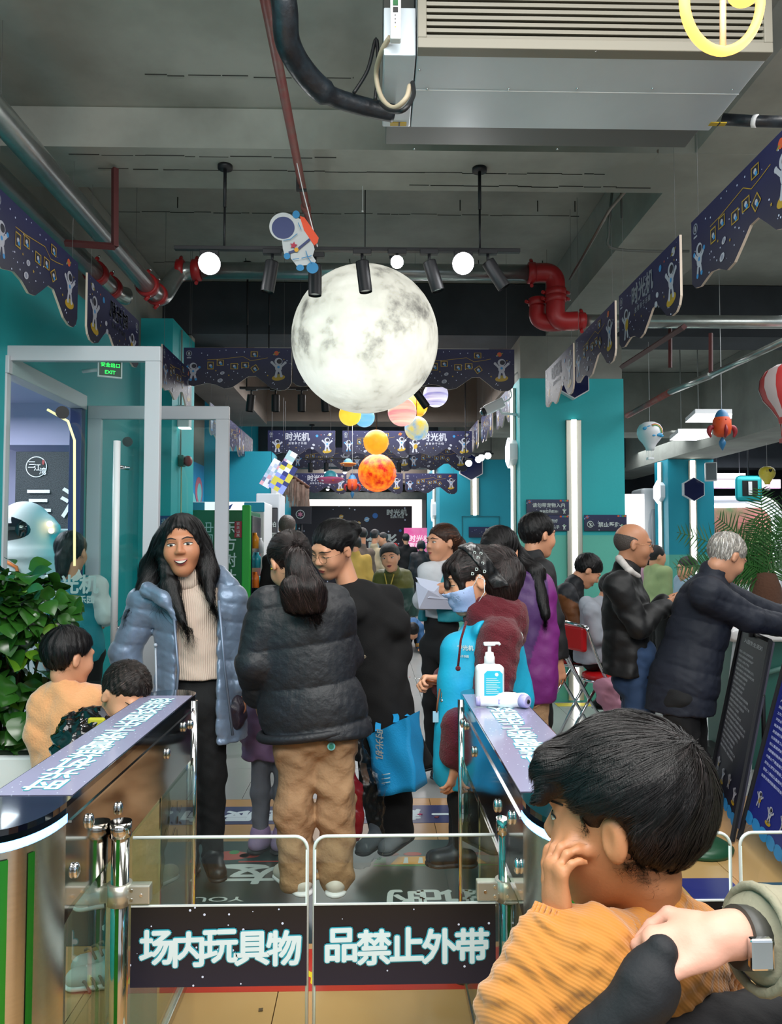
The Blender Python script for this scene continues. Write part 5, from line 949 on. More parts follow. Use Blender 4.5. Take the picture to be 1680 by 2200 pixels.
a, b = at(1538, 1026, 13.5), at(1590, 1019, 13.7); e = empty('tube_lamp', (a + b) / 2, 'far fluorescent tube lamp right of the distant column', 'lamp'); to_local(MB().box(a, b).build('tube', mat('tube_light', '#e8f0ff', emit=5)), e); [to_local(MB().tube([(x, 13.6, b.z), (x, 13.6, ceil_z(x, 13.6) - .002)], .006, 6).build('cord', m_blk), e) for x in (a.x + .06, b.x - .06)]
def balloon(px, py, Y, s, m, label, trim_, topz=4.06, deco=None, basket=m_wht):
    c = at(px, py, Y); e = empty('balloon_ornament', c, label, 'ornament'); MB().lathe([(0, .15), (.06, .143), (.11, .115), (.135, .07), (.14, .02), (.12, -.04), (.08, -.09), (.05, -.14), (.045, -.17), (0, -.17)], (0, 0, 0), 28).build('balloon', m, e)
    mb = MB()
    for a in (45, 135, 225, 315): mb.tube([(.04 * math.cos(R(a)), .04 * math.sin(R(a)), -.17), (.032 * math.cos(R(a)), .032 * math.sin(R(a)), -.25)], .002, 5)
    mb.build('ropes', basket, e); MB().box((-.035, -.035, -.275), (.035, .035, -.25), bev=.004).build('basket', basket, e); MB().tube([(0, 0, .15), (0, 0, (topz - c.z) / s)], .0015 / s * 1.2, 5).build('string', m_wht, e)
    if deco: deco(e)
    e.scale = (s, s, s); return e
def rainbow(e):
    for i, c in enumerate(('#c94a3a', '#e0b03a', '#4aa86a')):
        pts = [(.02 + (.085 - i * .009) * math.cos(t), -.13 - .0 * i, .01 + (.1 - i * .009) * math.sin(t)) for t in [R(0 + 8 * k) for k in range(16)]]
        pts = [(x, -math.sqrt(max(.143 ** 2 - x * x - max(0, z_ - .03) ** 2 * 1.2, .001)) - .002, z_) for x, y, z_ in pts]; MB().tube(pts, .004, 6).build('rainbow_band', mat('bow' + c[1:], c, .5), e)
    for x, z_, r in ((-.07, .06, .045), (-.03, .075, .04), (.06, -.01, .04), (.09, -.02, .03), (.0, -.02, .02)): MB().ball((x, -math.sqrt(max(.14 ** 2 - x * x, .001)) + .012 + max(z_ - .03, 0) * .35, z_), r, 0, 14, 8, (1, .35, .5)).build('cloud_print', mat('cloud_blue', '#3f9fd0', .5), e)
balloon(1396, 935, 7.6, .9, m_wht, 'white hot-air balloon ornament with rainbow and blue clouds', None, deco=rainbow)
m_strip = mat('red_white_balloon', '#c23a3a', .5)
def gores(e):
    for k in range(6):
        a = R(k * 60 + 10); MB().lathe([(0, .152), (.061, .145), (.112, .117), (.137, .072), (.142, .02), (.122, -.04), (.082, -.09)], (0, 0, 0), 4).build('x', m_wht, e) if 0 else None
        vs = []; pr = [(.005, .152), (.061, .145), (.112, .117), (.138, .072), (.143, .02), (.123, -.04), (.083, -.09), (.053, -.14)]
        for r_, z_ in pr: vs += [(r_ * math.cos(a + t), r_ * math.sin(a + t), z_) for t in (0, .25, .5)]
        MB().add(vs, [(i * 3 + j, (i + 1) * 3 + j, (i + 1) * 3 + j + 1, i * 3 + j + 1) for i in range(7) for j in range(2)], 0, True).build('white_gore', mat('gore_white', '#c9b9b9', .5), e)
balloon(1692, 842, 5.5, 1.35, m_strip, 'red and white striped hot-air balloon ornament at right edge', None, deco=gores, basket=m_red)
def iloveu(e):
    mb = MB(); text(mb, 'I ♥ U', (0, -.146, .06), (1, 0, 0), (0, 0, 1), .06, 0, .004); mb.build('lettering', m_blk, e)
balloon(1648, 1020, 10.5, .78, mat('yellow_balloon', '#d9c32c', .4, var=.5, vs=6, col2='#e6dc8a'), 'yellow hot-air balloon ornament reading I love U', None, deco=iloveu)
c = at(1551, 915, 6.6); e = empty('rocket_ornament', c, 'orange rocket ornament with blue nose and red fins', 'ornament'); mro = mat('rocket_orange', '#d9501f', .5); mrr = mat('rocket_red', '#8f1f28', .5); mrb = mat('rocket_blue', '#2f6f9c', .4)
MB().lathe([(0, -.1), (.04, -.095), (.07, -.07), (.078, -.02), (.076, .05), (.062, .075)], (0, 0, 0), 24).build('fuselage', mro, e); MB().lathe([(.063, .073), (.052, .105), (.03, .135), (0, .148)], (0, 0, 0), 24).build('nose_cone', mrb, e)
for s in (-1, 1): MB().tube(smooth_pts([(s * .07, 0, -.01), (s * .105, 0, -.02), (s * .115, 0, -.06), (s * .1, 0, -.1)], 5), [.012, .016, .019, .021, .022, .022, .022, .022, .021, .02, .018, .016, .014, .012, .01, .008][:16], 10).build('fin', mrr, e)
MB().tube([(0, -.075, .0), (0, -.082, -.05), (0, -.06, -.11)], [.008, .018, .008], 10).build('fin', mrr, e)
for x in (-.045, 0, .045): MB().ball((x, -.07 + abs(x) * .4, .045), .009, 0, 10, 6).build('porthole', mrr, e)
MB().tube(smooth_pts([(0, 0, -.1), (0, 0, -.135), (0, 0, -.17), (0, 0, -.215)], 3), [.004, .012, .02, .028, .03, .029, .025, .018, .009, .003], 12).build('flame', mrb, e); e0_rocket = e; MB().tube([(0, 0, .14), (0, 0, 4.06 - c.z)], .003, 5).build('string', m_wht, e)
c = at(1527, 1014, 12.3); e = empty('wall_speaker', c, 'grey box loudspeaker on the distant teal column', 'speaker'); MB().box((-.09, -.08, -.15), (.09, .08, .15), bev=.01, M=Matrix.Rotation(R(-20), 4, 'Z')).build('cabinet', m_wht, e); MB().box((-.075, -.088, -.135), (.075, -.08, .135), M=Matrix.Rotation(R(-20), 4, 'Z')).build('grille', mat('speaker_grille', '#6f7a80', .6), e); MB().tube([(0, .05, 0), (0, .25, 0)], .012, 8).build('wall_bracket', m_blkm, e)
for px, py, Y_, s_, lab in ((757, 1040, 10.5, .9, 'small red rocket ornament far down the hall left of the sun'),):
    r2 = copy_tree(e0_rocket); r2.location = at(px, py, Y_); r2.scale = (s_, s_, s_ * 1.0); r2['label'] = lab
def ufo(px, py, Y, r, c1, c2, label):
    c = at(px, py, Y); e = empty('saucer_ornament', c, label, 'ornament'); MB().lathe([(0, -r * .3), (r * .5, -r * .28), (r, -r * .02), (r * .95, r * .08), (r * .5, r * .18), (0, r * .2)], (0, 0, 0), 24).build('disc', mat('saucer_' + c1[1:], c1, .5), e); MB().lathe([(r * .52, r * .15), (r * .46, r * .42), (r * .25, r * .62), (0, r * .68)], (0, 0, 0), 20).build('dome', mat('saucer_' + c2[1:], c2, .35), e)
    for k in range(6): MB().ball((r * .8 * math.cos(k), r * .8 * math.sin(k), -r * .1), r * .1, 0, 8, 6).build('light_dot', MATS['sq_orange'] if k % 2 else MATS['mural_white'], e)
    MB().tube([(0, 0, r * .66), (0, 0, ceil_z(c.x, c.y) - c.z - .004)], .003, 5).build('string', m_thread, e)
ufo(748, 997, 9.6, .105, '#c9742c', '#4f8fb0', 'orange and blue flying saucer ornament left of the planets'); ufo(710, 1030, 11.2, .2, '#b8507a', '#3f9fb0', 'pink and blue flying saucer ornament further down the hall')
e = empty('thatch_eave', at(632, 1040, 12.5), 'pale straw thatch fringe hanging from a hut eave on far left', 'thatch'); rt = random.Random(8); mb = MB()
for i in range(60):
    t = i / 59; a = at(600 + 62 * t, 1008 + 42 * t + rt.uniform(-4, 4), 12.5 + rt.uniform(-.15, .15)); L = rt.uniform(.28, .5); b = a + Vector((rt.uniform(-.05, .05), rt.uniform(-.03, .03), -L)); mb.add([a - Vector((.02, 0, 0)), a + Vector((.02, 0, 0)), b + Vector((.012, 0, 0)), b - Vector((.008, 0, 0))], [(0, 1, 2, 3)])
o = to_local(mb.build('straw_fringe', mat('raffia', '#b59a8c', .9, var=.5, vs=12)), e); o['kind'] = 'stuff'; to_local(MB().tube([at(598, 1004, 12.5), at(664, 1048, 12.5)], .03, 8).build('eave_pole', mat('hut_wood', '#5a3a2c', .8)), e)
# arcade fronts
def arch(x0, x1, y, z1, label, fill, lit):
    e = empty('arcade_booth', ((x0 + x1) / 2, y, 0), label, 'arcade booth'); w_ = (x1 - x0) / 2; r = .35; xc = (x0 + x1) / 2
    P = [(xc - w_, 0), (xc - w_, z1 - r)] + [(xc - w_ + r - r * math.cos(t), z1 - r + r * math.sin(t)) for t in [R(15 * k) for k in range(1, 6)]] + [(xc + w_ - r + r * math.sin(t), z1 - r + r * math.cos(t)) for t in [R(15 * k) for k in range(0, 7)]] + [(xc + w_, 0)]
    to_local(MB().tube([(a, y, b) for a, b in P], .09, 10).build('rounded_frame', m_wht), e); to_local(MB().tube([(xc + (a - xc) * .86, y - .06, b * .955) for a, b in P], .028, 8).build('light_outline', lit), e)
    to_local(MB().poly([(xc + (a - xc) * .93, b) for a, b in P][::-1], (0, y + .12, 0), (1, 0, 0), (0, 0, 1), .03).build('back_panel', fill), e); to_local(MB().box((xc - w_ * .93, y + .1, .0), (xc + w_ * .93, y + .7, .8), bev=.03).build('console', m_wht), e)
    mb = MB()
    for k in range(14):
        for s in (-1, 1):
            x = xc - w_ * .9 + k * w_ * .13; mb.tube([(x, y + .05, .85), (x + s * .25, y + .05, 1.55)], .006, 4, smooth=False)
    to_local(mb.build('mesh_screen', m_galv), e); return e
mlw = mat('cool_white_outline', '#f2f4ff', emit=5)
arch(5.6, 7.35, 13.8, 2.32, 'white arcade booth with glowing rounded outline right of far column', mat('candy_print', '#dd7f80', .5, var=.9, vs=1.6, col2='#3c8a4a'), mlw); arch(7.6, 9.4, 13.8, 2.32, 'second white arcade booth behind the palm at right edge', mat('dark_mesh_print', '#27424c', .5, var=.4, vs=3), mlw)
e = empty('arcade_light_bar', (6.6, 13.3, 2.62), 'pink lit light bar with round bulbs above the arcade booths', 'lamp'); to_local(MB().box((5.75, 13.3, 2.5), (7.15, 13.36, 2.66), bev=.01).build('bar', mat('pink_bar', '#e6b8d8', emit=.7)), e)
for i in range(7): to_local(MB().ball((5.85 + i * .2, 13.29, 2.58), .06, 0, 14, 8).build('bulb', mat('pink_bulb', '#ffe0f6', emit=3)), e)
e = empty('ring_sign', at(1395 + 216, 1049, 12.8), 'teal square ring sign above the arcade booths', 'sign'); MB().box((-.22, 0, -.22), (.22, .1, .22), bev=.07).build('ring', m_teal, e); MB().box((-.13, -.01, -.13), (.13, 0, .13)).build('panel', m_blk, e); MB().box((-.03, -.02, -.11), (.03, -.01, .11)).build('white_mark', m_wht, e); MB().tube([(0, .05, .2), (0, .05, 4.06 - e.location.z)], .012, 6).build('rod', m_blkm, e)
e = empty('space_kiosk', (4.75, 13.4, 0), 'pale grey capsule machine with oval window beside the daylit window', 'kiosk'); s_ = Sh(.1).box((4.85, 13.5, 1.25), (.2, .3, 1.25), .06).ell((4.83, 13.22, 1.75), (.14, .08, .5)); sdf('shell', s_, mat('kiosk_grey', '#9aa0a4', .4), .03, e); to_local(MB().ball((4.83, 13.16, 1.78), .1, 0, 20, 12, (1, .4, 3.6)).build('oval_window', mat('oval_grey', '#7a858c', .15)), e)
# backdrops at the far end
e = empty('star_backdrop', at(755, 1087, 22), 'huge dark backdrop with planets and logo at the far end', 'backdrop board'); a, b = at(625, 1087, 22), at(885, 1087, 22); to_local(MB().box((a.x, 22, .05), (b.x, 22.1, a.z), bev=.01).build('board', mat('backdrop_print', '#15101f', .5, stars=5, col2='#1a1420')), e)
mb = MB(); q = lambda px, py: at(px, py, 21.98)
for px, py, r, k in ((733, 1110, .045, 1), (806, 1108, .06, 2), (788, 1116, .055, 3), (771, 1124, .04, 1), (749, 1123, .04, 4), (860, 1140, .03, 2)): mb.poly(circ((0, 0), r * 1.3, 16), q(px, py), (1, 0, 0), (0, 0, 1), 0, k); mb.poly(circ((0, 0), r * 1.6, 16, r * .25, 20), q(px, py) - Vector((0, .003, 0)), (1, 0, 0), (0, 0, 1), 0, 0) if k in (1, 3) else None
text(mb, '时光机', q(853, 1101), (1, 0, 0), (0, 0, 1), .2, 0, .03); text(mb, '益智亲子乐园', q(853, 1111), (1, 0, 0), (0, 0, 1), .065, 0, .02); text(mb, '合影', q(820, 1163), (1, 0, 0), (0, 0, 1), .45, 0, .03)
to_local(mb.build('printed_picture', [m_fw, mat('bp_gold', '#c99a3a', .5), mat('bp_blue', '#2f6fb8', .5), mat('bp_sky', '#7aa8d0', .5), mat('bp_teal', '#4f8f8f', .5)]), e)
a, b = at(640, 1148, 14), at(666, 1100, 14); e = empty('octopus_poster', at(645, 1130, 12), 'dark poster with pink emblem left of the far backdrop', 'poster'); a, b = at(625, 1088, 12), at(668, 1125, 12); to_local(MB().box((a.x, 12, b.z), (b.x, 12.04, a.z)).build('panel', mat('poster_dark', '#171320', .5)), e); mb = MB().poly(circ((0, 0), .07, 20), at(645, 1105, 11.99), (1, 0, 0), (0, 0, 1), 0, 1).poly(circ((0, 0), .06, 20), at(645, 1105, 11.985), (1, 0, 0), (0, 0, 1), 0, 2).poly(star_pts((0, 0), .05, 6), at(645, 1105, 11.98), (1, 0, 0), (0, 0, 1), 0, 0); to_local(mb.build('emblem', [mat('emblem_pink', '#b8708c', .5), m_fw, MATS['poster_dark']]), e); to_local(MB().tube([((a.x + b.x) / 2, 12.02, 0.0), ((a.x + b.x) / 2, 12.02, b.z)], .02, 8).build('post', m_blkm), e)
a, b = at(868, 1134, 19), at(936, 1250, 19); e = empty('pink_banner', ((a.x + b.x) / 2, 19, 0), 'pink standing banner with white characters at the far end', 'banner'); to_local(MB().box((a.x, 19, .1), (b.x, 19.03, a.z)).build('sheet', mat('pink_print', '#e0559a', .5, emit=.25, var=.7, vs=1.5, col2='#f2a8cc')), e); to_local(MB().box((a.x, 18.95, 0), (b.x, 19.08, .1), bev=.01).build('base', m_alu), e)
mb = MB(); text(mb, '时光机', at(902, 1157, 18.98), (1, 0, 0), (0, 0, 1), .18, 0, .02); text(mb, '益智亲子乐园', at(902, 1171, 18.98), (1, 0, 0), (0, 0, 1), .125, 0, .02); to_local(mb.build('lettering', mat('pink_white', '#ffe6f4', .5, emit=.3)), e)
# ------------------------------------------------------------------ reception counter, palm, notice boards
e = empty('reception_counter', (3.0, 5.45, 0), 'white curved reception counter with teal panel at the right edge', 'counter'); s_ = Sh(.02).box((3.05, 5.45, .90), (.68, .36, .045), .03); sdf('worktop', s_, mat('glossy_white_top', '#e8eaec', .12), .012, e); to_local(MB().poly([(2.42, .87), (2.6, .87), (2.5, .0), (2.3, .0)][::-1], (0, 5.1, 0), (1, 0, 0), (0, 0, 1), .05).build('slanted_end', m_wht), e)
to_local(MB().box((2.5, 5.16, 0), (3.7, 5.75, .86)).build('front_panel', mat('counter_teal', '#1f5a50', .4)), e); to_local(MB().tube([(2.5, 5.15, .6), (2.9, 5.15, .72), (3.4, 5.15, .76)], .018, 8).build('trim_line', mat('panel_line', '#4f7a72', .5)), e); to_local(MB().box((2.4, 5.2, 0), (3.6, 5.7, .06)).build('plinth', m_blkm), e)
c = at(1645, 1290, 5.45); e = empty('potted_palm', (c.x, 5.45, .946), 'leafy green palm in fibrous pot standing on the reception counter', 'plant'); to_local(MB().lathe([(0, .946), (.075, .946), (.11, 1.12), (.105, 1.2), (.07, 1.3), (0, 1.31)], (c.x, 5.45, 0), 16).build('fibrous_trunk', mat('palm_fibre', '#4a2f20', .95, bump=.8, bs=60)), e)
m_palm = mat('palm_leaf', '#1d4a1c', .45, var=.5, vs=8, col2='#2c5f20'); rn = random.Random(3); b0 = Vector((c.x, 5.45, 1.27))
for k, (ax, el, L) in enumerate(((170, 42, .62), (150, 62, .55), (200, 22, .5), (100, 78, .72), (60, 70, .7), (20, 50, .6), (130, 30, .5), (-20, 40, .5), (185, 8, .42), (80, 55, .6), (-60, 30, .5), (220, 50, .45), (250, 70, .5), (160, 20, .55))):
    d = Vector((math.cos(R(ax)) * math.cos(R(el)), -abs(math.sin(R(ax))) * .25 * math.cos(R(el)), math.sin(R(el)))); mb = MB(); pts = [b0 + d * L * 1.2 * t + Vector((0, 0, -.28 * L * t * t)) + Vector((math.cos(R(ax)), 0, 0)) * .1 * t * t for t in [i / 12 for i in range(13)]]; mb.tube(pts, [.006 - .004 * i / 12 for i in range(13)], 5)
    for i in range(2, 13):
        for h_ in (0, .5):
            p = pts[i - 1].lerp(pts[i], h_); t = (i + h_) / 13; tg = (pts[i] - pts[i - 1]).normalized(); sd = tg.cross(Vector((0, -1, .2))).normalized(); ln = .17 * math.sin(math.pi * min(.25 + t * .7, 1)) + .03
            for s in (-1, 1):
                dd = (sd * s + tg * .55 + Vector((0, rn.uniform(-.3, .3), -.15))).normalized(); wv = tg * .006; mb.add([p - wv, p + wv, p + dd * ln * .6 + wv * .7, p + dd * ln, p + dd * ln * .6 - wv * .7], [(0, 1, 2, 3, 4)], 0)
    to_local(mb.build('frond', m_palm), e)
def notice(P, Yt, Yb, label, m, title, rows, seed, leg=True, tcol='#b9bcc8'):
    """leaning board: corners top-left, top-right, bottom-left, bottom-right given in the photograph"""
    tl_, tr_, bl = at(*P[0]), at(*P[1]), at(*P[2]); nn_ = (tr_ - tl_).cross(bl - tl_); d_ = ray(P[3][0], P[3][1]); br = Vector((0, 0, HC)) + d_ * ((tl_ - Vector((0, 0, HC))).dot(nn_) / d_.dot(nn_)); e = empty('notice_board', ((bl.x + br.x) / 2, (bl.y + br.y) / 2, 0), label, 'notice board'); n = (tr_ - tl_).cross(bl - tl_).normalized(); n = n if n.dot(Vector((0, 0, HC)) - tl_) > 0 else -n
    q = lambda u, v, d=0: tl_.lerp(tr_, u).lerp(bl.lerp(br, u), v) + n * d
    mb = MB(); mb.add([q(0, 0), q(1, 0), q(1, 1), q(0, 1), q(0, 0, -.02), q(1, 0, -.02), q(1, 1, -.02), q(0, 1, -.02)], [(0, 3, 2, 1), (4, 5, 6, 7), (0, 1, 5, 4), (1, 2, 6, 5), (2, 3, 7, 6), (3, 0, 4, 7)]); to_local(mb.build('board', m), e)
    mb = MB(); rn = random.Random(seed)
    tm = MB(); text(tm, title, (0, 0, 0), (1, 0, 0), (0, 0, 1), 1, 0, .02); wd = max(v[0] for v in tm.v) * 2
    mb.add([q(.5 + v[0] / wd * .62, .065 - v[2] * .03, .003) for v in tm.v], tm.f, 0)
    chars = '请您在入场前认真阅读安全须知儿童必须由家长陪同照看好随身物品严禁携带食物饮料入内禁止攀爬追逐打闹如有身体不适请立即停止游玩并联系工作人员谢谢配合'
    for i in range(rows):
        ln = rn.randint(10, 20); s = ''.join(chars[(i * 17 + k) % len(chars)] for k in range(ln)); tm = MB(); text(tm, s, (0, 0, 0), (1, 0, 0), (0, 0, 1), 1, 0, .012); x0_ = min(v[0] for v in tm.v); sc_ = .0385
        v0 = .13 + (i + .5) / rows * .64; mb.add([q(.09 + (v[0] - x0_) * sc_, v0 - v[2] * .0165, .003) for v in tm.v], tm.f, 0)
    to_local(mb.build('lettering', mat('notice_print_' + tcol[1:], tcol, .5)), e)
    mb = MB(); 
    for i in range(4): astro2d(lambda p, k: mb.add([q(.16 + i * .22 + a * 1.0, .86 - b * .52 + .02 * (i % 2), .004) for a, b in p], [tuple(range(len(p)))], k), 0, 0, .1, 2 if i % 2 else 1)
    for i in range(7): mb.add([q(.07 + i * .14 + a, .985 - b * .3, .0035) for a, b in circ((0, 0), .08, 14, .1)], [tuple(range(14))], 2)
    to_local(mb.build('printed_picture', PR), e)['kind'] = 'stuff'
    w_ = .018; dn = (bl - tl_).normalized()
    for u in (0, 1): to_local(MB().tube([q(u, 0, .004), q(u, 1, .004), q(u, 1, .004) + dn * (q(u, 1).z / abs(dn.z) - .012)], .014, 6, smooth=False).build('frame_post', m_blkm), e)
    to_local(MB().tube([q(0, 0, .004), q(1, 0, .004)], .012, 6).build('top_bar', m_blkm), e); c_ = q(.5, 0, .01); to_local(MB().box((c_.x - .03, c_.y - .012, c_.z - .02), (c_.x + .03, c_.y + .01, c_.z + .03), bev=.004).build('clip', m_blkm), e)
    m_ = q(.5, .1); [to_local(MB().tube([q(u, .3, -.01), Vector((q(u, .3).x + .16, q(u, .3).y + .3, .01))], .011, 6).build('rear_leg', m_blkm), e) for u in (0, 1)]
m_nb = mat('notice_navy', '#11132a', .6, var=.4, vs=3, col2='#1a1622'); m_nb2 = mat('notice_blue', '#1a2578', .55)
notice([(1594, 1350, 4.88), (1657, 1378, 4.2), (1528, 1672, 4.6), (1580, 1778, 3.8)], 0, 0, 'dark navy leaning notice board with long safety text by the counter', m_nb, '入园安全须知', 22, 4)
notice([(1700, 1375, 4.3), (1840, 1425, 3.6), (1602, 1755, 3.96), (1720, 1900, 3.17)], 0, 0, 'bright blue leaning notice board cut by the right edge', m_nb2, '温馨提示', 19, 9, tcol='#c2ccf0')
# green game-style floor props (round green bases seen behind gates)
for px, py, Yb, lab in ((1500, 1815, 3.8, 'round dark green weighted base behind the next lane gates'), (1000, 2085, 2.7, 'dark green rounded bollard foot by the right turnstile')):
    p = gd(px, py, .02); e = empty('green_base', p, lab, 'stand base'); e.location.z = 0; MB().lathe([(0, 0), (.16, 0), (.165, .02), (.13, .04), (.05, .06), (0, .062)] if px > 1200 else [(0, 0), (.06, 0), (.068, .04), (.06, .09), (.03, .12), (0, .125)], (0, 0, 0), 28).build('base', mat('dark_green_rubber', '#17492f', .35), e)
# folding chairs
m_seat = mat('red_vinyl', '#c4161c', .35)
def chair(px, py, Y, rz, label, zs=.5):
    c = at(px, py, Y); e = empty('folding_chair', (c.x, Y, 0), label, 'chair', 'red folding chairs by the column'); zs = c.z
    MB().lathe([(0, -.03), (.15, -.03), (.17, -.012), (.165, .012), (.14, .025), (0, .028)], (0, 0, zs), 28).build('seat', m_seat, e); MB().lathe([(.15, -.045), (.175, -.035), (.175, -.02), (.15, -.02)], (0, 0, zs), 28).build('seat_rim', m_chr, e)
    for s in (-1, 1):
        MB().tube(smooth_pts([(-.3, s * .2, zs + .38), (-.18, s * .19, zs + .1), (.02, s * .19, zs - .25), (.22, s * .19, .03)]), .012, 10).build('leg', m_chr, e); MB().tube([(.12, s * .17, zs - .02), (-.06, s * .18, zs - .28), (-.22, s * .18, .03)], .012, 10).build('leg', m_chr, e)
    MB().tube([(.22, -.2, .02), (.22, .2, .02)], .012, 10).tube([(-.22, -.19, .02), (-.22, .19, .02)], .012, 10).build('crossbar', m_chr, e)
    MB().box((-.315, -.17, zs + .2), (-.27, .17, zs + .38), bev=.02, M=Matrix.Identity(4)).build('backrest', m_seat, e); MB().tube([(-.3, -.2, zs + .38), (-.32, 0, zs + .4), (-.3, .2, zs + .38)], .012, 10).build('back_rail', m_chr, e); e.rotation_euler.z = R(rz); return e
chair(1232, 1415, 6.1, 10, 'red round-seated folding chair under the man in brown jacket'); chair(1300, 1450, 5.7, 20, 'red folding chair under the child in grey hoodie')
# ------------------------------------------------------------------ people
def unit(v): v = np.array(v, float); return v / (np.linalg.norm(v) + 1e-9)
def head_sdf():
    H = Sh(.03).ell((0, .012, .03), (.077, .093, .084)).ell((0, -.025, -.035), (.061, .066, .076), k=.04).ell((0, -.058, -.096), (.028, .026, .022), k=.04)
    for s in (-1, 1): H.ell((s * .037, -.064, -.03), (.024, .022, .026), k=.03)
    H.cap((-.034, -.082, .026), (.034, -.082, .026), .009, k=.022).cap((0, -.088, .012), (0, -.105, -.022), .0065, .0105, k=.013)
    for s in (-1, 1): H.ell((s * .0115, -.097, -.027), (.0085, .010, .007), k=.008)
    H.ell((0, -.089, -.058), (.021, .0095, .006), k=.007).ell((0, -.087, -.068), (.018, .010, .007), k=.007)
    for s in (-1, 1): H.ell((s * .031, -.101, .004), (.016, .013, .009), op='s', k=.016)
    for s in (-1, 1): H.ell((s * .031, -.0765, .003), (.0145, .0125, .011), k=.005)
    for s in (-1, 1): H.ell((s * .078, .008, -.008), (.009, .0165, .028), k=.006).ell((s * .0885, -.001, -.004), (.0075, .0095, .0185), op='s', k=.005)
    return H
HEAD = head_sdf()
def rotm(yaw, pitch, roll):
    """columns map head-local axes to the world; yaw 0 looks at the camera, 90 towards +X; pitch > 0 looks down"""
    return np.array((Matrix.Rotation(R(yaw), 3, 'Z') @ Matrix.Rotation(R(roll), 3, 'Y') @ Matrix.Rotation(R(pitch), 3, 'X')))
def hand(S, w_, d, n, sc_=1.0, curl=.5, side=1, spread=.15, thumb=.6, k=.008):
    """palm and five fingers on Sh S: w_ wrist, d pointing direction, n way the palm faces"""
    w_ = np.array(w_, float); d = unit(d); n = unit(np.array(n, float) - d * np.dot(n, d)); t = np.cross(d, n) * side; s = sc_
    S.cap(w_ - d * .02 * s, w_ + d * .03 * s, .026 * s, .028 * s, (n, .75), k=.015)
    S.cap(w_ + d * .03 * s - t * .016 * s, w_ + d * .078 * s - t * .018 * s, .02 * s, .019 * s, (n, .62), k=.012).cap(w_ + d * .03 * s + t * .014 * s, w_ + d * .08 * s + t * .018 * s, .021 * s, .019 * s, (n, .62), k=.012)
    for i, L in enumerate((.070, .079, .073, .056)):
        o = t * (.030 - .0195 * i) * s; p = w_ + d * (.084 - .004 * abs(i - 1.2)) * s + o; dd = unit(d + t * spread * (1.2 - i) * .5); r = (.0092, .0092, .0088, .0078)[i] * s; ang = 0
        for j, f in enumerate((.46, .30, .24)):
            ang += curl * (.75, .95, .7)[j]; q = p + (dd * math.cos(ang) + n * math.sin(ang)) * L * f * s; S.cap(p, q, r * (1 - .08 * j), r * (.92 - .1 * j), k=.004); p = q
    p = w_ + d * .022 * s + t * .026 * s; q = p + unit(d * .7 + t * .75 + n * .25) * .036 * s; S.cap(p, q, .0135 * s, .011 * s, k=.012)
    q2 = q + unit(d * 1.0 + t * (.5 - thumb) + n * thumb * .9) * .030 * s; S.cap(q, q2, .0105 * s, .0095 * s, k=.004); q3 = q2 + unit(d * 1.0 + t * (.2 - thumb * .8) + n * thumb) * .024 * s; S.cap(q2, q3, .0098 * s, .0078 * s, k=.004)
def wrin(P, a, f, ph=0):
    x, y, z = P[:, 0] * f, P[:, 1] * f, P[:, 2] * f
    return a * (np.sin(1.3 * x + .9 * z + 2 * np.sin(.7 * y + ph) + ph) * np.sin(2.1 * z - .8 * x + 1.7 * np.sin(1.1 * x + .5 * z)) + .5 * np.sin(3.1 * x + 2.3 * y + 1.2 * np.sin(2.9 * z + ph)))
def puff(sp, amp, z0, tilt=0.0, wr=.003, f=22, px=0.0):
    def fn(P):
        c = P[:, 2] - z0 + tilt * (P[:, 0] - px); s = np.abs(np.sin(math.pi * c / sp)); seam = np.exp(-(s * sp / math.pi / .012) ** 2)
        return amp * (s ** .5 - .6) + wrin(P, wr, f) * (.6 + .6 * seam) + wrin(P, wr * .5, f * 2.3, 1.7)
    return fn
def folds(a=.004, f=16, ph=0): return lambda P: wrin(P, a, f, ph) + wrin(P, a * .45, f * 2.1, ph + 2)
SKIN = ('#d59a78', '#c98d6c', '#dba585')
def skin(c='#d59a78'): return mat('skin_' + c[1:], c, .48, var=.12, vs=12, col2='#c27a62', bump=.05, bs=200)
m_hair = mat('black_hair', '#0e0c0d', .34, bump=.7, bs=60, aniso=(9, 9, 1.2), spec=.6); m_hairb = mat('brown_black_hair', '#1a1110', .36, bump=.7, bs=60, aniso=(9, 9, 1.2), spec=.6); m_hairg = mat('grey_hair', '#9b968f', .5, bump=.7, bs=70, aniso=(9, 9, 1.5)); m_stub = mat('cropped_grey_hair', '#4b423d', .7, bump=.6, bs=160)
m_lips = mat('lips', '#a8524b', .4); m_eyew = mat('eye_white', '#d9d4cc', .2); m_iris = mat('dark_iris', '#170c08', .3); m_lash = mat('lash', '#140e0d', .7); m_teeth = mat('teeth', '#e8e2d6', .3); m_mouth = mat('mouth_inside', '#3a1210', .6)
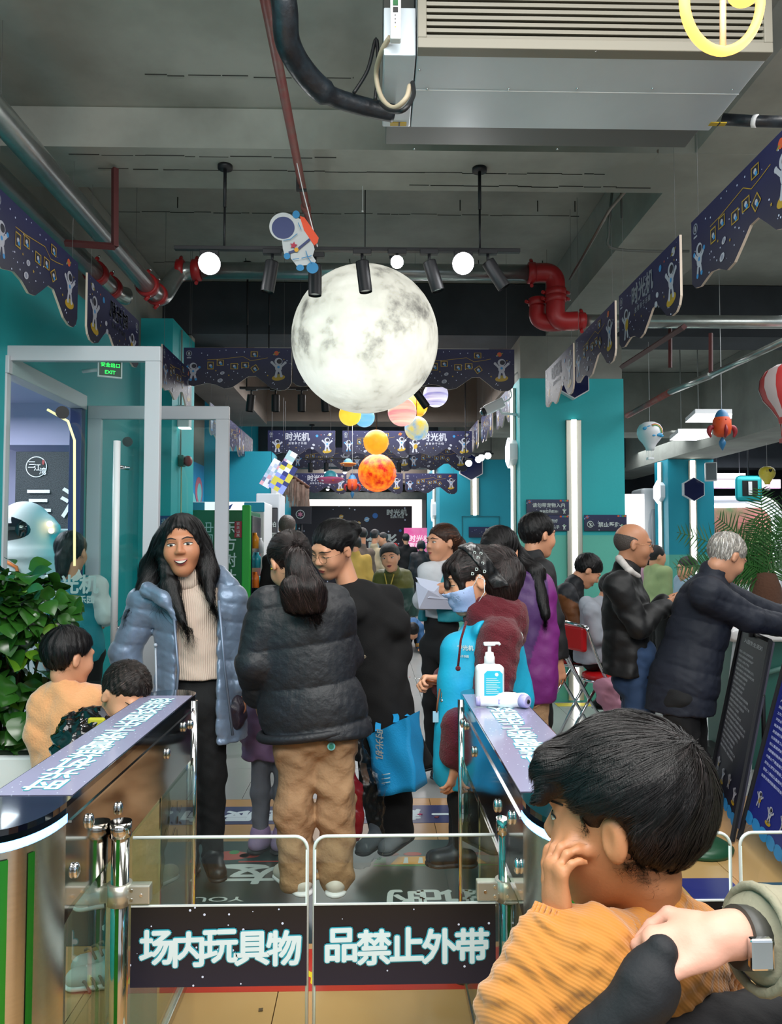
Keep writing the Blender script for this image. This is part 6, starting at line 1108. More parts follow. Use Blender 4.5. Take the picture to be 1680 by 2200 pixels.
class Person:
    def __init__(s, px, Y, H, face, label, group=None, h=None, hs=1.0, sk=SKIN[0], head=None, **ov):
        s.Y, s.H, s.face, s.hs, s.sk = Y, H, face, hs, skin(sk); s.X = at(px, 1172, Y).x; a = R(face); s.f = np.array((math.sin(a), -math.cos(a), 0)); s.l = np.array((math.cos(a), math.sin(a), 0)); c = np.array((s.X, Y, 0.0)); z = np.array((0, 0, 1.0)); l = s.l
        s.root = empty('person', (s.X, Y, 0), label, 'person', group); s.h = h or .007
        J = dict(pv=c + z * .53 * H, ch=c + z * .70 * H, nk=c + z * .835 * H, hd=c + z * .93 * H + s.f * .01)
        for n, k in (('l', 1), ('r', -1)):
            J['s' + n] = c + l * k * .105 * H + z * .80 * H; J['e' + n] = c + l * k * .135 * H + z * .62 * H; J['w' + n] = c + l * k * .14 * H + z * .475 * H + s.f * .04
            J['h' + n] = c + l * k * .05 * H + z * .5 * H; J['k' + n] = c + l * k * .055 * H + z * .28 * H; J['a' + n] = c + l * k * .055 * H + z * .05 * H
        s.J = J; s.hold = {}
        for k, v in ov.items():
            if k in J: J[k] = np.array(at(v[0], v[1], Y + (v[2] if len(v) > 2 else 0)))
        s.hang = head or (face, 0, 0); s.R = rotm(*s.hang); s.hands = []; s.kw = {}
    def loc(s, p): return s.J['hd'] + s.R @ (np.array(p) * s.hs)
    def add_hand(s, side, d, n, curl=.5, sc_=.95, **k): s.hands.append((side, d, n, curl, sc_, k)); return s
    def body(s, slim=1.0, arms=True, legs=True, h=None):
        J = s.J; H = s.H / 1.65 * slim; S = Sh(.05)
        S.cap(J['hl'], J['hr'], .085 * H, fl=(s.f, .85)).cap(J['pv'], J['ch'], .10 * H, .125 * H, (s.f, .7)).cap(J['sl'] * .82 + J['sr'] * .18, J['sr'] * .82 + J['sl'] * .18, .052 * H, k=.06)
        nb = J['nk'] * .6 + J['ch'] * .4; nr = .047 * s.hs * (.8 if s.H < 1.3 else 1); S.cap(nb, s.loc((0, .025, -.07)), nr, nr, k=.022)
        for n, k in (('l', 1), ('r', -1)):
            if arms: S.cap(J['s' + n], J['e' + n], .042 * H, .034 * H, k=.03).cap(J['e' + n], J['w' + n], .034 * H, .024 * H, k=.02)
            if legs: S.cap(J['h' + n], J['k' + n], .07 * H, .047 * H, k=.04).cap(J['k' + n], J['a' + n], .046 * H, .03 * H, k=.03)
        done = set()
        for side, d, n, curl, sc_, k in s.hands: hand(S, J['w' + side], d, n, sc_, curl, 1 if side == 'l' else -1, **k); done.add(side)
        for n, k in (('l', 1), ('r', -1)):
            if arms and n not in done: d = unit(J['w' + n] - J['e' + n]); hand(S, J['w' + n], d, -s.l * k, .92 * s.H / 1.65, .45, k)
        S.sub(HEAD, J['hd'], s.R, s.hs, k=.02)
        s.bodyf = S; s.b = sdf('body', S, s.sk, h or s.h, s.root); return s
    # features projected on the face
    def patch(s, nm, pts, m, off=.001, c=None):
        pts = np.array(pts, float); cx, cz = pts.mean(0) if c is None else c; n = len(pts); rings = [pts, (pts + (cx, cz)) / 2, np.array([[cx, cz]])]; P = np.concatenate(rings)
        Q = np.stack([P[:, 0], np.full(len(P), -.16), P[:, 1]], 1).astype(np.float32)
        for _ in range(24): d = HEAD(Q); Q[:, 1] += np.maximum(d, 0) * .9
        Q[:, 1] -= off; W = s.J['hd'] + (Q * s.hs) @ s.R.T - np.array(s.root.location)
        fs = [(i, (i + 1) % n, n + (i + 1) % n, n + i) for i in range(n)] + [(n + i, n + (i + 1) % n, 2 * n) for i in range(n)]
        return MB().add([tuple(q) for q in W], fs, 0, True).build(nm, m, s.root)
    def face_parts(s, eyes='open', mouth='closed', gaze=0.0, brow=m_lash, lips=True):
        for k in (-1, 1):
            x = k * .031; op = {'open': .8, 'down': .3, 'narrow': .5}[eyes]; t = np.linspace(0, 2 * math.pi, 17)[:-1]; al = np.stack([x + .0162 * np.cos(t), .003 + .0056 * op * np.sin(t) * (1 - .25 * np.cos(t) ** 2) - (.003 if eyes == 'down' else 0)], 1)
            s.patch('eye', al, m_eyew, .0006)
            r = .0062; ir = [(x + gaze + r * math.cos(a), min(.003 + r * math.sin(a), .003 + .0046 * op) if eyes != 'down' else .0 + .002 * math.sin(a)) for a in t]; ir = [(a, max(b, .003 - .0052 * op)) for a, b in ir]; s.patch('iris', ir, m_iris, .0012)
            up = [(x + .0168 * math.cos(a), .003 + (.0056 * op) * math.sin(a) - (.0028 if eyes == 'down' else 0)) for a in np.linspace(math.pi, 0, 8)] + [(x + .0175 * math.cos(a), .0044 + (.0078 * op) * math.sin(a) - (.0028 if eyes == 'down' else 0)) for a in np.linspace(0, math.pi, 8)]
            n = 8; pts = np.array(up); s._strip('eyelash', pts[:n], pts[n:][::-1], m_lash)
            b0 = np.array([(x + k * u * .021, .0225 + .004 * math.cos(u * 1.6) - abs(u) * .001) for u in np.linspace(-1, 1, 8)]); b1 = b0 + np.array([(0, .0055 * (1 - .55 * abs(u))) for u in np.linspace(-1, 1, 8)]); s._strip('eyebrow', b0, b1, brow)
        if not lips: return
        t = np.linspace(0, 2 * math.pi, 21)[:-1]
        if mouth == 'smile':
            s.patch('mouth', [(.0235 * math.cos(a), -.0615 + (.0105 if math.sin(a) < 0 else .0035) * math.sin(a) + .004 * math.cos(a) ** 2) for a in t], m_mouth, .0012); s.patch('teeth', [(.0195 * math.cos(a), -.0605 + (.0055 if math.sin(a) < 0 else .0028) * math.sin(a) + .004 * math.cos(a) ** 2) for a in t], m_teeth, .002)
            a = np.linspace(-1, 1, 12); s._strip('lip', np.stack([a * .026, -.0595 + .006 * a * a - .0 * a], 1), np.stack([a * .026, -.0535 + .003 * a * a - .001 * np.exp(-(a / .15) ** 2)], 1), m_lips, .0022); s._strip('lip', np.stack([a * .025, -.078 + .0215 * a * a], 1), np.stack([a * .0245, -.0715 + .0155 * a * a], 1), m_lips, .0022)
        else:
            op = .003 if mouth == 'open' else 0; a = np.linspace(-1, 1, 12)
            s._strip('lip', np.stack([a * .021, -.0622 + .0015 * a * a + op * (1 - a * a)], 1), np.stack([a * .021, -.0555 - .005 * a * a - .0015 * np.exp(-(a / .15) ** 2) + op * (1 - a * a)], 1), m_lips); s._strip('lip', np.stack([a * .02, -.0725 + .0105 * a * a - op * (1 - a * a)], 1), np.stack([a * .0205, -.0628 + .0015 * a * a - op * (1 - a * a)], 1), m_lips); s._strip('mouth_line', np.stack([a * .0215, -.0632 + .0015 * a * a - op * (1 - a * a)], 1), np.stack([a * .0215, -.0618 + .0015 * a * a + op * (1 - a * a)], 1), m_mouth, .0018)
    def _strip(s, nm, A, B, m, off=.0014):
        A, B = np.array(A, float), np.array(B, float); n = len(A); P = np.concatenate([A, B]); Q = np.stack([P[:, 0], np.full(len(P), -.16), P[:, 1]], 1).astype(np.float32)
        for _ in range(24): Q[:, 1] += np.maximum(HEAD(Q), 0) * .9
        Q[:, 1] -= off; W = s.J['hd'] + (Q * s.hs) @ s.R.T - np.array(s.root.location)
        return MB().add([tuple(q) for q in W], [(i, i + 1, n + i + 1, n + i) for i in range(n - 1)], 0, True).build(nm, m, s.root)
    def hair(s, m=None, style='short', extra=(), strands=0, slen=.12, flow=None, h=None, thick=1.0, sw=.0012, wild=.15, nofwd=1.0):
        m = m or m_hair; T = Sh(.015); t = thick
        if style == 'bald': T.ell((0, .015, .02), (.0785, .0935, .0815)).ell((0, -.05, .085), (.07, .095, .05), op='s', k=.012).ell((0, -.12, -.02), (.09, .075, .1), op='s', k=.01).half((0, -.02, -.005), (0, -.55, -1), k=.01)
        elif style == 'short': T.ell((0, .014, .032), (.083 * t, .100 * t, .093 * t)).ell((0, -.118, -.045), (.073, .062, .105), op='s', k=.02).half((0, -.035, .004), (0, -.75, -1), k=.012)
        elif style == 'boy': T.ell((0, .012, .034), (.086 * t, .103 * t, .096 * t)).ell((0, -.122, -.05), (.085, .068, .098), op='s', k=.018).half((0, -.03, -.002), (0, -.8, -1), k=.035)
        elif style == 'woman': T.ell((0, .014, .03), (.086 * t, .104 * t, .094 * t)).ell((0, .0, -.02), (.089, .06, .06), k=.03).ell((0, -.118, -.026), (.070, .088, .108), op='s', k=.012).ell((0, -.10, -.08), (.08, .062, .06), op='s', k=.02).half((0, .0, -.075), (0, -.2, -1), k=.02)
        elif style == 'pulled': T.ell((0, .014, .032), (.084 * t, .101 * t, .091 * t)).ell((0, -.122, -.03), (.076, .07, .108), op='s', k=.012).half((0, -.03, .0), (0, -.9, -1), k=.012)
        for s_ in (-1, 1):
            if style in ('short', 'boy', 'pulled', 'bald'): T.ell((s_ * .088, .004, -.012), (.026, .022, .034), op='s', k=.01)
        W = Sh(.03).sub(T, s.J['hd'], s.R, s.hs)
        for e in extra: W.cap(*e[:4], fl=e[4] if len(e) > 4 else None, k=.035)
        hd = s.J['hd']
        if style != 'bald': W.fn(lambda P: .0011 * np.sin(np.arctan2(P[:, 0] - hd[0], P[:, 1] - hd[1]) * 23 + 5 * np.sin(P[:, 2] * 21)) + wrin(P, .0012, 60))
        v, q = polygonise(W, h or s.h * .75); root = np.array(s.root.location)
        if strands:
            rs = np.random.RandomState(3); idx = rs.randint(0, len(v), strands); p = v[idx].astype(np.float32)
            def nrm(p):
                e = .003; g = np.stack([W(p + np.array(d, np.float32) * e) - W(p - np.array(d, np.float32) * e) for d in ((1, 0, 0), (0, 1, 0), (0, 0, 1))], 1); return g / (np.linalg.norm(g, axis=1, keepdims=True) + 1e-9)
            S_ = 7; vs = []; jit = rs.normal(0, wild, (strands, 3)); ln = slen * rs.uniform(.5, 1.1, strands)[:, None]; wd = sw * rs.uniform(.6, 1.4, (strands, 1)); off = rs.uniform(-.001, .0035, strands)
            for i in range(S_ + 1):
                n = nrm(p); d = flow(p) + jit * .35; F_ = s.R @ np.array((0, -1.0, 0)); d = d - np.maximum(d @ F_, 0)[:, None] * F_ * nofwd; q0 = (p - hd) @ s.R / s.hs; wd = wd * np.where(((np.abs(q0[:, 0]) < .074) & (q0[:, 1] < -.036) & (q0[:, 2] < .056) & (q0[:, 2] > -.11)) | ((np.abs(q0[:, 0]) > .07) & (np.abs(q0[:, 1]) < .03) & (np.abs(q0[:, 2] + .012) < .036)) * (slen < .13), 0, 1)[:, None]; d = d - n * (d * n).sum(1, keepdims=True) * .9; d /= np.linalg.norm(d, axis=1, keepdims=True) + 1e-9; w_ = np.cross(n, d) * wd * (1 - i / (S_ + .6)); lift = n * (.0004)
                vs.append(p - w_ + lift); vs.append(p + w_ + lift); p = (p + d * ln / S_).astype(np.float32); dd = W(p) - off - .0012 * i / S_ * (1 + 4 * wild); p = (p - nrm(p) * np.clip(dd, -.01, .01)[:, None] * .8).astype(np.float32)
            V = np.stack(vs, 1).reshape(-1, 3); k = 2 * (S_ + 1); b = (np.arange(strands) * k)[:, None]; F = np.concatenate([np.stack([b[:, 0] + 2 * i, b[:, 0] + 2 * i + 1, b[:, 0] + 2 * i + 3, b[:, 0] + 2 * i + 2], 1) for i in range(S_)])
            nv = len(v); br = np.concatenate([np.full(nv, .8), np.repeat(np.exp(rs.normal(.15, .75, strands)), k)]); v = np.concatenate([v, V]); q = np.concatenate([q, F + nv])
            bc = np.array(m.node_tree.nodes['Principled BSDF'].inputs['Base Color'].default_value[:3]); mm = mat(m.name + '_strands', '#ffffff', .42, bump=.25, bs=60, aniso=(9, 9, 1.2), attr='Col', spec=.32); s.hairf = W; np_mesh('hair', v, q, mm, s.root, root, np.clip(br[:, None] * bc, 0, 1)); return s
        s.hairf = W; np_mesh('hair', v, q, m, s.root, root); return s
    def upper(s, nm, m, w_=.17, d_=.68, hem=None, sl=(.062, .05), disp=None, bottom=None, hemw=None, collar=.07, hood=None, post=None, sleeves='lr', h=None, ext=(), parent=None, shr=.07, cuff=None, colf=None, necklow=0):
        """jacket / sweater / coat: torso to hem, sleeves to wrists"""
        J = s.J; H = s.H / 1.65; S = Sh(.06); hem = hem if hem is not None else J['pv'][2] - .06; b = J['pv'].copy(); dz = J['ch'][2] - J['pv'][2]
        low = b + (b - J['ch']) / max(dz, .05) * max(b[2] - hem, 0) + np.array((0, 0, -.03)); low2 = np.array(bottom) if bottom is not None else low
        S.cap(J['ch'] + (J['nk'] - J['ch']) * .12, b, w_ * .98, w_, (s.f, d_)); S.cap(b, low2, w_, hemw or w_, (s.f, d_), k=.08)
        S.cap(J['sl'], J['sr'], shr * H, fl=None, k=.07)
        if collar: S.cap(J['nk'] * .75 + J['ch'] * .25, J['nk'] * .55 + s.loc((0, .02, -.1)) * .45 - np.array((0, 0, necklow)), collar, collar * .92, k=.04)
        cuff = sl[1] * .7 if cuff is None else cuff
        for n in sleeves: S.cap(J['s' + n], J['e' + n], sl[0], (sl[0] + sl[1]) / 2, k=.045); S.cap(J['e' + n], J['w' + n] + unit(J['e' + n] - J['w' + n]) * cuff, (sl[0] + sl[1]) / 2, sl[1], k=.02)
        for e in ext: S.cap(*e[:4], fl=e[4] if len(e) > 4 else None, k=.04)
        if hood: c = J['nk'] + np.array(hood[0]); S.ell(c, hood[1], k=.04)
        S.half((low2[0], low2[1], hem), (0, 0, -1), k=.01)
        if post: post(S)
        if collar: S.sub(HEAD, J['hd'] + np.array((0, 0, .004)), s.R, s.hs * 1.02, op='s', k=.006)
        if disp: S.fn(disp)
        s.up = S; return sdf(nm, S, m, h or s.h, parent or s.root, colf)
    def lower(s, m, th=.095, kn=.07, an=.055, top=None, disp=None, nm='trousers', an_z=None, h=None):
        J = s.J; H = s.H / 1.65; S = Sh(.04); S.cap(J['hl'], J['hr'], (th + .01) * 1.05, fl=(s.f, .95)).cap(J['pv'], J['pv'] + np.array((0, 0, .06)), .12 * H + .01, .115 * H, (s.f, .75))
        for n in 'lr': S.cap(J['h' + n], J['k' + n], th, kn, k=.03 if n == 'l' else .014).cap(J['k' + n], J['a' + n] + np.array((0, 0, .01)), kn, an, k=.03)
        S.fn(disp or folds(.003, 18)); return sdf(nm, S, m, h or s.h * 1.15, s.root)
    def shoe(s, n, m, ang=None, L=.25, sole=None, high=0, h=.006):
        a = R(s.face if ang is None else ang); f = np.array((math.sin(a), -math.cos(a), 0)); A = s.J['a' + n].copy(); A[2] = max(A[2], .05); z = A[2] - .05; S = Sh(.03); c = np.array((A[0], A[1], z)); S.cap(c - f * .04 * L / .25 + (0, 0, .045), c + f * (L - .1) + (0, 0, .035), .042, .038, ((0, 0, 1), .85)).cap(c + (0, 0, .05), c + (0, 0, .09 + high), .042, .05, k=.03)
        S.half((0, 0, z + .012), (0, 0, -1), k=.004); o = sdf('shoe', S, m, h, s.root); T = Sh(.01).cap(c - f * .045 * L / .25 + (0, 0, .014), c + f * (L - .1) + (0, 0, .014), .045, .042, ((0, 0, 1), .36)); v, q = polygonise(T, h); np_mesh('sole', v, q, sole or m_blk, o, s.root.location); return o
W_ = lambda px, py, Y: np.array(at(px, py, Y))
Zv = np.array((0, 0, 1.0))
down = lambda P: np.tile(np.array([0, 0, -1.0], np.float32), (len(P), 1))
def radial(c, dn=.3, f=None):
    c = np.array(c, np.float32)
    def g(P): d = P - c; d = d / (np.linalg.norm(d, axis=1, keepdims=True) + 1e-6); return d + np.array([0, 0, -dn], np.float32)
    return g
def towards(c, switch=.05):
    c = np.array(c, np.float32)
    def g(P):
        d = c - P; L = np.linalg.norm(d, axis=1, keepdims=True); return np.where((L > switch) & (P[:, 2:3] > c[2] - .06), d / (L + 1e-6), np.array([[0, .0, -1.0]], np.float32))
    return g
def cloth(nm, c, rough=.75, **k): return mat(nm, c, rough, **{**dict(bump=.12, bs=220), **k})
m_blackc = cloth('black_wool', '#08080a', .9); m_blackp = cloth('black_trousers', '#0b0c0e', .85); m_jeans = cloth('blue_denim', '#2a4468', .8, var=.4, vs=6, col2='#1e3350')
# 1 smiling woman, silver-blue down coat
p = Person(415, 3.55, 1.60, 8, 'smiling long-haired woman in shiny silver-blue down coat and cream sweater', h=.0065, hs=1.17, sk='#bd7f5d', head=(6, 2, -5), hd=(393, 1170, -.05), nk=(408, 1262), ch=(418, 1345), pv=(430, 1500), sr=(315, 1292), sl=(492, 1288), er=(268, 1405, .0), wr=(300, 1500, -.02), el=(508, 1400, .03), wl=(520, 1490, -.02), hr=(412, 1510), hl=(450, 1510), kr=(405, 1690), kl=(456, 1665), ar=(402, 1862), al=(457, 1838))
p.body(); p.face_parts('open', 'smile')
f, l = p.f, p.l
swm = mat('cream_rib_knit', '#d8c3b2', .85, bump=.5, bs=38, wave='X', aniso=(1, .3, 0))
p.upper('sweater', swm, .138, .72, hem=at(430, 1458, 3.5).z, sl=(.045, .04), collar=.062, shr=.06, disp=folds(.003, 14), sleeves='')
p.upper('roll_collar', swm, .0, .6, hem=1.0, sleeves='', collar=None, shr=.001) if 0 else None
S = Sh(.02).cap(W_(404, 1247, 3.53), W_(402, 1236, 3.52), .062, .058); S.fn(folds(.002, 30)); sdf('roll_collar', S, swm, .006, p.root)
m_silv = mat('silver_blue_nylon', '#7688a0', .38, .3, bump=.2, bs=40, sheen=.2)
def post(S):
    fr = p.f
    S.box(p.J['ch'] * .5 + p.J['pv'] * .5 + fr * .2 + np.array((.005, 0, -.02)), (.088, .2, .52), .02, np.stack([p.l, -fr, Zv], 1), op='s', k=.02)
p.upper('down_coat', m_silv, .182, .74, hem=at(430, 1592, 3.5).z, hemw=.205, sl=(.075, .058), collar=.10, shr=.075, disp=puff(.085, .006, .04, .15, .0018, 26), post=post, h=.0065)
S = Sh(.03).cap(W_(470, 1235, 3.6), W_(492, 1262, 3.55), .045, .05).cap(W_(318, 1268, 3.45), W_(352, 1285, 3.40), .036, .03).cap(W_(352, 1285, 3.40), W_(378, 1330, 3.39), .025, .012).cap(W_(430, 1235, 3.68), W_(380, 1240, 3.7), .06); S.fn(puff(.05, .004, 0, .4, .003)); sdf('hood_collar', S, m_silv, .006, p.root)
mb = MB()
for P3 in (((374, 1330), (383, 1440), (372, 1585)), ((470, 1290), (482, 1430), (500, 1580))): to_local(MB().tube([W_(*a, 3.38) for a in P3], .006, 6).build('zip_edge', mat('zip_grey', '#76849a', .4, .4)), p.root)
pass; to_local(MB().tube([W_(334, 1388, 3.35), W_(336, 1480, 3.34), W_(333, 1512, 3.34)], .004, 6).ball(W_(334, 1386, 3.34), .008).build('drawstring', mat('cord_silver', '#aeb8c6', .4)), p.root)
p.lower(m_blackp, .083, .062, .048); p.shoe('l', m_blk, 20, .26, high=.12); p.shoe('r', m_blk, -12, .26, high=.12)
HD = p.J['hd']; cr = p.loc((0, -.01, .12))
p.hair(m_hair, 'woman', [(p.loc((-.07, .0, .02)), W_(335, 1215, 3.56), .045, .055, (f, .55)), (W_(335, 1215, 3.56), W_(303, 1285, 3.5), .055, .035, (f, .5)), (p.loc((-.072, -.02, -.02)), W_(365, 1262, 3.44), .028, .04, (f, .6)), (W_(365, 1262, 3.42), W_(393, 1335, 3.38), .04, .012, (f, .5)), (p.loc((.074, .0, .0)), W_(447, 1225, 3.5), .035, .04, (f, .6)), (W_(447, 1225, 3.5), W_(452, 1285, 3.42), .038, .012, (f, .5)), (p.loc((0, .07, -.02)), W_(385, 1260, 3.66), .09, .1, (f, .5))],
       strands=5200, slen=.28, flow=lambda P: np.where(P[:, 2:3] > HD[2] - .03, (P - cr) * np.array([3, 1, .5]), 0) + np.array([0, 0, -.55]) + np.where(P[:, 0:1] < HD[0] - .07, np.array([[-.35, 0, 0]]), 0) + np.where((P[:, 0:1] > HD[0] - .075) & (P[:, 2:3] < HD[2] - .2), np.array([[.2, 0, 0]]), 0), wild=.1)
e = empty('handbag', W_(508, 1530, 3.5), 'dark plum handbag hanging at smiling woman\'s side', 'bag'); S = Sh(.03).ell(W_(508, 1530, 3.5), (.045, .05, .085)); S.fn(folds(.004, 30)); sdf('bag_body', S, cloth('plum_leather', '#2a1f2c', .4), .008, e); to_local(MB().tube([W_(500, 1505, 3.5), W_(500, 1480, 3.53), W_(512, 1478, 3.53), W_(515, 1500, 3.5)], .005, 8).build('handle', m_blk), e)
# 2 ponytail woman in black puffer, beige trousers
p = Person(665, 3.25, 1.60, 172, 'woman from behind in short black puffer jacket and beige trousers, ponytail', h=.0065, hs=1.05, head=(212, 28, 4), hd=(623, 1207, -.03), nk=(640, 1282), ch=(645, 1390), pv=(675, 1545), sl=(580, 1310), sr=(712, 1305), el=(548, 1420, -.03), wl=(556, 1500, .12), er=(738, 1410, .08), wr=(715, 1475, .2), hl=(642, 1590), hr=(715, 1585), kl=(632, 1745), kr=(722, 1740), al=(640, 1888), ar=(722, 1888))
p.body(); 
m_puf = cloth('black_puffer_nylon', '#1b1d22', .55, bump=.3, bs=60); hz = at(660, 1578, 3.2).z
p.upper('puffer_jacket', m_puf, .205, .66, hem=hz, hemw=.225, sl=(.088, .07), collar=.075, shr=.085, disp=puff(.168, .013, hz + .035, -.14, .0018, 22, p.X), bottom=p.J['pv'] + np.array((.005, 0, -.05)))
hem = [p.J['pv'] * (1, 1, 0) + np.array((.222 * math.cos(t), .15 * math.sin(t), hz + .012 + .03 * math.cos(t))) for t in [math.pi * k / 20 for k in range(40)]]; o = to_local(MB().tube(hem, .019, 10, closed=True).build('elastic_hem', m_puf), p.root)
m_bei = cloth('beige_corduroy', '#a88562', .9, var=.25, vs=8, bump=.5, bs=50, col2='#937150'); p.lower(m_bei, .096, .082, .074, disp=lambda P: wrin(P, .009, 11) + wrin(P, .005, 24, 2)); 
c = W_(712, 1603, 3.13); o = to_local(MB().tube([c, c - (0, .006, 0)], .016, 20).tube([c - (0, .005, 0), c - (0, .009, 0)], .010, 16, 1).build('round_badge', [mat('badge_cyan', '#6fc0c0', .3), mat('badge_green', '#2c7f6a', .3)]), p.root)
for n in 'lr': p.shoe(n, mat('white_shoe', '#cfcac0', .5), 180 if n == 'r' else 215, .24, sole=m_wht)
tie = W_(628, 1180, 3.16)
p.hair(m_hairb, 'pulled', [(W_(628, 1182, 3.16), W_(640, 1212, 3.08), .024, .042, ((0, 1, 0), .6)), (W_(640, 1212, 3.08), W_(655, 1272, 3.05), .045, .078, ((0, 1, 0), .5)), (W_(655, 1272, 3.05), W_(662, 1280, 3.05), .066, .05, ((0, 1, 0), .5))] + [(W_(652 + i * 9, 1262, 3.04 - .004 * abs(i)), W_(659 + i * 11, 1300 + (i * 37) % 11, 3.05), .024, .003) for i in (-4, -3, -2, -1, 0, 1, 2, 3)], strands=5200, slen=.2, flow=towards(tie, .045), wild=.14)
o = to_local(MB().tube([tie + .022 * np.array((math.cos(t), -.5, math.sin(t))) for t in [k * math.pi / 8 for k in range(16)]], .006, 8, closed=True).build('hair_tie', m_blk), p.root); o = to_local(MB().ball(W_(584, 1222, 3.2), .006).build('earring', mat('gold', '#c9a13a', .2, 1)), p.root)
# 3 woman with glasses, long black coat, blue bag
p = Person(790, 3.75, 1.66, -25, 'woman with round glasses looking down in long black cape coat', h=.0065, hs=1.13, head=(-40, 24, 8), hd=(716, 1178, -.05), nk=(748, 1255), ch=(775, 1330), pv=(805, 1500), sr=(722, 1295, -.06), sl=(830, 1290, .05), er=(740, 1420, -.05), wr=(720, 1500, -.1), el=(858, 1400, .0), wl=(836, 1478, -.08), kl=(845, 1660), kr=(800, 1660), al=(862, 1790), ar=(815, 1790))
p.add_hand('l', (-.05, -.1, -1), (-.2, .8, 0), 1.15, .92, thumb=.8); p.body(); p.face_parts('down', 'closed')
hz = at(830, 1638, 3.7).z; p.upper('black_coat', m_blackc, .16, .75, hem=hz, hemw=.215, sl=(.068, .06), collar=.0, shr=.07, disp=folds(.006, 9), bottom=W_(835, 1640, 3.75), ext=[(W_(745, 1255, 3.78), W_(790, 1290, 3.68), .05, .06), (W_(770, 1290, 3.72), W_(850, 1340, 3.72), .085, .075), (W_(700, 1290, 3.64), W_(760, 1310, 3.62), .06, .05)])
to_local(MB().tube([W_(738, 1295, 3.575), W_(742, 1300, 3.57)], .007, 10).tube([W_(782, 1410, 3.55), W_(784, 1412, 3.545)], .008, 10).build('coat_button', mat('horn_button', '#9a8f7a', .4)), p.root)
S = Sh(.05).cap(W_(815, 1600, 3.75), W_(840, 1775, 3.75), .13, .12, (p.f, .6)); S.half((0, 0, at(830, 1788, 3.75).z), (0, 0, -1), k=.01).fn(folds(.005, 12)); sdf('black_skirt', S, m_blackc, .01, p.root)
for n in 'lr': p.shoe(n, cloth('grey_suede', '#6d7076', .9), -30, .25)
whorl = p.loc((0, .1, .02)); p.hair(m_hair, 'pulled', [(p.loc((0, .085, .01)), p.loc((.02, .12, .04)), .03, .04)], strands=3800, slen=.13, flow=towards(whorl, .03), wild=.12)
mg = mat('thin_gold_wire', '#b08a6a', .25, .9)
def glasses(p, r=.021, rx=1.0):
    mb = MB()
    for k in (-1, 1):
        c = np.array((k * .031, -.103, .0)); mb.tube([p.loc(c + (r * rx * math.cos(t), .004 * abs(math.cos(t)), r * .9 * math.sin(t))) for t in [2 * math.pi * i / 20 for i in range(20)]], .0012, 6, closed=True); mb.tube([p.loc((k * .052, -.1, .005)), p.loc((k * .079, -.06, .008)), p.loc((k * .083, .0, .004))], .0012, 6)
    mb.tube([p.loc((-.011, -.106, .004)), p.loc((0, -.109, .006)), p.loc((.011, -.106, .004))], .0012, 6); to_local(mb.build('glasses', mg), p.root)
glasses(p, .023)
e = empty('tote_bag', W_(838, 1600, 3.5), 'bright sky-blue tote bag hanging from the black-coated woman\'s hand', 'bag'); m_tote = mat('sky_blue_nonwoven', '#1e9fe0', .55, bump=.25, bs=160)
q8 = [W_(788, 1582, 3.62), W_(876, 1540, 3.44), W_(894, 1700, 3.44), W_(812, 1712, 3.58)]; dy = np.array((.06, .13, 0)); mb = MB()
a, b, c, d = q8; mb.add([a, b, c, d, a + dy, b + dy, c + dy * .9, d + dy * .9], [(0, 3, 2, 1), (4, 5, 6, 7), (0, 4, 7, 3), (1, 2, 6, 5), (3, 7, 6, 2)]); o = mb.build('bag_body', m_tote)
bm = bmesh.new(); bm.from_mesh(o.data); bmesh.ops.subdivide_edges(bm, edges=bm.edges[:], cuts=9, use_grid_fill=True)
for v in bm.verts: v.co += Vector((0, 1, 0)) * .009 * math.sin(v.co.x * 40 + v.co.z * 22) + Vector((1, 0, 0)) * .005 * math.sin(v.co.z * 34 + v.co.y * 30)
bm.normal_update(); bm.to_mesh(o.data); bm.free(); o.data.polygons.foreach_set('use_smooth', [True] * len(o.data.polygons)); to_local(o, e)
hp = p.J['wl'] + np.array((-.005, -.0, -.1))
for u0, u1, dd in ((.28, .72, 0), (.28, .72, 1)):
    s0, s1 = a + (b - a) * u0 + dy * dd, a + (b - a) * u1 + dy * dd; pts = smooth_pts([s0, s0 * .45 + hp * .55 - np.array((.02, 0, 0)), hp, s1 * .45 + hp * .55 + np.array((.02, 0, 0)), s1], 6); mb = MB()
    mb.add([v_ for q_ in pts for v_ in (q_ - Vector((.013, 0, 0)), q_ + Vector((.013, 0, 0)))], [(2 * i, 2 * i + 1, 2 * i + 3, 2 * i + 2) for i in range(len(pts) - 1)], 0, True); to_local(mb.build('handle', m_tote), e)
mb = MB(); text(mb, '时光机', W_(815, 1600, 3.55), (0, .2, -1), (1, -.9, 0), .05, 0, .02)
for i in range(3): mb.tube([W_(820, 1665 + i * 9, 3.53), W_(838, 1662 + i * 9, 3.51)], .002, 5)
to_local(mb.build('lettering', m_fw), e)
# plastic bag with red parcel
e = empty('plastic_bag', W_(770, 1700, 3.5), 'clear crinkled plastic bag with a red parcel inside, beside beige trousers', 'bag'); S = Sh(.06).cap(W_(752, 1585, 3.55), W_(772, 1700, 3.5), .05, .10, ((0, 1, 0), .7)).cap(W_(772, 1700, 3.5), W_(775, 1810, 3.5), .10, .11, ((0, 1, 0), .7)); S.fn(lambda P: wrin(P, .009, 18) + wrin(P, .006, 44, 1))
mp = glass('crinkled_plastic', '#eef2f4', .7, .3); sdf('plastic', S, mp, .009, e); S = Sh(.04).cap(W_(735, 1690, 3.52), W_(738, 1780, 3.52), .085, .09, ((0, 1, 0), .6)); S.fn(folds(.006, 20)); sdf('red_parcel', S, cloth('red_cloth', '#a5141e', .5), .01, e)
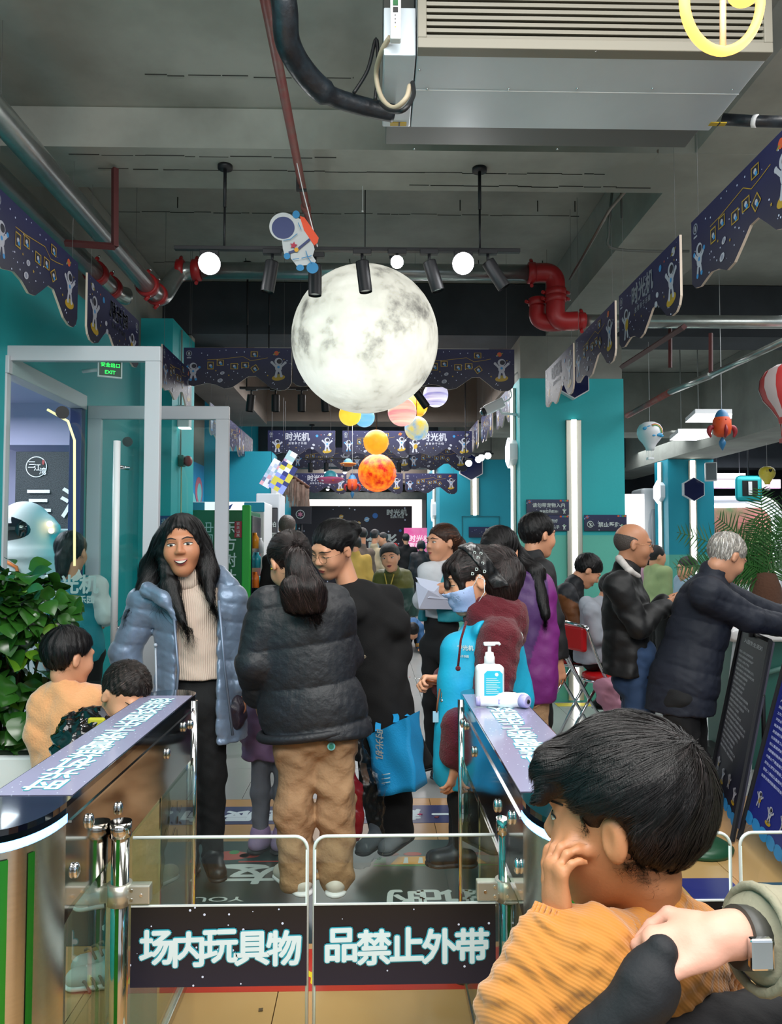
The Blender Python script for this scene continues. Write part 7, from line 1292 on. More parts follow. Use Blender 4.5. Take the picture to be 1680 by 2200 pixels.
# 4 staff member with mask, teal vest over burgundy fleece
p = Person(1030, 3.12, 1.58, -80, 'masked staff member in teal vest over burgundy fleece with lettered black hairband', h=.006, hs=1.13, head=(-82, 14, 0), hd=(1015, 1245), nk=(1048, 1325), ch=(1045, 1420), pv=(1025, 1600), sl=(1075, 1372, -.15), sr=(1035, 1365, .15), el=(1052, 1530, -.2), wl=(985, 1638, -.16), er=(975, 1478, .12), wr=(952, 1462, -.02), hl=(1010, 1640, -.07), hr=(1000, 1640, .07), kl=(1000, 1720, -.07), kr=(995, 1720, .07), al=(1000, 1830, -.07), ar=(990, 1830, .07))
p.add_hand('l', (-.25, -.05, -1), (-.4, .5, .1), .5, .95, thumb=.4).add_hand('r', (-1, -.1, .12), (.1, -.5, -1), 1.25, .95, thumb=.9); p.body(); p.face_parts('down', lips=False)
m_burg = cloth('burgundy_fleece', '#560a19', .95, bump=.7, bs=160, sheen=.12); m_vest = cloth('cyan_vest', '#0fa3c8', .6, bump=.1, bs=90)
p.upper('fleece', m_burg, .15, .8, hem=at(1020, 1650, 3.1).z, sl=(.082, .066), collar=.085, shr=.062, disp=folds(.004, 22), ext=[(W_(1035, 1315, 3.1), W_(1095, 1330, 3.1), .075, .07), (W_(1095, 1325, 3.1), W_(1105, 1370, 3.1), .07, .05), (W_(985, 1560, 2.94), W_(980, 1618, 2.95), .068, .062)])
hz = at(975, 1692, 3.0).z; p.upper('vest', m_vest, .168, .84, hem=hz, hemw=.165, sleeves='', collar=0, shr=.062, disp=folds(.003, 9), bottom=W_(1005, 1690, 3.1), ext=[(W_(985, 1400, 3.05), W_(972, 1640, 3.03), .072, .078), (W_(1080, 1360, 3.12), W_(1100, 1500, 3.12), .07, .09), (W_(1040, 1355, 2.99), W_(1090, 1375, 2.99), .035, .04)],
        post=lambda S: S.cap(p.J['sl'] + (0, -.02, .0), p.J['el'] + (0, -.05, 0), .09, .095, op='s', k=.02).cap(p.J['nk'] + (-.02, 0, .06), p.J['nk'] + (0, 0, -.03), .075, .06, op='s', k=.02))
to_local(MB().box((-.07, -.012, -.05), (.07, .012, .05), bev=.008, M=Matrix.Translation(W_(978, 1460, 2.865)) @ Matrix.Rotation(R(8), 4, 'Y')).build('pocket_flap', m_vest), p.root) if 0 else None
mb = MB(); vf = p.up
for t_, px, py, sz in (('时光机', 1000, 1392, .021), ('亲子乐园', 996, 1410, .010)):
    o3 = W_(px, py, 2.75); rd = unit(o3 - np.array((0, 0, HC)))
    for _ in range(24): o3 = o3 + rd * max(vf(np.array([o3], np.float32))[0] - .004, 0)
    text(mb, t_, o3, (1, -.25, 0), (0, 0, 1), sz, 0, .03)
to_local(MB().tube([W_(1002, 1335, 2.93), W_(990, 1375, 2.91), W_(984, 1432, 2.9)], .0045, 8).ball(W_(984, 1436, 2.9), .01).build('drawstring', m_burg), p.root); to_local(mb.build('vest_lettering', m_fw), p.root)
to_local(MB().tube([W_(1107, 1370, 2.98) + .028 * np.array((math.cos(t), 0, math.sin(t))) for t in [k * math.pi / 8 for k in range(16)]], .004, 6, closed=True).tube([W_(1107, 1370, 2.98) + .014 * np.array((math.cos(t), 0, math.sin(t))) for t in [k * math.pi / 8 for k in range(16)]], .004, 6, closed=True).build('vest_emblem', m_fw), p.root)
p.lower(m_blackp, .08, .06, .05); p.shoe('l', m_blk, -80, .21); p.shoe('r', m_blk, -80, .21)
# mask follows the lower face
M = Sh(.01).sub(HEAD, p.J['hd'], p.R, p.hs * 1.0); M2 = Sh(.02).fn(lambda P: HEAD(((P - p.J['hd']) @ p.R / p.hs).astype(np.float32)) * p.hs - .007, op='u') if 0 else None
class MaskF:
    def __call__(s, P):
        q = ((P - p.J['hd']) @ p.R / p.hs).astype(np.float32); d = np.maximum(HEAD(q) - .007, -(HEAD(q) - .002)); b = np.maximum.reduce([np.abs(q[:, 2] + .058) - .046 + .15 * np.maximum(-.04 - q[:, 1], 0), q[:, 1] + .022, -q[:, 1] - .14]); return np.maximum(d, b) * p.hs
    def bounds(s): c = p.loc((0, -.06, -.058)); return c - .1, c + .1
m_mask = mat('pale_blue_mask', '#9fb4dd', .7, bump=.15, bs=80); sdf('face_mask', MaskF(), m_mask, .004, p.root)
for k in (1, -1): to_local(MB().tube([p.loc((k * .062, -.03, -.03)), p.loc((k * .083, -.0, .012)), p.loc((k * .088, .018, .0)), p.loc((k * .083, .01, -.045)), p.loc((k * .06, -.025, -.085))], .0016, 6).build('ear_loop', m_wht), p.root)
HD4 = p.J['hd'].copy(); tie = W_(1078, 1215, 3.12); pfr = p
p.hair(m_hairb, 'pulled', [(W_(1066, 1215, 3.12), W_(1088, 1240, 3.12), .045, .068), (W_(1090, 1235, 3.12), W_(1084, 1262, 3.12), .064, .045)] + [(W_(1084 + i * 9, 1255, 3.08), W_(1082 + i * 9, 1296 + (i * 29) % 12, 3.1), .024, .003) for i in (-3, -2, -1, 0, 1, 2)] + [(W_(1068, 1190, 3.12), W_(1085, 1178, 3.12), .03, .004), (W_(1068, 1190, 3.12), W_(1090, 1195, 3.12), .035, .03), (p.loc((0, -.075, .06)), p.loc((.02, -.1, .0)), .025, .012), (p.loc((.05, -.06, .05)), p.loc((.066, -.06, -.03)), .02, .01)], strands=5200, slen=.16, flow=lambda P: np.where(P[:, 0:1] < HD4[0] - .06, np.array([[-.3, 0, -1.0]]), towards(tie, .05)(P)), wild=.2)
S = Sh(.02).cap(W_(1022, 1186, 3.12), W_(1050, 1255, 3.12), .105, .10, (unit((.9, 0, .35)), .3)); 
Bx = Sh(.02).sub(HEAD, p.J['hd'], p.R, p.hs * 1.13)
class Band:
    def __call__(s, P):
        q = ((P - p.J['hd']) @ p.R / p.hs).astype(np.float32); d = p.hairf(P); u = q[:, 1] * .93 + q[:, 2] * .36 - .052; return np.maximum.reduce([np.abs(d - .004) - .006, np.abs(u) - .026, -q[:, 2] - .045])
    def bounds(s): c = p.loc((0, .03, .04)); return c - .15, c + .15
sdf('hairband', Band(), cloth('black_satin', '#0a0a0c', .35), .005, p.root)
mb = MB()
for i, (px, py) in enumerate(((1037, 1200), (1033, 1225), (1047, 1212), (1051, 1230), (1041, 1240), (1050, 1252), (1024, 1235), (1030, 1188), (1044, 1190))):
    o3 = W_(px, py, 2.9)
    for _ in range(14): d = p.hairf(np.array([o3], np.float32))[0] - .0115; o3 = o3 + np.array((0, max(d, 0), 0))
    text(mb, 'D', o3, (1, -.05, -.15), (.15, -.1, 1), .017, 0, .02)
to_local(mb.build('band_letters', m_fw), p.root)
k = p.J['wr'] + np.array((-.075, -.03, .01)); e = empty('pocket_knife', k, 'small brown-handled pocket knife held by the masked staff member', 'knife'); to_local(MB().tube([k + (.06, 0, -.012), k + (-.0, 0, 0)], [.009, .006], 10).build('handle', mat('brown_wood', '#7a3f1f', .4)), e); to_local(MB().tube([k, k + (-.045, -.003, .006)], [.003, .0006], 6).build('blade', m_chr), e)
e = empty('key_lanyard', W_(950, 1500, 3.0), 'keys and clear card holder dangling from the masked staff member\'s hand', 'keys'); to_local(MB().tube([W_(945, 1480, 3.0), W_(940, 1510, 3.0), W_(938, 1530, 3.0)], .004, 6).build('cord', mat('brown_cord', '#7a4a2c', .7)), e); to_local(MB().box(W_(930, 1552, 3.0), W_(942, 1528, 3.003)).build('card_holder', mat('card_blue', '#9fc6d8', .2)), e); to_local(MB().tube([W_(952, 1470, 3.0), W_(948, 1500, 3.0)], .003, 6).ball(W_(950, 1505, 3.0), .007).build('keys', m_chr), e)
# 5 purple coat
p = Person(1110, 3.95, 1.63, 155, 'woman with long black ponytail in long purple coat, seen from behind', h=.009, hs=1.15, head=(150, 10, 0), hd=(1075, 1188), nk=(1108, 1245), ch=(1125, 1330), pv=(1125, 1440), sr=(1160, 1262, -.02), sl=(1070, 1262), er=(1172, 1360, -.05), wr=(1166, 1470, -.08))
p.body(); m_pur = cloth('purple_nylon', '#4d2160', .55, bump=.2, bs=30, attr='Col'); p.upper('purple_coat', m_pur, .155, .75, hem=at(1120, 1508, 3.9).z, hemw=.17, sl=(.07, .06), collar=.075, shr=.07, disp=folds(.005, 12), ext=[(W_(1140, 1240, 3.9), W_(1155, 1490, 3.9), .05, .07)], colf=lambda v: np.where((v[:, 0] > W_(1148, 1300, 3.9)[0] + .06 * np.sin(v[:, 2] * 6))[:, None], np.array(lin('#6d1a6c')[:3]), np.array(lin('#46205c')[:3])))
p.lower(m_bei, .08, .06, .05, h=.012); p.shoe('l', m_blk, 150); p.shoe('r', m_blk, 150)
tie = W_(1112, 1190, 3.98); p.hair(m_hair, 'pulled', [(p.loc((0, .08, .0)), tie, .06, .035), (tie, W_(1150, 1230, 3.9), .035, .045), (W_(1150, 1230, 3.9), W_(1172, 1320, 3.82), .045, .022)], strands=3500, slen=.2, flow=towards(tie, .05), wild=.12)
# 6 man in black jacket by the column
p = Person(1140, 4.7, 1.70, 110, 'short-haired man in black jacket standing before near teal column', h=.010, hs=1.12, head=(115, 5, 0), hd=(1155, 1150), nk=(1142, 1205), sl=(1118, 1232, .12), sr=(1165, 1230, -.12))
p.body().hair(m_hair, 'short', strands=1500, slen=.05, flow=radial(p.loc((0, .05, .1))), thick=1.05); p.face_parts(); p.upper('jacket', cloth('black_cotton', '#121316', .7), .15, .75, sl=(.07, .06), collar=.08, disp=folds(.006, 12)); p.lower(m_blackp, h=.014); p.shoe('l', m_blk); p.shoe('r', m_blk)
# 7 seated man, brown jacket
p = Person(1240, 6.1, 1.68, 78, 'seated man in brown and navy jacket bending his head', h=.011, hs=1.08, head=(85, 38, 0), hd=(1262, 1226), nk=(1232, 1262), ch=(1222, 1320), pv=(1228, 1392), sr=(1216, 1275, -.18), sl=(1222, 1275, .18), er=(1245, 1345, -.25), wr=(1282, 1322, -.15), el=(1250, 1345, .25), wl=(1284, 1320, .1), hr=(1232, 1398, -.1), hl=(1232, 1398, .1), kr=(1300, 1400, -.12), kl=(1300, 1400, .12), ar=(1296, 1510, -.12), al=(1300, 1510, .12))
def cf(v): t = v[:, 2] > at(1220, 1290, 6.1).z - (v[:, 0] - at(1220, 1290, 6.1).x) * .55; c = np.where(t[:, None], np.array(lin('#15181f')[:3]), np.array(lin('#6e4018')[:3])); return c
p.body().upper('two_tone_jacket', cloth('two_tone_nylon', '#ffffff', .6, attr='Col'), .16, .8, hem=at(1228, 1398, 6).z, sl=(.075, .055), collar=.085, disp=puff(.06, .004, 0), colf=cf, hood=None); p.hair(m_hair, 'short', strands=1200, slen=.05, flow=radial(p.loc((0, .05, .1))), thick=1.06); p.face_parts('down'); p.lower(m_blackp, h=.013); p.shoe('l', m_blk, 80); p.shoe('r', m_blk, 80)
# 8 child in pale grey hoodie
p = Person(1268, 5.75, 1.25, 75, 'child in pale grey hooded top seated on red chair beside bald man', h=.011, hs=.95, head=(80, 30, 0), hd=(1312, 1268), nk=(1290, 1300), ch=(1275, 1345), pv=(1268, 1410), sr=(1272, 1312, -.12), sl=(1278, 1312, .12), er=(1282, 1370, -.15), wr=(1312, 1375, -.1), el=(1290, 1370, .15), wl=(1315, 1370, .1), hr=(1272, 1415, -.06), hl=(1272, 1415, .08), kr=(1318, 1420, -.08), kl=(1318, 1420, .08), ar=(1312, 1490, -.08), al=(1318, 1490, .08))
p.body().upper('grey_hoodie', cloth('pale_grey_fleece', '#aab0bb', .9), .125, .85, hem=at(1268, 1425, 5.7).z, sl=(.06, .045), collar=.06, disp=folds(.004, 16), ext=[(W_(1262, 1300, 5.75), W_(1272, 1318, 5.75), .07, .07)]); p.hair(m_hair, 'boy'); p.lower(m_blackp, .065, .05, .045, h=.013); p.shoe('l', m_blk, 80, .2); p.shoe('r', m_blk, 80, .2)
e = empty('pink_jacket', W_(1306, 1505, 5.4), 'crumpled pink jacket hanging low behind the bald man', 'jacket'); S = Sh(.05).cap(W_(1298, 1480, 5.45), W_(1312, 1530, 5.4), .07, .05).cap(W_(1316, 1475, 5.45), W_(1322, 1535, 5.4), .05, .04); S.fn(folds(.01, 18)); sdf('fabric', S, cloth('pink_fabric', '#c58aa0', .7), .011, e); to_local(MB().tube([W_(1311, 1540, 5.4), W_(1311, 1575, 5.4)], .006, 6).build('red_strap', m_red), e)
# 9 bald man with glasses
p = Person(1365, 4.75, 1.66, 78, 'balding man with silver glasses in black jacket with plaid collar', h=.008, hs=1.12, sk='#b57f5f', head=(80, 8, 0), hd=(1360, 1170), nk=(1348, 1232), ch=(1345, 1320), pv=(1350, 1460), sr=(1328, 1258, -.2), sl=(1345, 1258, .2), er=(1372, 1345, -.24), wr=(1432, 1300, -.12), el=(1380, 1345, .22), wl=(1436, 1290, .05))
p.add_hand('r', (1, .2, .4), (0, 1, 0), .9).add_hand('l', (1, -.2, .35), (0, -1, 0), .9); p.body(); p.face_parts('open', brow=m_stub); p.hair(m_stub, 'bald'); glasses(p, .019, 1.15)
p.upper('black_jacket', mat('black_leather_look', '#0c0d0f', .62, bump=.2, bs=26), .178, .82, hem=at(1350, 1470, 4.4).z, sl=(.082, .06), collar=.085, shr=.08, disp=folds(.008, 11), ext=[(W_(1310, 1250, 4.8), W_(1318, 1280, 4.7), .06, .05)])
S = Sh(.02).cap(W_(1330, 1200, 4.7), W_(1352, 1226, 4.58), .024, .019).cap(W_(1352, 1226, 4.58), W_(1372, 1238, 4.61), .019, .015); sdf('shirt_collar', S, mat('plaid_white', '#c9c4bf', .7, var=.4, vs=30, col2='#8b8380'), .007, p.root); p.lower(m_jeans, .10, .085, .075, disp=folds(.006, 14)); p.shoe('l', m_blk, 78); p.shoe('r', m_blk, 78)
# 10 old man, navy down coat
p = Person(1480, 4.38, 1.68, 105, 'grey-haired old man in long navy quilted coat leaning over the counter', h=.008, hs=1.12, sk='#c08a6c', head=(105, 32, 0), hd=(1560, 1196, -.05), nk=(1530, 1240), ch=(1510, 1320), pv=(1468, 1465), sr=(1520, 1275, -.2), sl=(1535, 1265, .2), er=(1610, 1330, -.2), wr=(1690, 1345, -.05), el=(1625, 1310, .22), wl=(1700, 1330, .2), hr=(1462, 1500, -.08), hl=(1478, 1500, .08), kr=(1470, 1640, -.08), kl=(1490, 1640, .1), ar=(1480, 1790, -.05), al=(1520, 1775, .1))
p.body(); p.face_parts('down', brow=m_stub); p.hair(m_hairg, 'short', strands=2600, slen=.05, flow=radial(p.loc((0, .06, .1)), .5), thick=.99, wild=.25); m_nav = cloth('navy_quilted_nylon', '#0e1524', .72, bump=.25, bs=30)
p.upper('navy_coat', m_nav, .185, .85, hem=at(1440, 1530, 4.33).z, hemw=.21, sl=(.085, .065), collar=.09, shr=.085, disp=puff(.14, .010, .1, .25, .003, 18, p.X), bottom=W_(1456, 1545, 4.38)); p.lower(m_blackp, .10, .085, .075, disp=folds(.006, 12)); p.shoe('l', m_blk, 100); p.shoe('r', m_blk, 100)
# 11 staff member at the doorway
p = Person(165, 4.95, 1.62, 178, 'staff member from behind in teal vest with white sleeves by the glass doors', h=.010, hs=1.12, head=(176, 4, 0), hd=(153, 1186), nk=(155, 1240), ch=(155, 1310), sl=(108, 1262), sr=(205, 1262), er=(228, 1320), wr=(226, 1332, .2), el=(92, 1330), wl=(96, 1400, .1))
m_vst = cloth('teal_vest_cloth', '#0e7f8e', .6); p.body().upper('white_top', m_suit, .145, .75, sl=(.068, .055), collar=.06, disp=folds(.005, 14)); p.upper('teal_vest', m_vst, .165, .8, hem=at(165, 1420, 4.9).z, sleeves='', collar=0, shr=.07, disp=folds(.004, 12)); mb = MB(); yb_ = 4.95 - .165
for t_, py, sz in (('时光机', 1255, .12), ('益智亲子乐园', 1288, .05)): text(mb, t_, W_(150, py, yb_ - .0), (1, 0, 0), (0, 0, 1), sz, 0, .03)
to_local(mb.build('vest_lettering', m_fw), p.root); p.hair(m_hair, 'pulled', [(p.loc((0, .09, -.04)), p.loc((0, .1, -.12)), .05, .035)], strands=1200, slen=.12, flow=down); p.lower(m_blackp, h=.014); p.shoe('l', m_blk); p.shoe('r', m_blk)
# 12, 13 children by the left turnstile
p = Person(150, 3.12, 1.16, 155, 'small child from behind in soft peach orange fleece beside the shrub', h=.0065, hs=.98, head=(140, 8, 0), hd=(147, 1412), nk=(152, 1478), ch=(152, 1550), pv=(150, 1650), sl=(100, 1510), sr=(200, 1508), el=(84, 1580, -.03), wl=(90, 1645, .0), er=(216, 1580), wr=(205, 1640, .05), hl=(130, 1690), hr=(180, 1690), kl=(190, 1800), kr=(232, 1800), al=(205, 1905), ar=(238, 1915))
m_peach = cloth('peach_fleece', '#dfa06c', .95, bump=.4, bs=120, sheen=.6); p.body().upper('fleece_top', m_peach, .132, .78, hem=at(150, 1690, 3.1).z, sl=(.058, .045), collar=.055, shr=.075, disp=folds(.005, 14)); cr12 = p.loc((0, .05, .1)); p.hair(m_hair, 'boy', strands=5200, slen=.11, flow=radial(cr12, .5), wild=.2); p.lower(m_blackp, .07, .055, .048); [p.shoe(n, mat('white_trainer', '#c9c9c9', .5), -65, .2, sole=m_wht) for n in 'lr']
p = Person(215, 2.72, 1.02, 50, 'short-haired little boy in shiny black down jacket behind left turnstile', h=.006, hs=.96, head=(58, 34, 5), hd=(268, 1492, .05), nk=(222, 1558), ch=(205, 1620), pv=(200, 1730), sl=(245, 1595, .08), sr=(160, 1590, -.02), er=(150, 1660), wr=(170, 1730), el=(250, 1660, .05), wl=(240, 1740), hl=(250, 1760), hr=(225, 1760), kl=(262, 1900), kr=(262, 1900), al=(268, 2050, .1), ar=(258, 2120))
p.body(); p.face_parts('down'); S = None; p.upper('down_jacket', mat('glossy_black_nylon', '#0b0a0b', .16, bump=.25, bs=30, coat=.5), .12, .8, sl=(.062, .05), collar=.0, shr=.07, disp=puff(.05, .012, 0, .3, .005, 40), ext=[(W_(165, 1560, 2.75), W_(225, 1545, 2.78), .05, .05)]); p.upper('grey_collar_shirt', cloth('grey_yellow_shirt', '#4a4a52', .8), .10, .8, sleeves='', collar=.05, shr=.055)
to_local(MB().box((-.03, -.01, -.03), (.03, .005, .03), bev=.008, M=Matrix.Translation(W_(208, 1560, 2.68))).build('yellow_patch', mat('lime_patch', '#b8b32c', .7)), p.root)
cr13 = p.loc((0, .04, .11)); p.hair(mat('cropped_black_hair', '#1d1613', .6, bump=.5, bs=160), 'boy', strands=5200, slen=.035, flow=radial(cr13, .3), thick=.93, wild=.25, sw=.0009); p.lower(m_blackp, .065, .055, .05)
for n, a in (('l', -72), ('r', -80)):
    o = p.shoe(n, mat('white_trainer', '#c9c9c9', .5), a, .24, sole=m_wht); A = p.J['a' + n]; mb = MB(); rn = random.Random(3)
    for i in range(5): t = i / 5; c = A + np.array((-.02 - .1 * t, -.02 - .05 * t, .055 - .03 * t)); mb.tube(smooth_pts([c + (-.03, .03, 0), c + (0, 0, .02), c + (.03, -.03, 0)], 3), .005, 6)
    to_local(mb.build('laces', mat('brown_white_laces', '#8a7466', .8)), p.root)
# 14 staff with papers
p = Person(950, 5.05, 1.66, -50, 'staff member with brown ponytail in teal vest holding white papers', h=.009, hs=1.06, head=(-60, 0, 0), hd=(950, 1166), nk=(958, 1218), ch=(955, 1270), pv=(948, 1340), sr=(922, 1232, -.08), sl=(985, 1232, .08), er=(908, 1290, -.1), wr=(925, 1268, -.25), el=(990, 1290, .05), wl=(945, 1270, -.2))
p.add_hand('r', (1, -.3, .2), (0, 1, 0), .8).add_hand('l', (-1, -.3, 0), (0, 1, 0), .8); p.body(); p.face_parts('open', 'closed', gaze=-.002); p.upper('white_sweatshirt', mat('white_cotton', '#c6cacf', .8, bump=.1, bs=120), .14, .76, sl=(.062, .052), collar=.05, hem=at(950, 1328, 5).z, disp=folds(.005, 14)); p.upper('teal_vest', m_vst, .155, .8, hem=at(950, 1335, 5).z, sleeves='', collar=0, shr=.06, disp=folds(.004, 12), post=lambda S: S.box(p.J['ch'] + p.f * .16, (.055, .14, .4), .02, np.stack([p.l, -p.f, Zv], 1), op='s', k=.02))
p.hair(mat('brown_hair', '#3a241a', .4, bump=.6, bs=60, aniso=(9, 9, 1.2)), 'pulled', [(p.loc((0, .08, .04)), p.loc((0, .13, -.02)), .035, .045), (p.loc((0, .13, -.02)), p.loc((0, .12, -.14)), .045, .02)], strands=1800, slen=.15, flow=towards(p.loc((0, .1, .04))), wild=.15); p.lower(m_blackp, .085, .065, .05, h=.013); p.shoe('l', m_blk); p.shoe('r', m_blk)
e = empty('paper_sheets', W_(925, 1275, 4.75), 'white sheets of paper held by the brown-haired staff member', 'paper'); to_local(MB().add([W_(893, 1250, 4.8), W_(920, 1268, 4.72), W_(990, 1285, 4.9), W_(992, 1310, 4.9), W_(900, 1308, 4.75)], [(0, 1, 4), (1, 2, 3, 4)]).add([W_(893, 1240, 4.82), W_(950, 1252, 4.78), W_(988, 1290, 4.86), W_(920, 1285, 4.74)], [(0, 1, 2, 3)]).build('sheet', mat('paper_white', '#c4cbe0', .7)), e); e.scale = (1, 1, 1)
# 15 leaning boy, 16 crawling boy
p = Person(838, 7.3, 1.62, -8, 'dark-haired boy in olive and green padded jacket leaning forward', h=.013, hs=1.08, head=(-12, 4, -8), hd=(838, 1198, -.3), nk=(843, 1232, -.15), ch=(850, 1262), pv=(858, 1310, .2), sr=(820, 1242), sl=(866, 1242), er=(812, 1285), wr=(820, 1310, -.1), el=(872, 1285), wl=(864, 1312, -.1))
p.body(); p.face_parts(mouth='open'); p.hair(m_hair, 'boy'); p.upper('padded_jacket', cloth('olive_green_nylon', '#ffffff', .5, attr='Col'), .17, .8, sl=(.075, .06), collar=.08, disp=puff(.08, .006, 0), colf=lambda v: np.where((v[:, 2] > at(840, 1262, 7.3).z)[:, None], np.array(lin('#5a5a22')[:3]), np.array(lin('#1f3f3a')[:3]))); p.lower(m_blackp, h=.016); p.shoe('l', m_blk); p.shoe('r', m_blk)
to_local(MB().tube([W_(826, 1232, 6.98), W_(832, 1262, 6.95), W_(838, 1262, 6.95), W_(846, 1234, 6.98)], .006, 6).build('lanyard', mat('lanyard_yellow', '#a8923a', .6)), p.root)
p = Person(888, 10.9, 1.1, 0, 'small boy in blue denim jacket crawling on all fours on the grey tiles', h=.013, hs=1.0, head=(0, 58, 0), hd=(887, 1356, -.1), nk=(887, 1346, 0), ch=(887, 1346, .12), pv=(888, 1345, .5), sr=(874, 1350, .03), sl=(900, 1350, .03), er=(869, 1372, -.02), wr=(873, 1396, -.1), el=(905, 1372, -.02), wl=(901, 1396, -.1), hr=(881, 1352, .52), hl=(895, 1352, .52), kr=(876, 1378, .32), kl=(899, 1378, .32), ar=(876, 1391, .65), al=(899, 1391, .65))
p.add_hand('l', (0, -1, -.1), (0, 0, -1), .1, .8).add_hand('r', (0, -1, -.1), (0, 0, -1), .1, .8); p.body(); p.hair(m_hair, 'boy', strands=600, slen=.05, flow=radial(p.loc((0, .05, .1))))
J = p.J; S = Sh(.06).cap(J['ch'], J['pv'], .125, .12).cap(J['sl'], J['sr'], .065)
for n in 'lr': S.cap(J['s' + n], J['e' + n], .055, .05).cap(J['e' + n], J['w' + n] + (0, .03, .05), .05, .045)
S.fn(folds(.006, 18)); sdf('denim_jacket', S, cloth('light_denim', '#34608f', .8), .013, p.root); p.lower(m_blackp, .075, .055, .05, h=.014)
for n in 'lr': to_local(MB().tube([J['w' + n] + (0, .01, .035), J['w' + n] + (0, .02, .085)], .052, 16).build('striped_cuff', mat('mustard_cuff', '#a58a3a', .8, var=.8, vs=20, col2='#7a2a26')), p.root); p.shoe(n, cloth('teal_trainer', '#2f5f5a', .7), 180, .18, h=.012)
# 17.. people far down the hall
def far(px, Y, H, face, label, top, topc, hd, hairm=None, style='short', trc=None, shoes=None, ext=(), **k):
    p = Person(px, Y, H, face, label, h=.02, hs=1.08, head=(face, 5, 0), hd=hd, **k); p.body(); (p.face_parts() if abs((face + 180) % 360 - 180) < 100 else None); p.hair(hairm or m_hair, style, extra=ext); p.upper(top, topc, .165, .75, sl=(.07, .058), collar=.075, disp=folds(.006, 10), h=.02); p.lower(trc or m_blackp, h=.022); [p.shoe(n, shoes or m_blk, h=.014) for n in 'lr']; return p
far(873, 17.8, 1.74, 180, 'man in all-black clothes standing with his back turned, far down the hall', 'black_shirt', m_blackc, (872, 1158), shoes=mat('grey_trainer', '#8f8b88', .6)); far(905, 16.6, 1.6, 175, 'woman in shiny black puffer beside the pink banner, back turned', 'black_puffer', m_puf, (905, 1174), style='woman')
far(803, 14.5, 1.72, 150, 'man in beige hooded coat with dark hair, far down the hall', 'beige_coat', cloth('beige_coat_cloth', '#a89c80', .85), (806, 1152)); far(778, 13.2, 1.72, -140, 'short-haired man behind the beige-coated one, head bowed', 'grey_jacket', cloth('taupe_cloth', '#5f564e', .85), (777, 1150)); far(766, 12.2, 1.6, 170, 'black-haired person in yellow hooded jacket seen from behind', 'yellow_jacket', cloth('soft_yellow_cloth', '#b89a4a', .85), (764, 1168), style='woman'); far(824, 15.2, 1.68, -60, 'dark-haired person in profile behind the leaning boy', 'dark_jacket', m_blackc, (822, 1158))
far(846, 19.2, 1.5, 180, 'child in red cap and pink top at the far backdrop', 'pink_top', cloth('pink_red_cloth', '#b0405a', .8), (848, 1178), hairm=m_red); far(832, 20.0, 1.5, 180, 'dark-haired child in magenta top at the far backdrop', 'magenta_top', cloth('magenta_cloth', '#8a2a4a', .8), (833, 1172))
far(616, 8.0, 1.68, 178, 'person with tousled grey-brown hair behind the ponytail woman', 'dark_jacket', m_blackc, (617, 1134), hairm=mat('ash_brown_hair', '#5a4f4a', .5, bump=.6, bs=60)); far(1393, 9.0, 1.45, 175, 'child in pale pink top beyond the bald man', 'pink_hoodie', cloth('pale_pink', '#c79ab0', .85), (1388, 1205), style='woman'); far(1412, 8.6, 1.5, 100, 'child in lime green top beyond the bald man', 'lime_top', cloth('lime_cloth', '#8fa070', .85), (1410, 1196)); far(1478, 8.0, 1.4, -80, 'dark-haired child peeking out behind the old man', 'light_top', cloth('pale_blue_cloth', '#8fa6bb', .85), (1476, 1222))
# child in lilac behind the beige trousers
p = Person(588, 3.85, 1.02, 175, 'child in lilac jacket and grey leggings hidden behind the black puffer woman', h=.009, hs=.95, head=(170, 20, 0), hd=(600, 1425), sl=(560, 1480), sr=(615, 1480), el=(550, 1540), wl=(548, 1570), pv=(575, 1580)); p.body().upper('lilac_jacket', cloth('lilac_nylon', '#8d6f94', .6), .11, .8, hem=at(580, 1632, 3.8).z, sl=(.055, .05), collar=.05, disp=folds(.006, 18)); p.hair(m_hair, 'woman'); p.lower(cloth('grey_leggings', '#7b8088', .8), .055, .045, .04); [p.shoe(n, cloth('lilac_shoe', '#a58fb5', .6), 150, .19) for n in 'lr']
# receptionist leaning on the counter
p = Person(1760, 6.1, 1.6, -90, 'receptionist in cream top resting forearms on the counter at right edge', h=.010, wr=(1618, 1352, -.55), er=(1700, 1345, -.4), wl=(1625, 1340, -.4), el=(1710, 1340, -.2), sr=(1735, 1240, -.1), sl=(1735, 1240, .15), hd=(1745, 1190)); p.add_hand('r', (-1, -.1, 0), (0, 0, -1), .5, .9); p.body(); p.upper('cream_top', cloth('cream_cloth', '#c2a98c', .8), .15, .75, sl=(.06, .045), collar=.06, disp=folds(.005, 14)); p.hair(m_hair, 'pulled'); p.face_parts(); p.lower(m_blackp, h=.014)
# ------------------------------------------------------------------ boy in mustard sweater, close to the camera
p = Person(1330, 1.12, 1.22, -118, 'black-haired boy in mustard cable-knit sweater with his hand at his mouth', h=.0042, hs=1.10, sk='#b57a52', head=(-124, 6, -2), hd=(1344, 1755), nk=(1402, 1945, .02), ch=(1385, 2120, .02), pv=(1380, 2420, .03), sl=(1290, 2075, -.10), sr=(1470, 2040, .10), el=(1135, 2165, -.10), wl=(1200, 1968, -.06), er=(1560, 2180, .12), wr=(1540, 2330, .1), hl=(1360, 2520), hr=(1430, 2520), kl=(1360, 2800), kr=(1430, 2800), al=(1360, 3080), ar=(1430, 3080))
p.add_hand('l', (-.12, .12, 1), (1, .25, -.1), .95, .80, spread=.25, thumb=.3, side=None) if 0 else p.hands.append(('l', (-.04, .1, 1), (1, .3, .0), .8, .74, dict(spread=.3, thumb=.2))); p.body(h=.0036); p.face_parts()
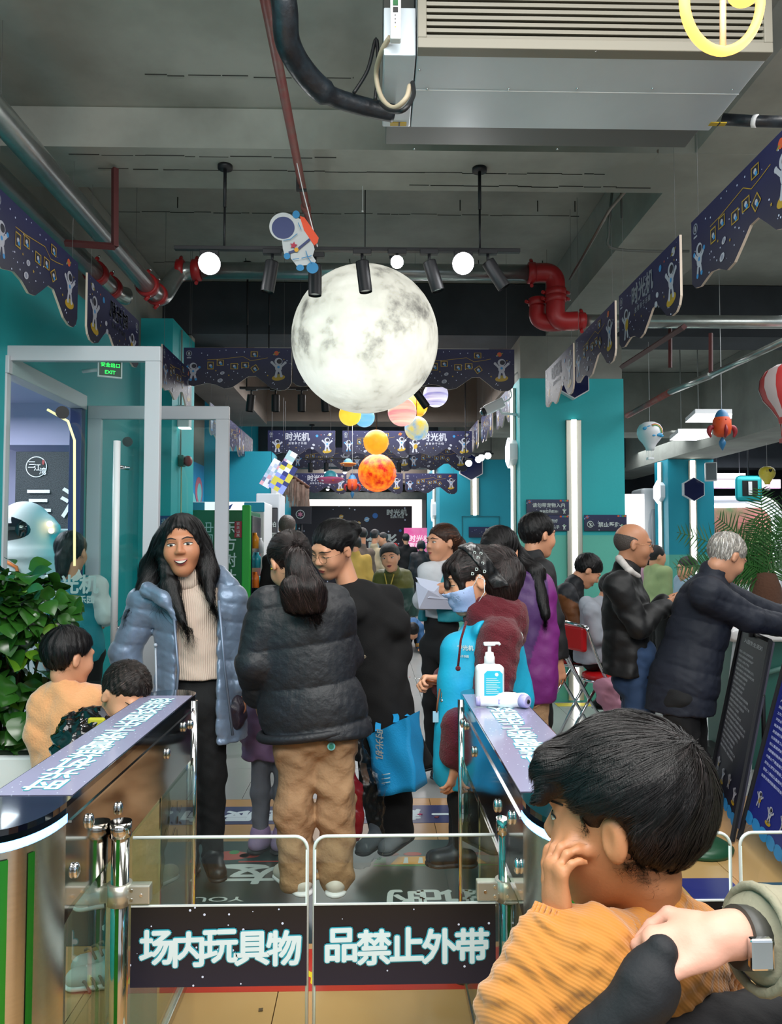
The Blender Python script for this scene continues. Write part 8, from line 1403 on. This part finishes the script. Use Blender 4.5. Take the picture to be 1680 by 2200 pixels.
m_must = mat('mustard_knit', '#b0722c', .95, bump=.16, bs=80, wave='DIAGONAL', sheen=.3, var=.12, vs=18, col2='#96601c')
def cable(P): return folds(.004, 12)(P) + .0035 * np.sin(P[:, 2] * 230 + 2.2 * np.sin(P[:, 0] * 60)) * np.sin(P[:, 0] * 150 + P[:, 1] * 80)
S_ = p.upper('knit_sweater', m_must, .128, .85, hem=.3, sl=(.062, .040), collar=.054, shr=.075, disp=cable, h=.0042, ext=[(p.J['el'] + (0, 0, .0), (p.J['el'] + p.J['wl']) / 2, .062, .048)])
rb = MB(); wl, el = p.J['wl'], p.J['el']; ax = unit(wl - el); u = unit(np.cross(ax, (0, 1, 0))); v = np.cross(ax, u)
for k in range(26): a = 2 * math.pi * k / 26; o_ = (u * math.cos(a) + v * math.sin(a)); rb.tube([wl + ax * .004 + o_ * .032, wl - ax * .075 + o_ * .041], .0035, 6)
to_local(rb.build('ribbed_cuff', m_must), p.root); nk = p.J['nk'] * .55 + p.loc((0, .02, -.1)) * .45
cr = p.loc((-.0, .075, .09)); HDb = p.J['hd'].copy(); fwd = p.R @ np.array((0, -1, 0))
p.hair(mat('boy_black_hair', '#0d0a0a', .3, bump=.4, bs=60, aniso=(9, 9, 3)), 'boy', [(p.loc((x, -.078, .072)), p.loc((x * 1.15 + .006, -.108 + abs(x) * .3, z)), .013, .002) for x, z in ((-.055, .035), (-.035, .03), (-.015, .036), (.005, .026), (.022, .034), (.04, .024), (.056, .03))], strands=16000, slen=.12, nofwd=0, flow=lambda P: radial(cr, .12)(P) + np.where(P[:, 2:3] > HDb[2] + .02, 1, 0) * fwd * .55, h=.004, thick=1.04, wild=.2, sw=.0009)
# ------------------------------------------------------------------ adult reaching in from the right with a dark jacket
q = Person(1980, 1.3, 1.66, -95, 'adult in khaki sleeve with wrist strap reaching in from the right edge', h=.0055, hs=1.0, hd=(2150, 1250, .1), nk=(2120, 1420, .1), ch=(2100, 1650, .1), pv=(2050, 2100, .1), sr=(2040, 1640, -.15), er=(1850, 2030, -.32), wr=(1548, 2010, -.36), sl=(2180, 1640, .15), wl=(2100, 2200, .1), el=(2200, 1950, .15), hl=(2050, 2200, .1), hr=(2050, 2200, .0), kl=(2050, 2650, .1), kr=(2050, 2650, 0), al=(2050, 3000, .1), ar=(2050, 3000, 0), sk='#cf9a86')
q.hands.append(('r', (-1, .0, -.28), (.0, .55, -1), 1.0, .92, dict(spread=.12, thumb=.55))); q.body(h=.0042); q.hair(m_hair, 'woman'); q.face_parts()
m_kh = cloth('khaki_cotton', '#87836f', .9, bump=.3, bs=60); q.upper('khaki_coat', m_kh, .17, .8, hem=.5, sl=(.085, .06), collar=.08, cuff=.085, disp=folds(.005, 14), h=.006)
wr, er = q.J['wr'], q.J['er']; ax = unit(er - wr); c0 = wr + ax * .035; u = unit(np.cross(ax, (0, 1, 0))); v = np.cross(ax, u)
to_local(MB().tube([c0 - ax * .012, c0 + ax * .012], .036, 24).build('watch_strap', mat('grey_strap', '#3a3a36', .5)), q.root); to_local(MB().box((-.014, -.006, -.018), (.014, .006, .018), bev=.003, M=Matrix.Translation(c0 + np.array((0, -.037, .0)))).build('buckle', m_chr), q.root)
to_local(MB().tube([wr + ax * .02 + .058 * (u * math.cos(t) + v * math.sin(t)) + ax * .03 for t in [k * math.pi / 10 for k in range(20)]], .006, 8, closed=True).build('cuff_edge', m_kh), q.root)
p.lower(m_blackp, .07, .05, .045, h=.012); [p.shoe(n, m_blk, h=.01, L=.2) for n in 'lr']; q.lower(m_blackp, h=.014); [q.shoe(n, m_blk, h=.01) for n in 'lr']
e = empty('dark_jacket', W_(1480, 2160, 1.0), 'dark navy jacket draped from the adult\'s hand in front of the boy', 'jacket'); S = Sh(.04)
S.cap(W_(1425, 2045, .93), W_(1385, 2120, .93), .016, .024).cap(W_(1385, 2120, .93), W_(1290, 2270, .95), .028, .05).cap(W_(1330, 2280, 1.0), W_(1560, 2300, 1.02), .05, .07).cap(W_(1560, 2270, 1.02), W_(1720, 2270, 1.05), .065, .08).cap(W_(1640, 2220, 1.08), W_(1720, 2220, 1.08), .03, .05); S.fn(lambda P: wrin(P, .003, 20) + wrin(P, .0012, 50, 1)); sdf('fabric', S, cloth('dark_navy_fabric', '#0c0e14', .75, bump=.1, bs=200), .005, e)
# flat print made of many tiny marks: too small to pick apart
for o in bpy.data.objects:
    if o.name.split('.')[0] in ('printed_picture', 'vest_lettering', 'band_letters', 'mural_print', 'header_print', 'lettering_outline', 'screws', 'mesh_screen'): o['kind'] = 'stuff'
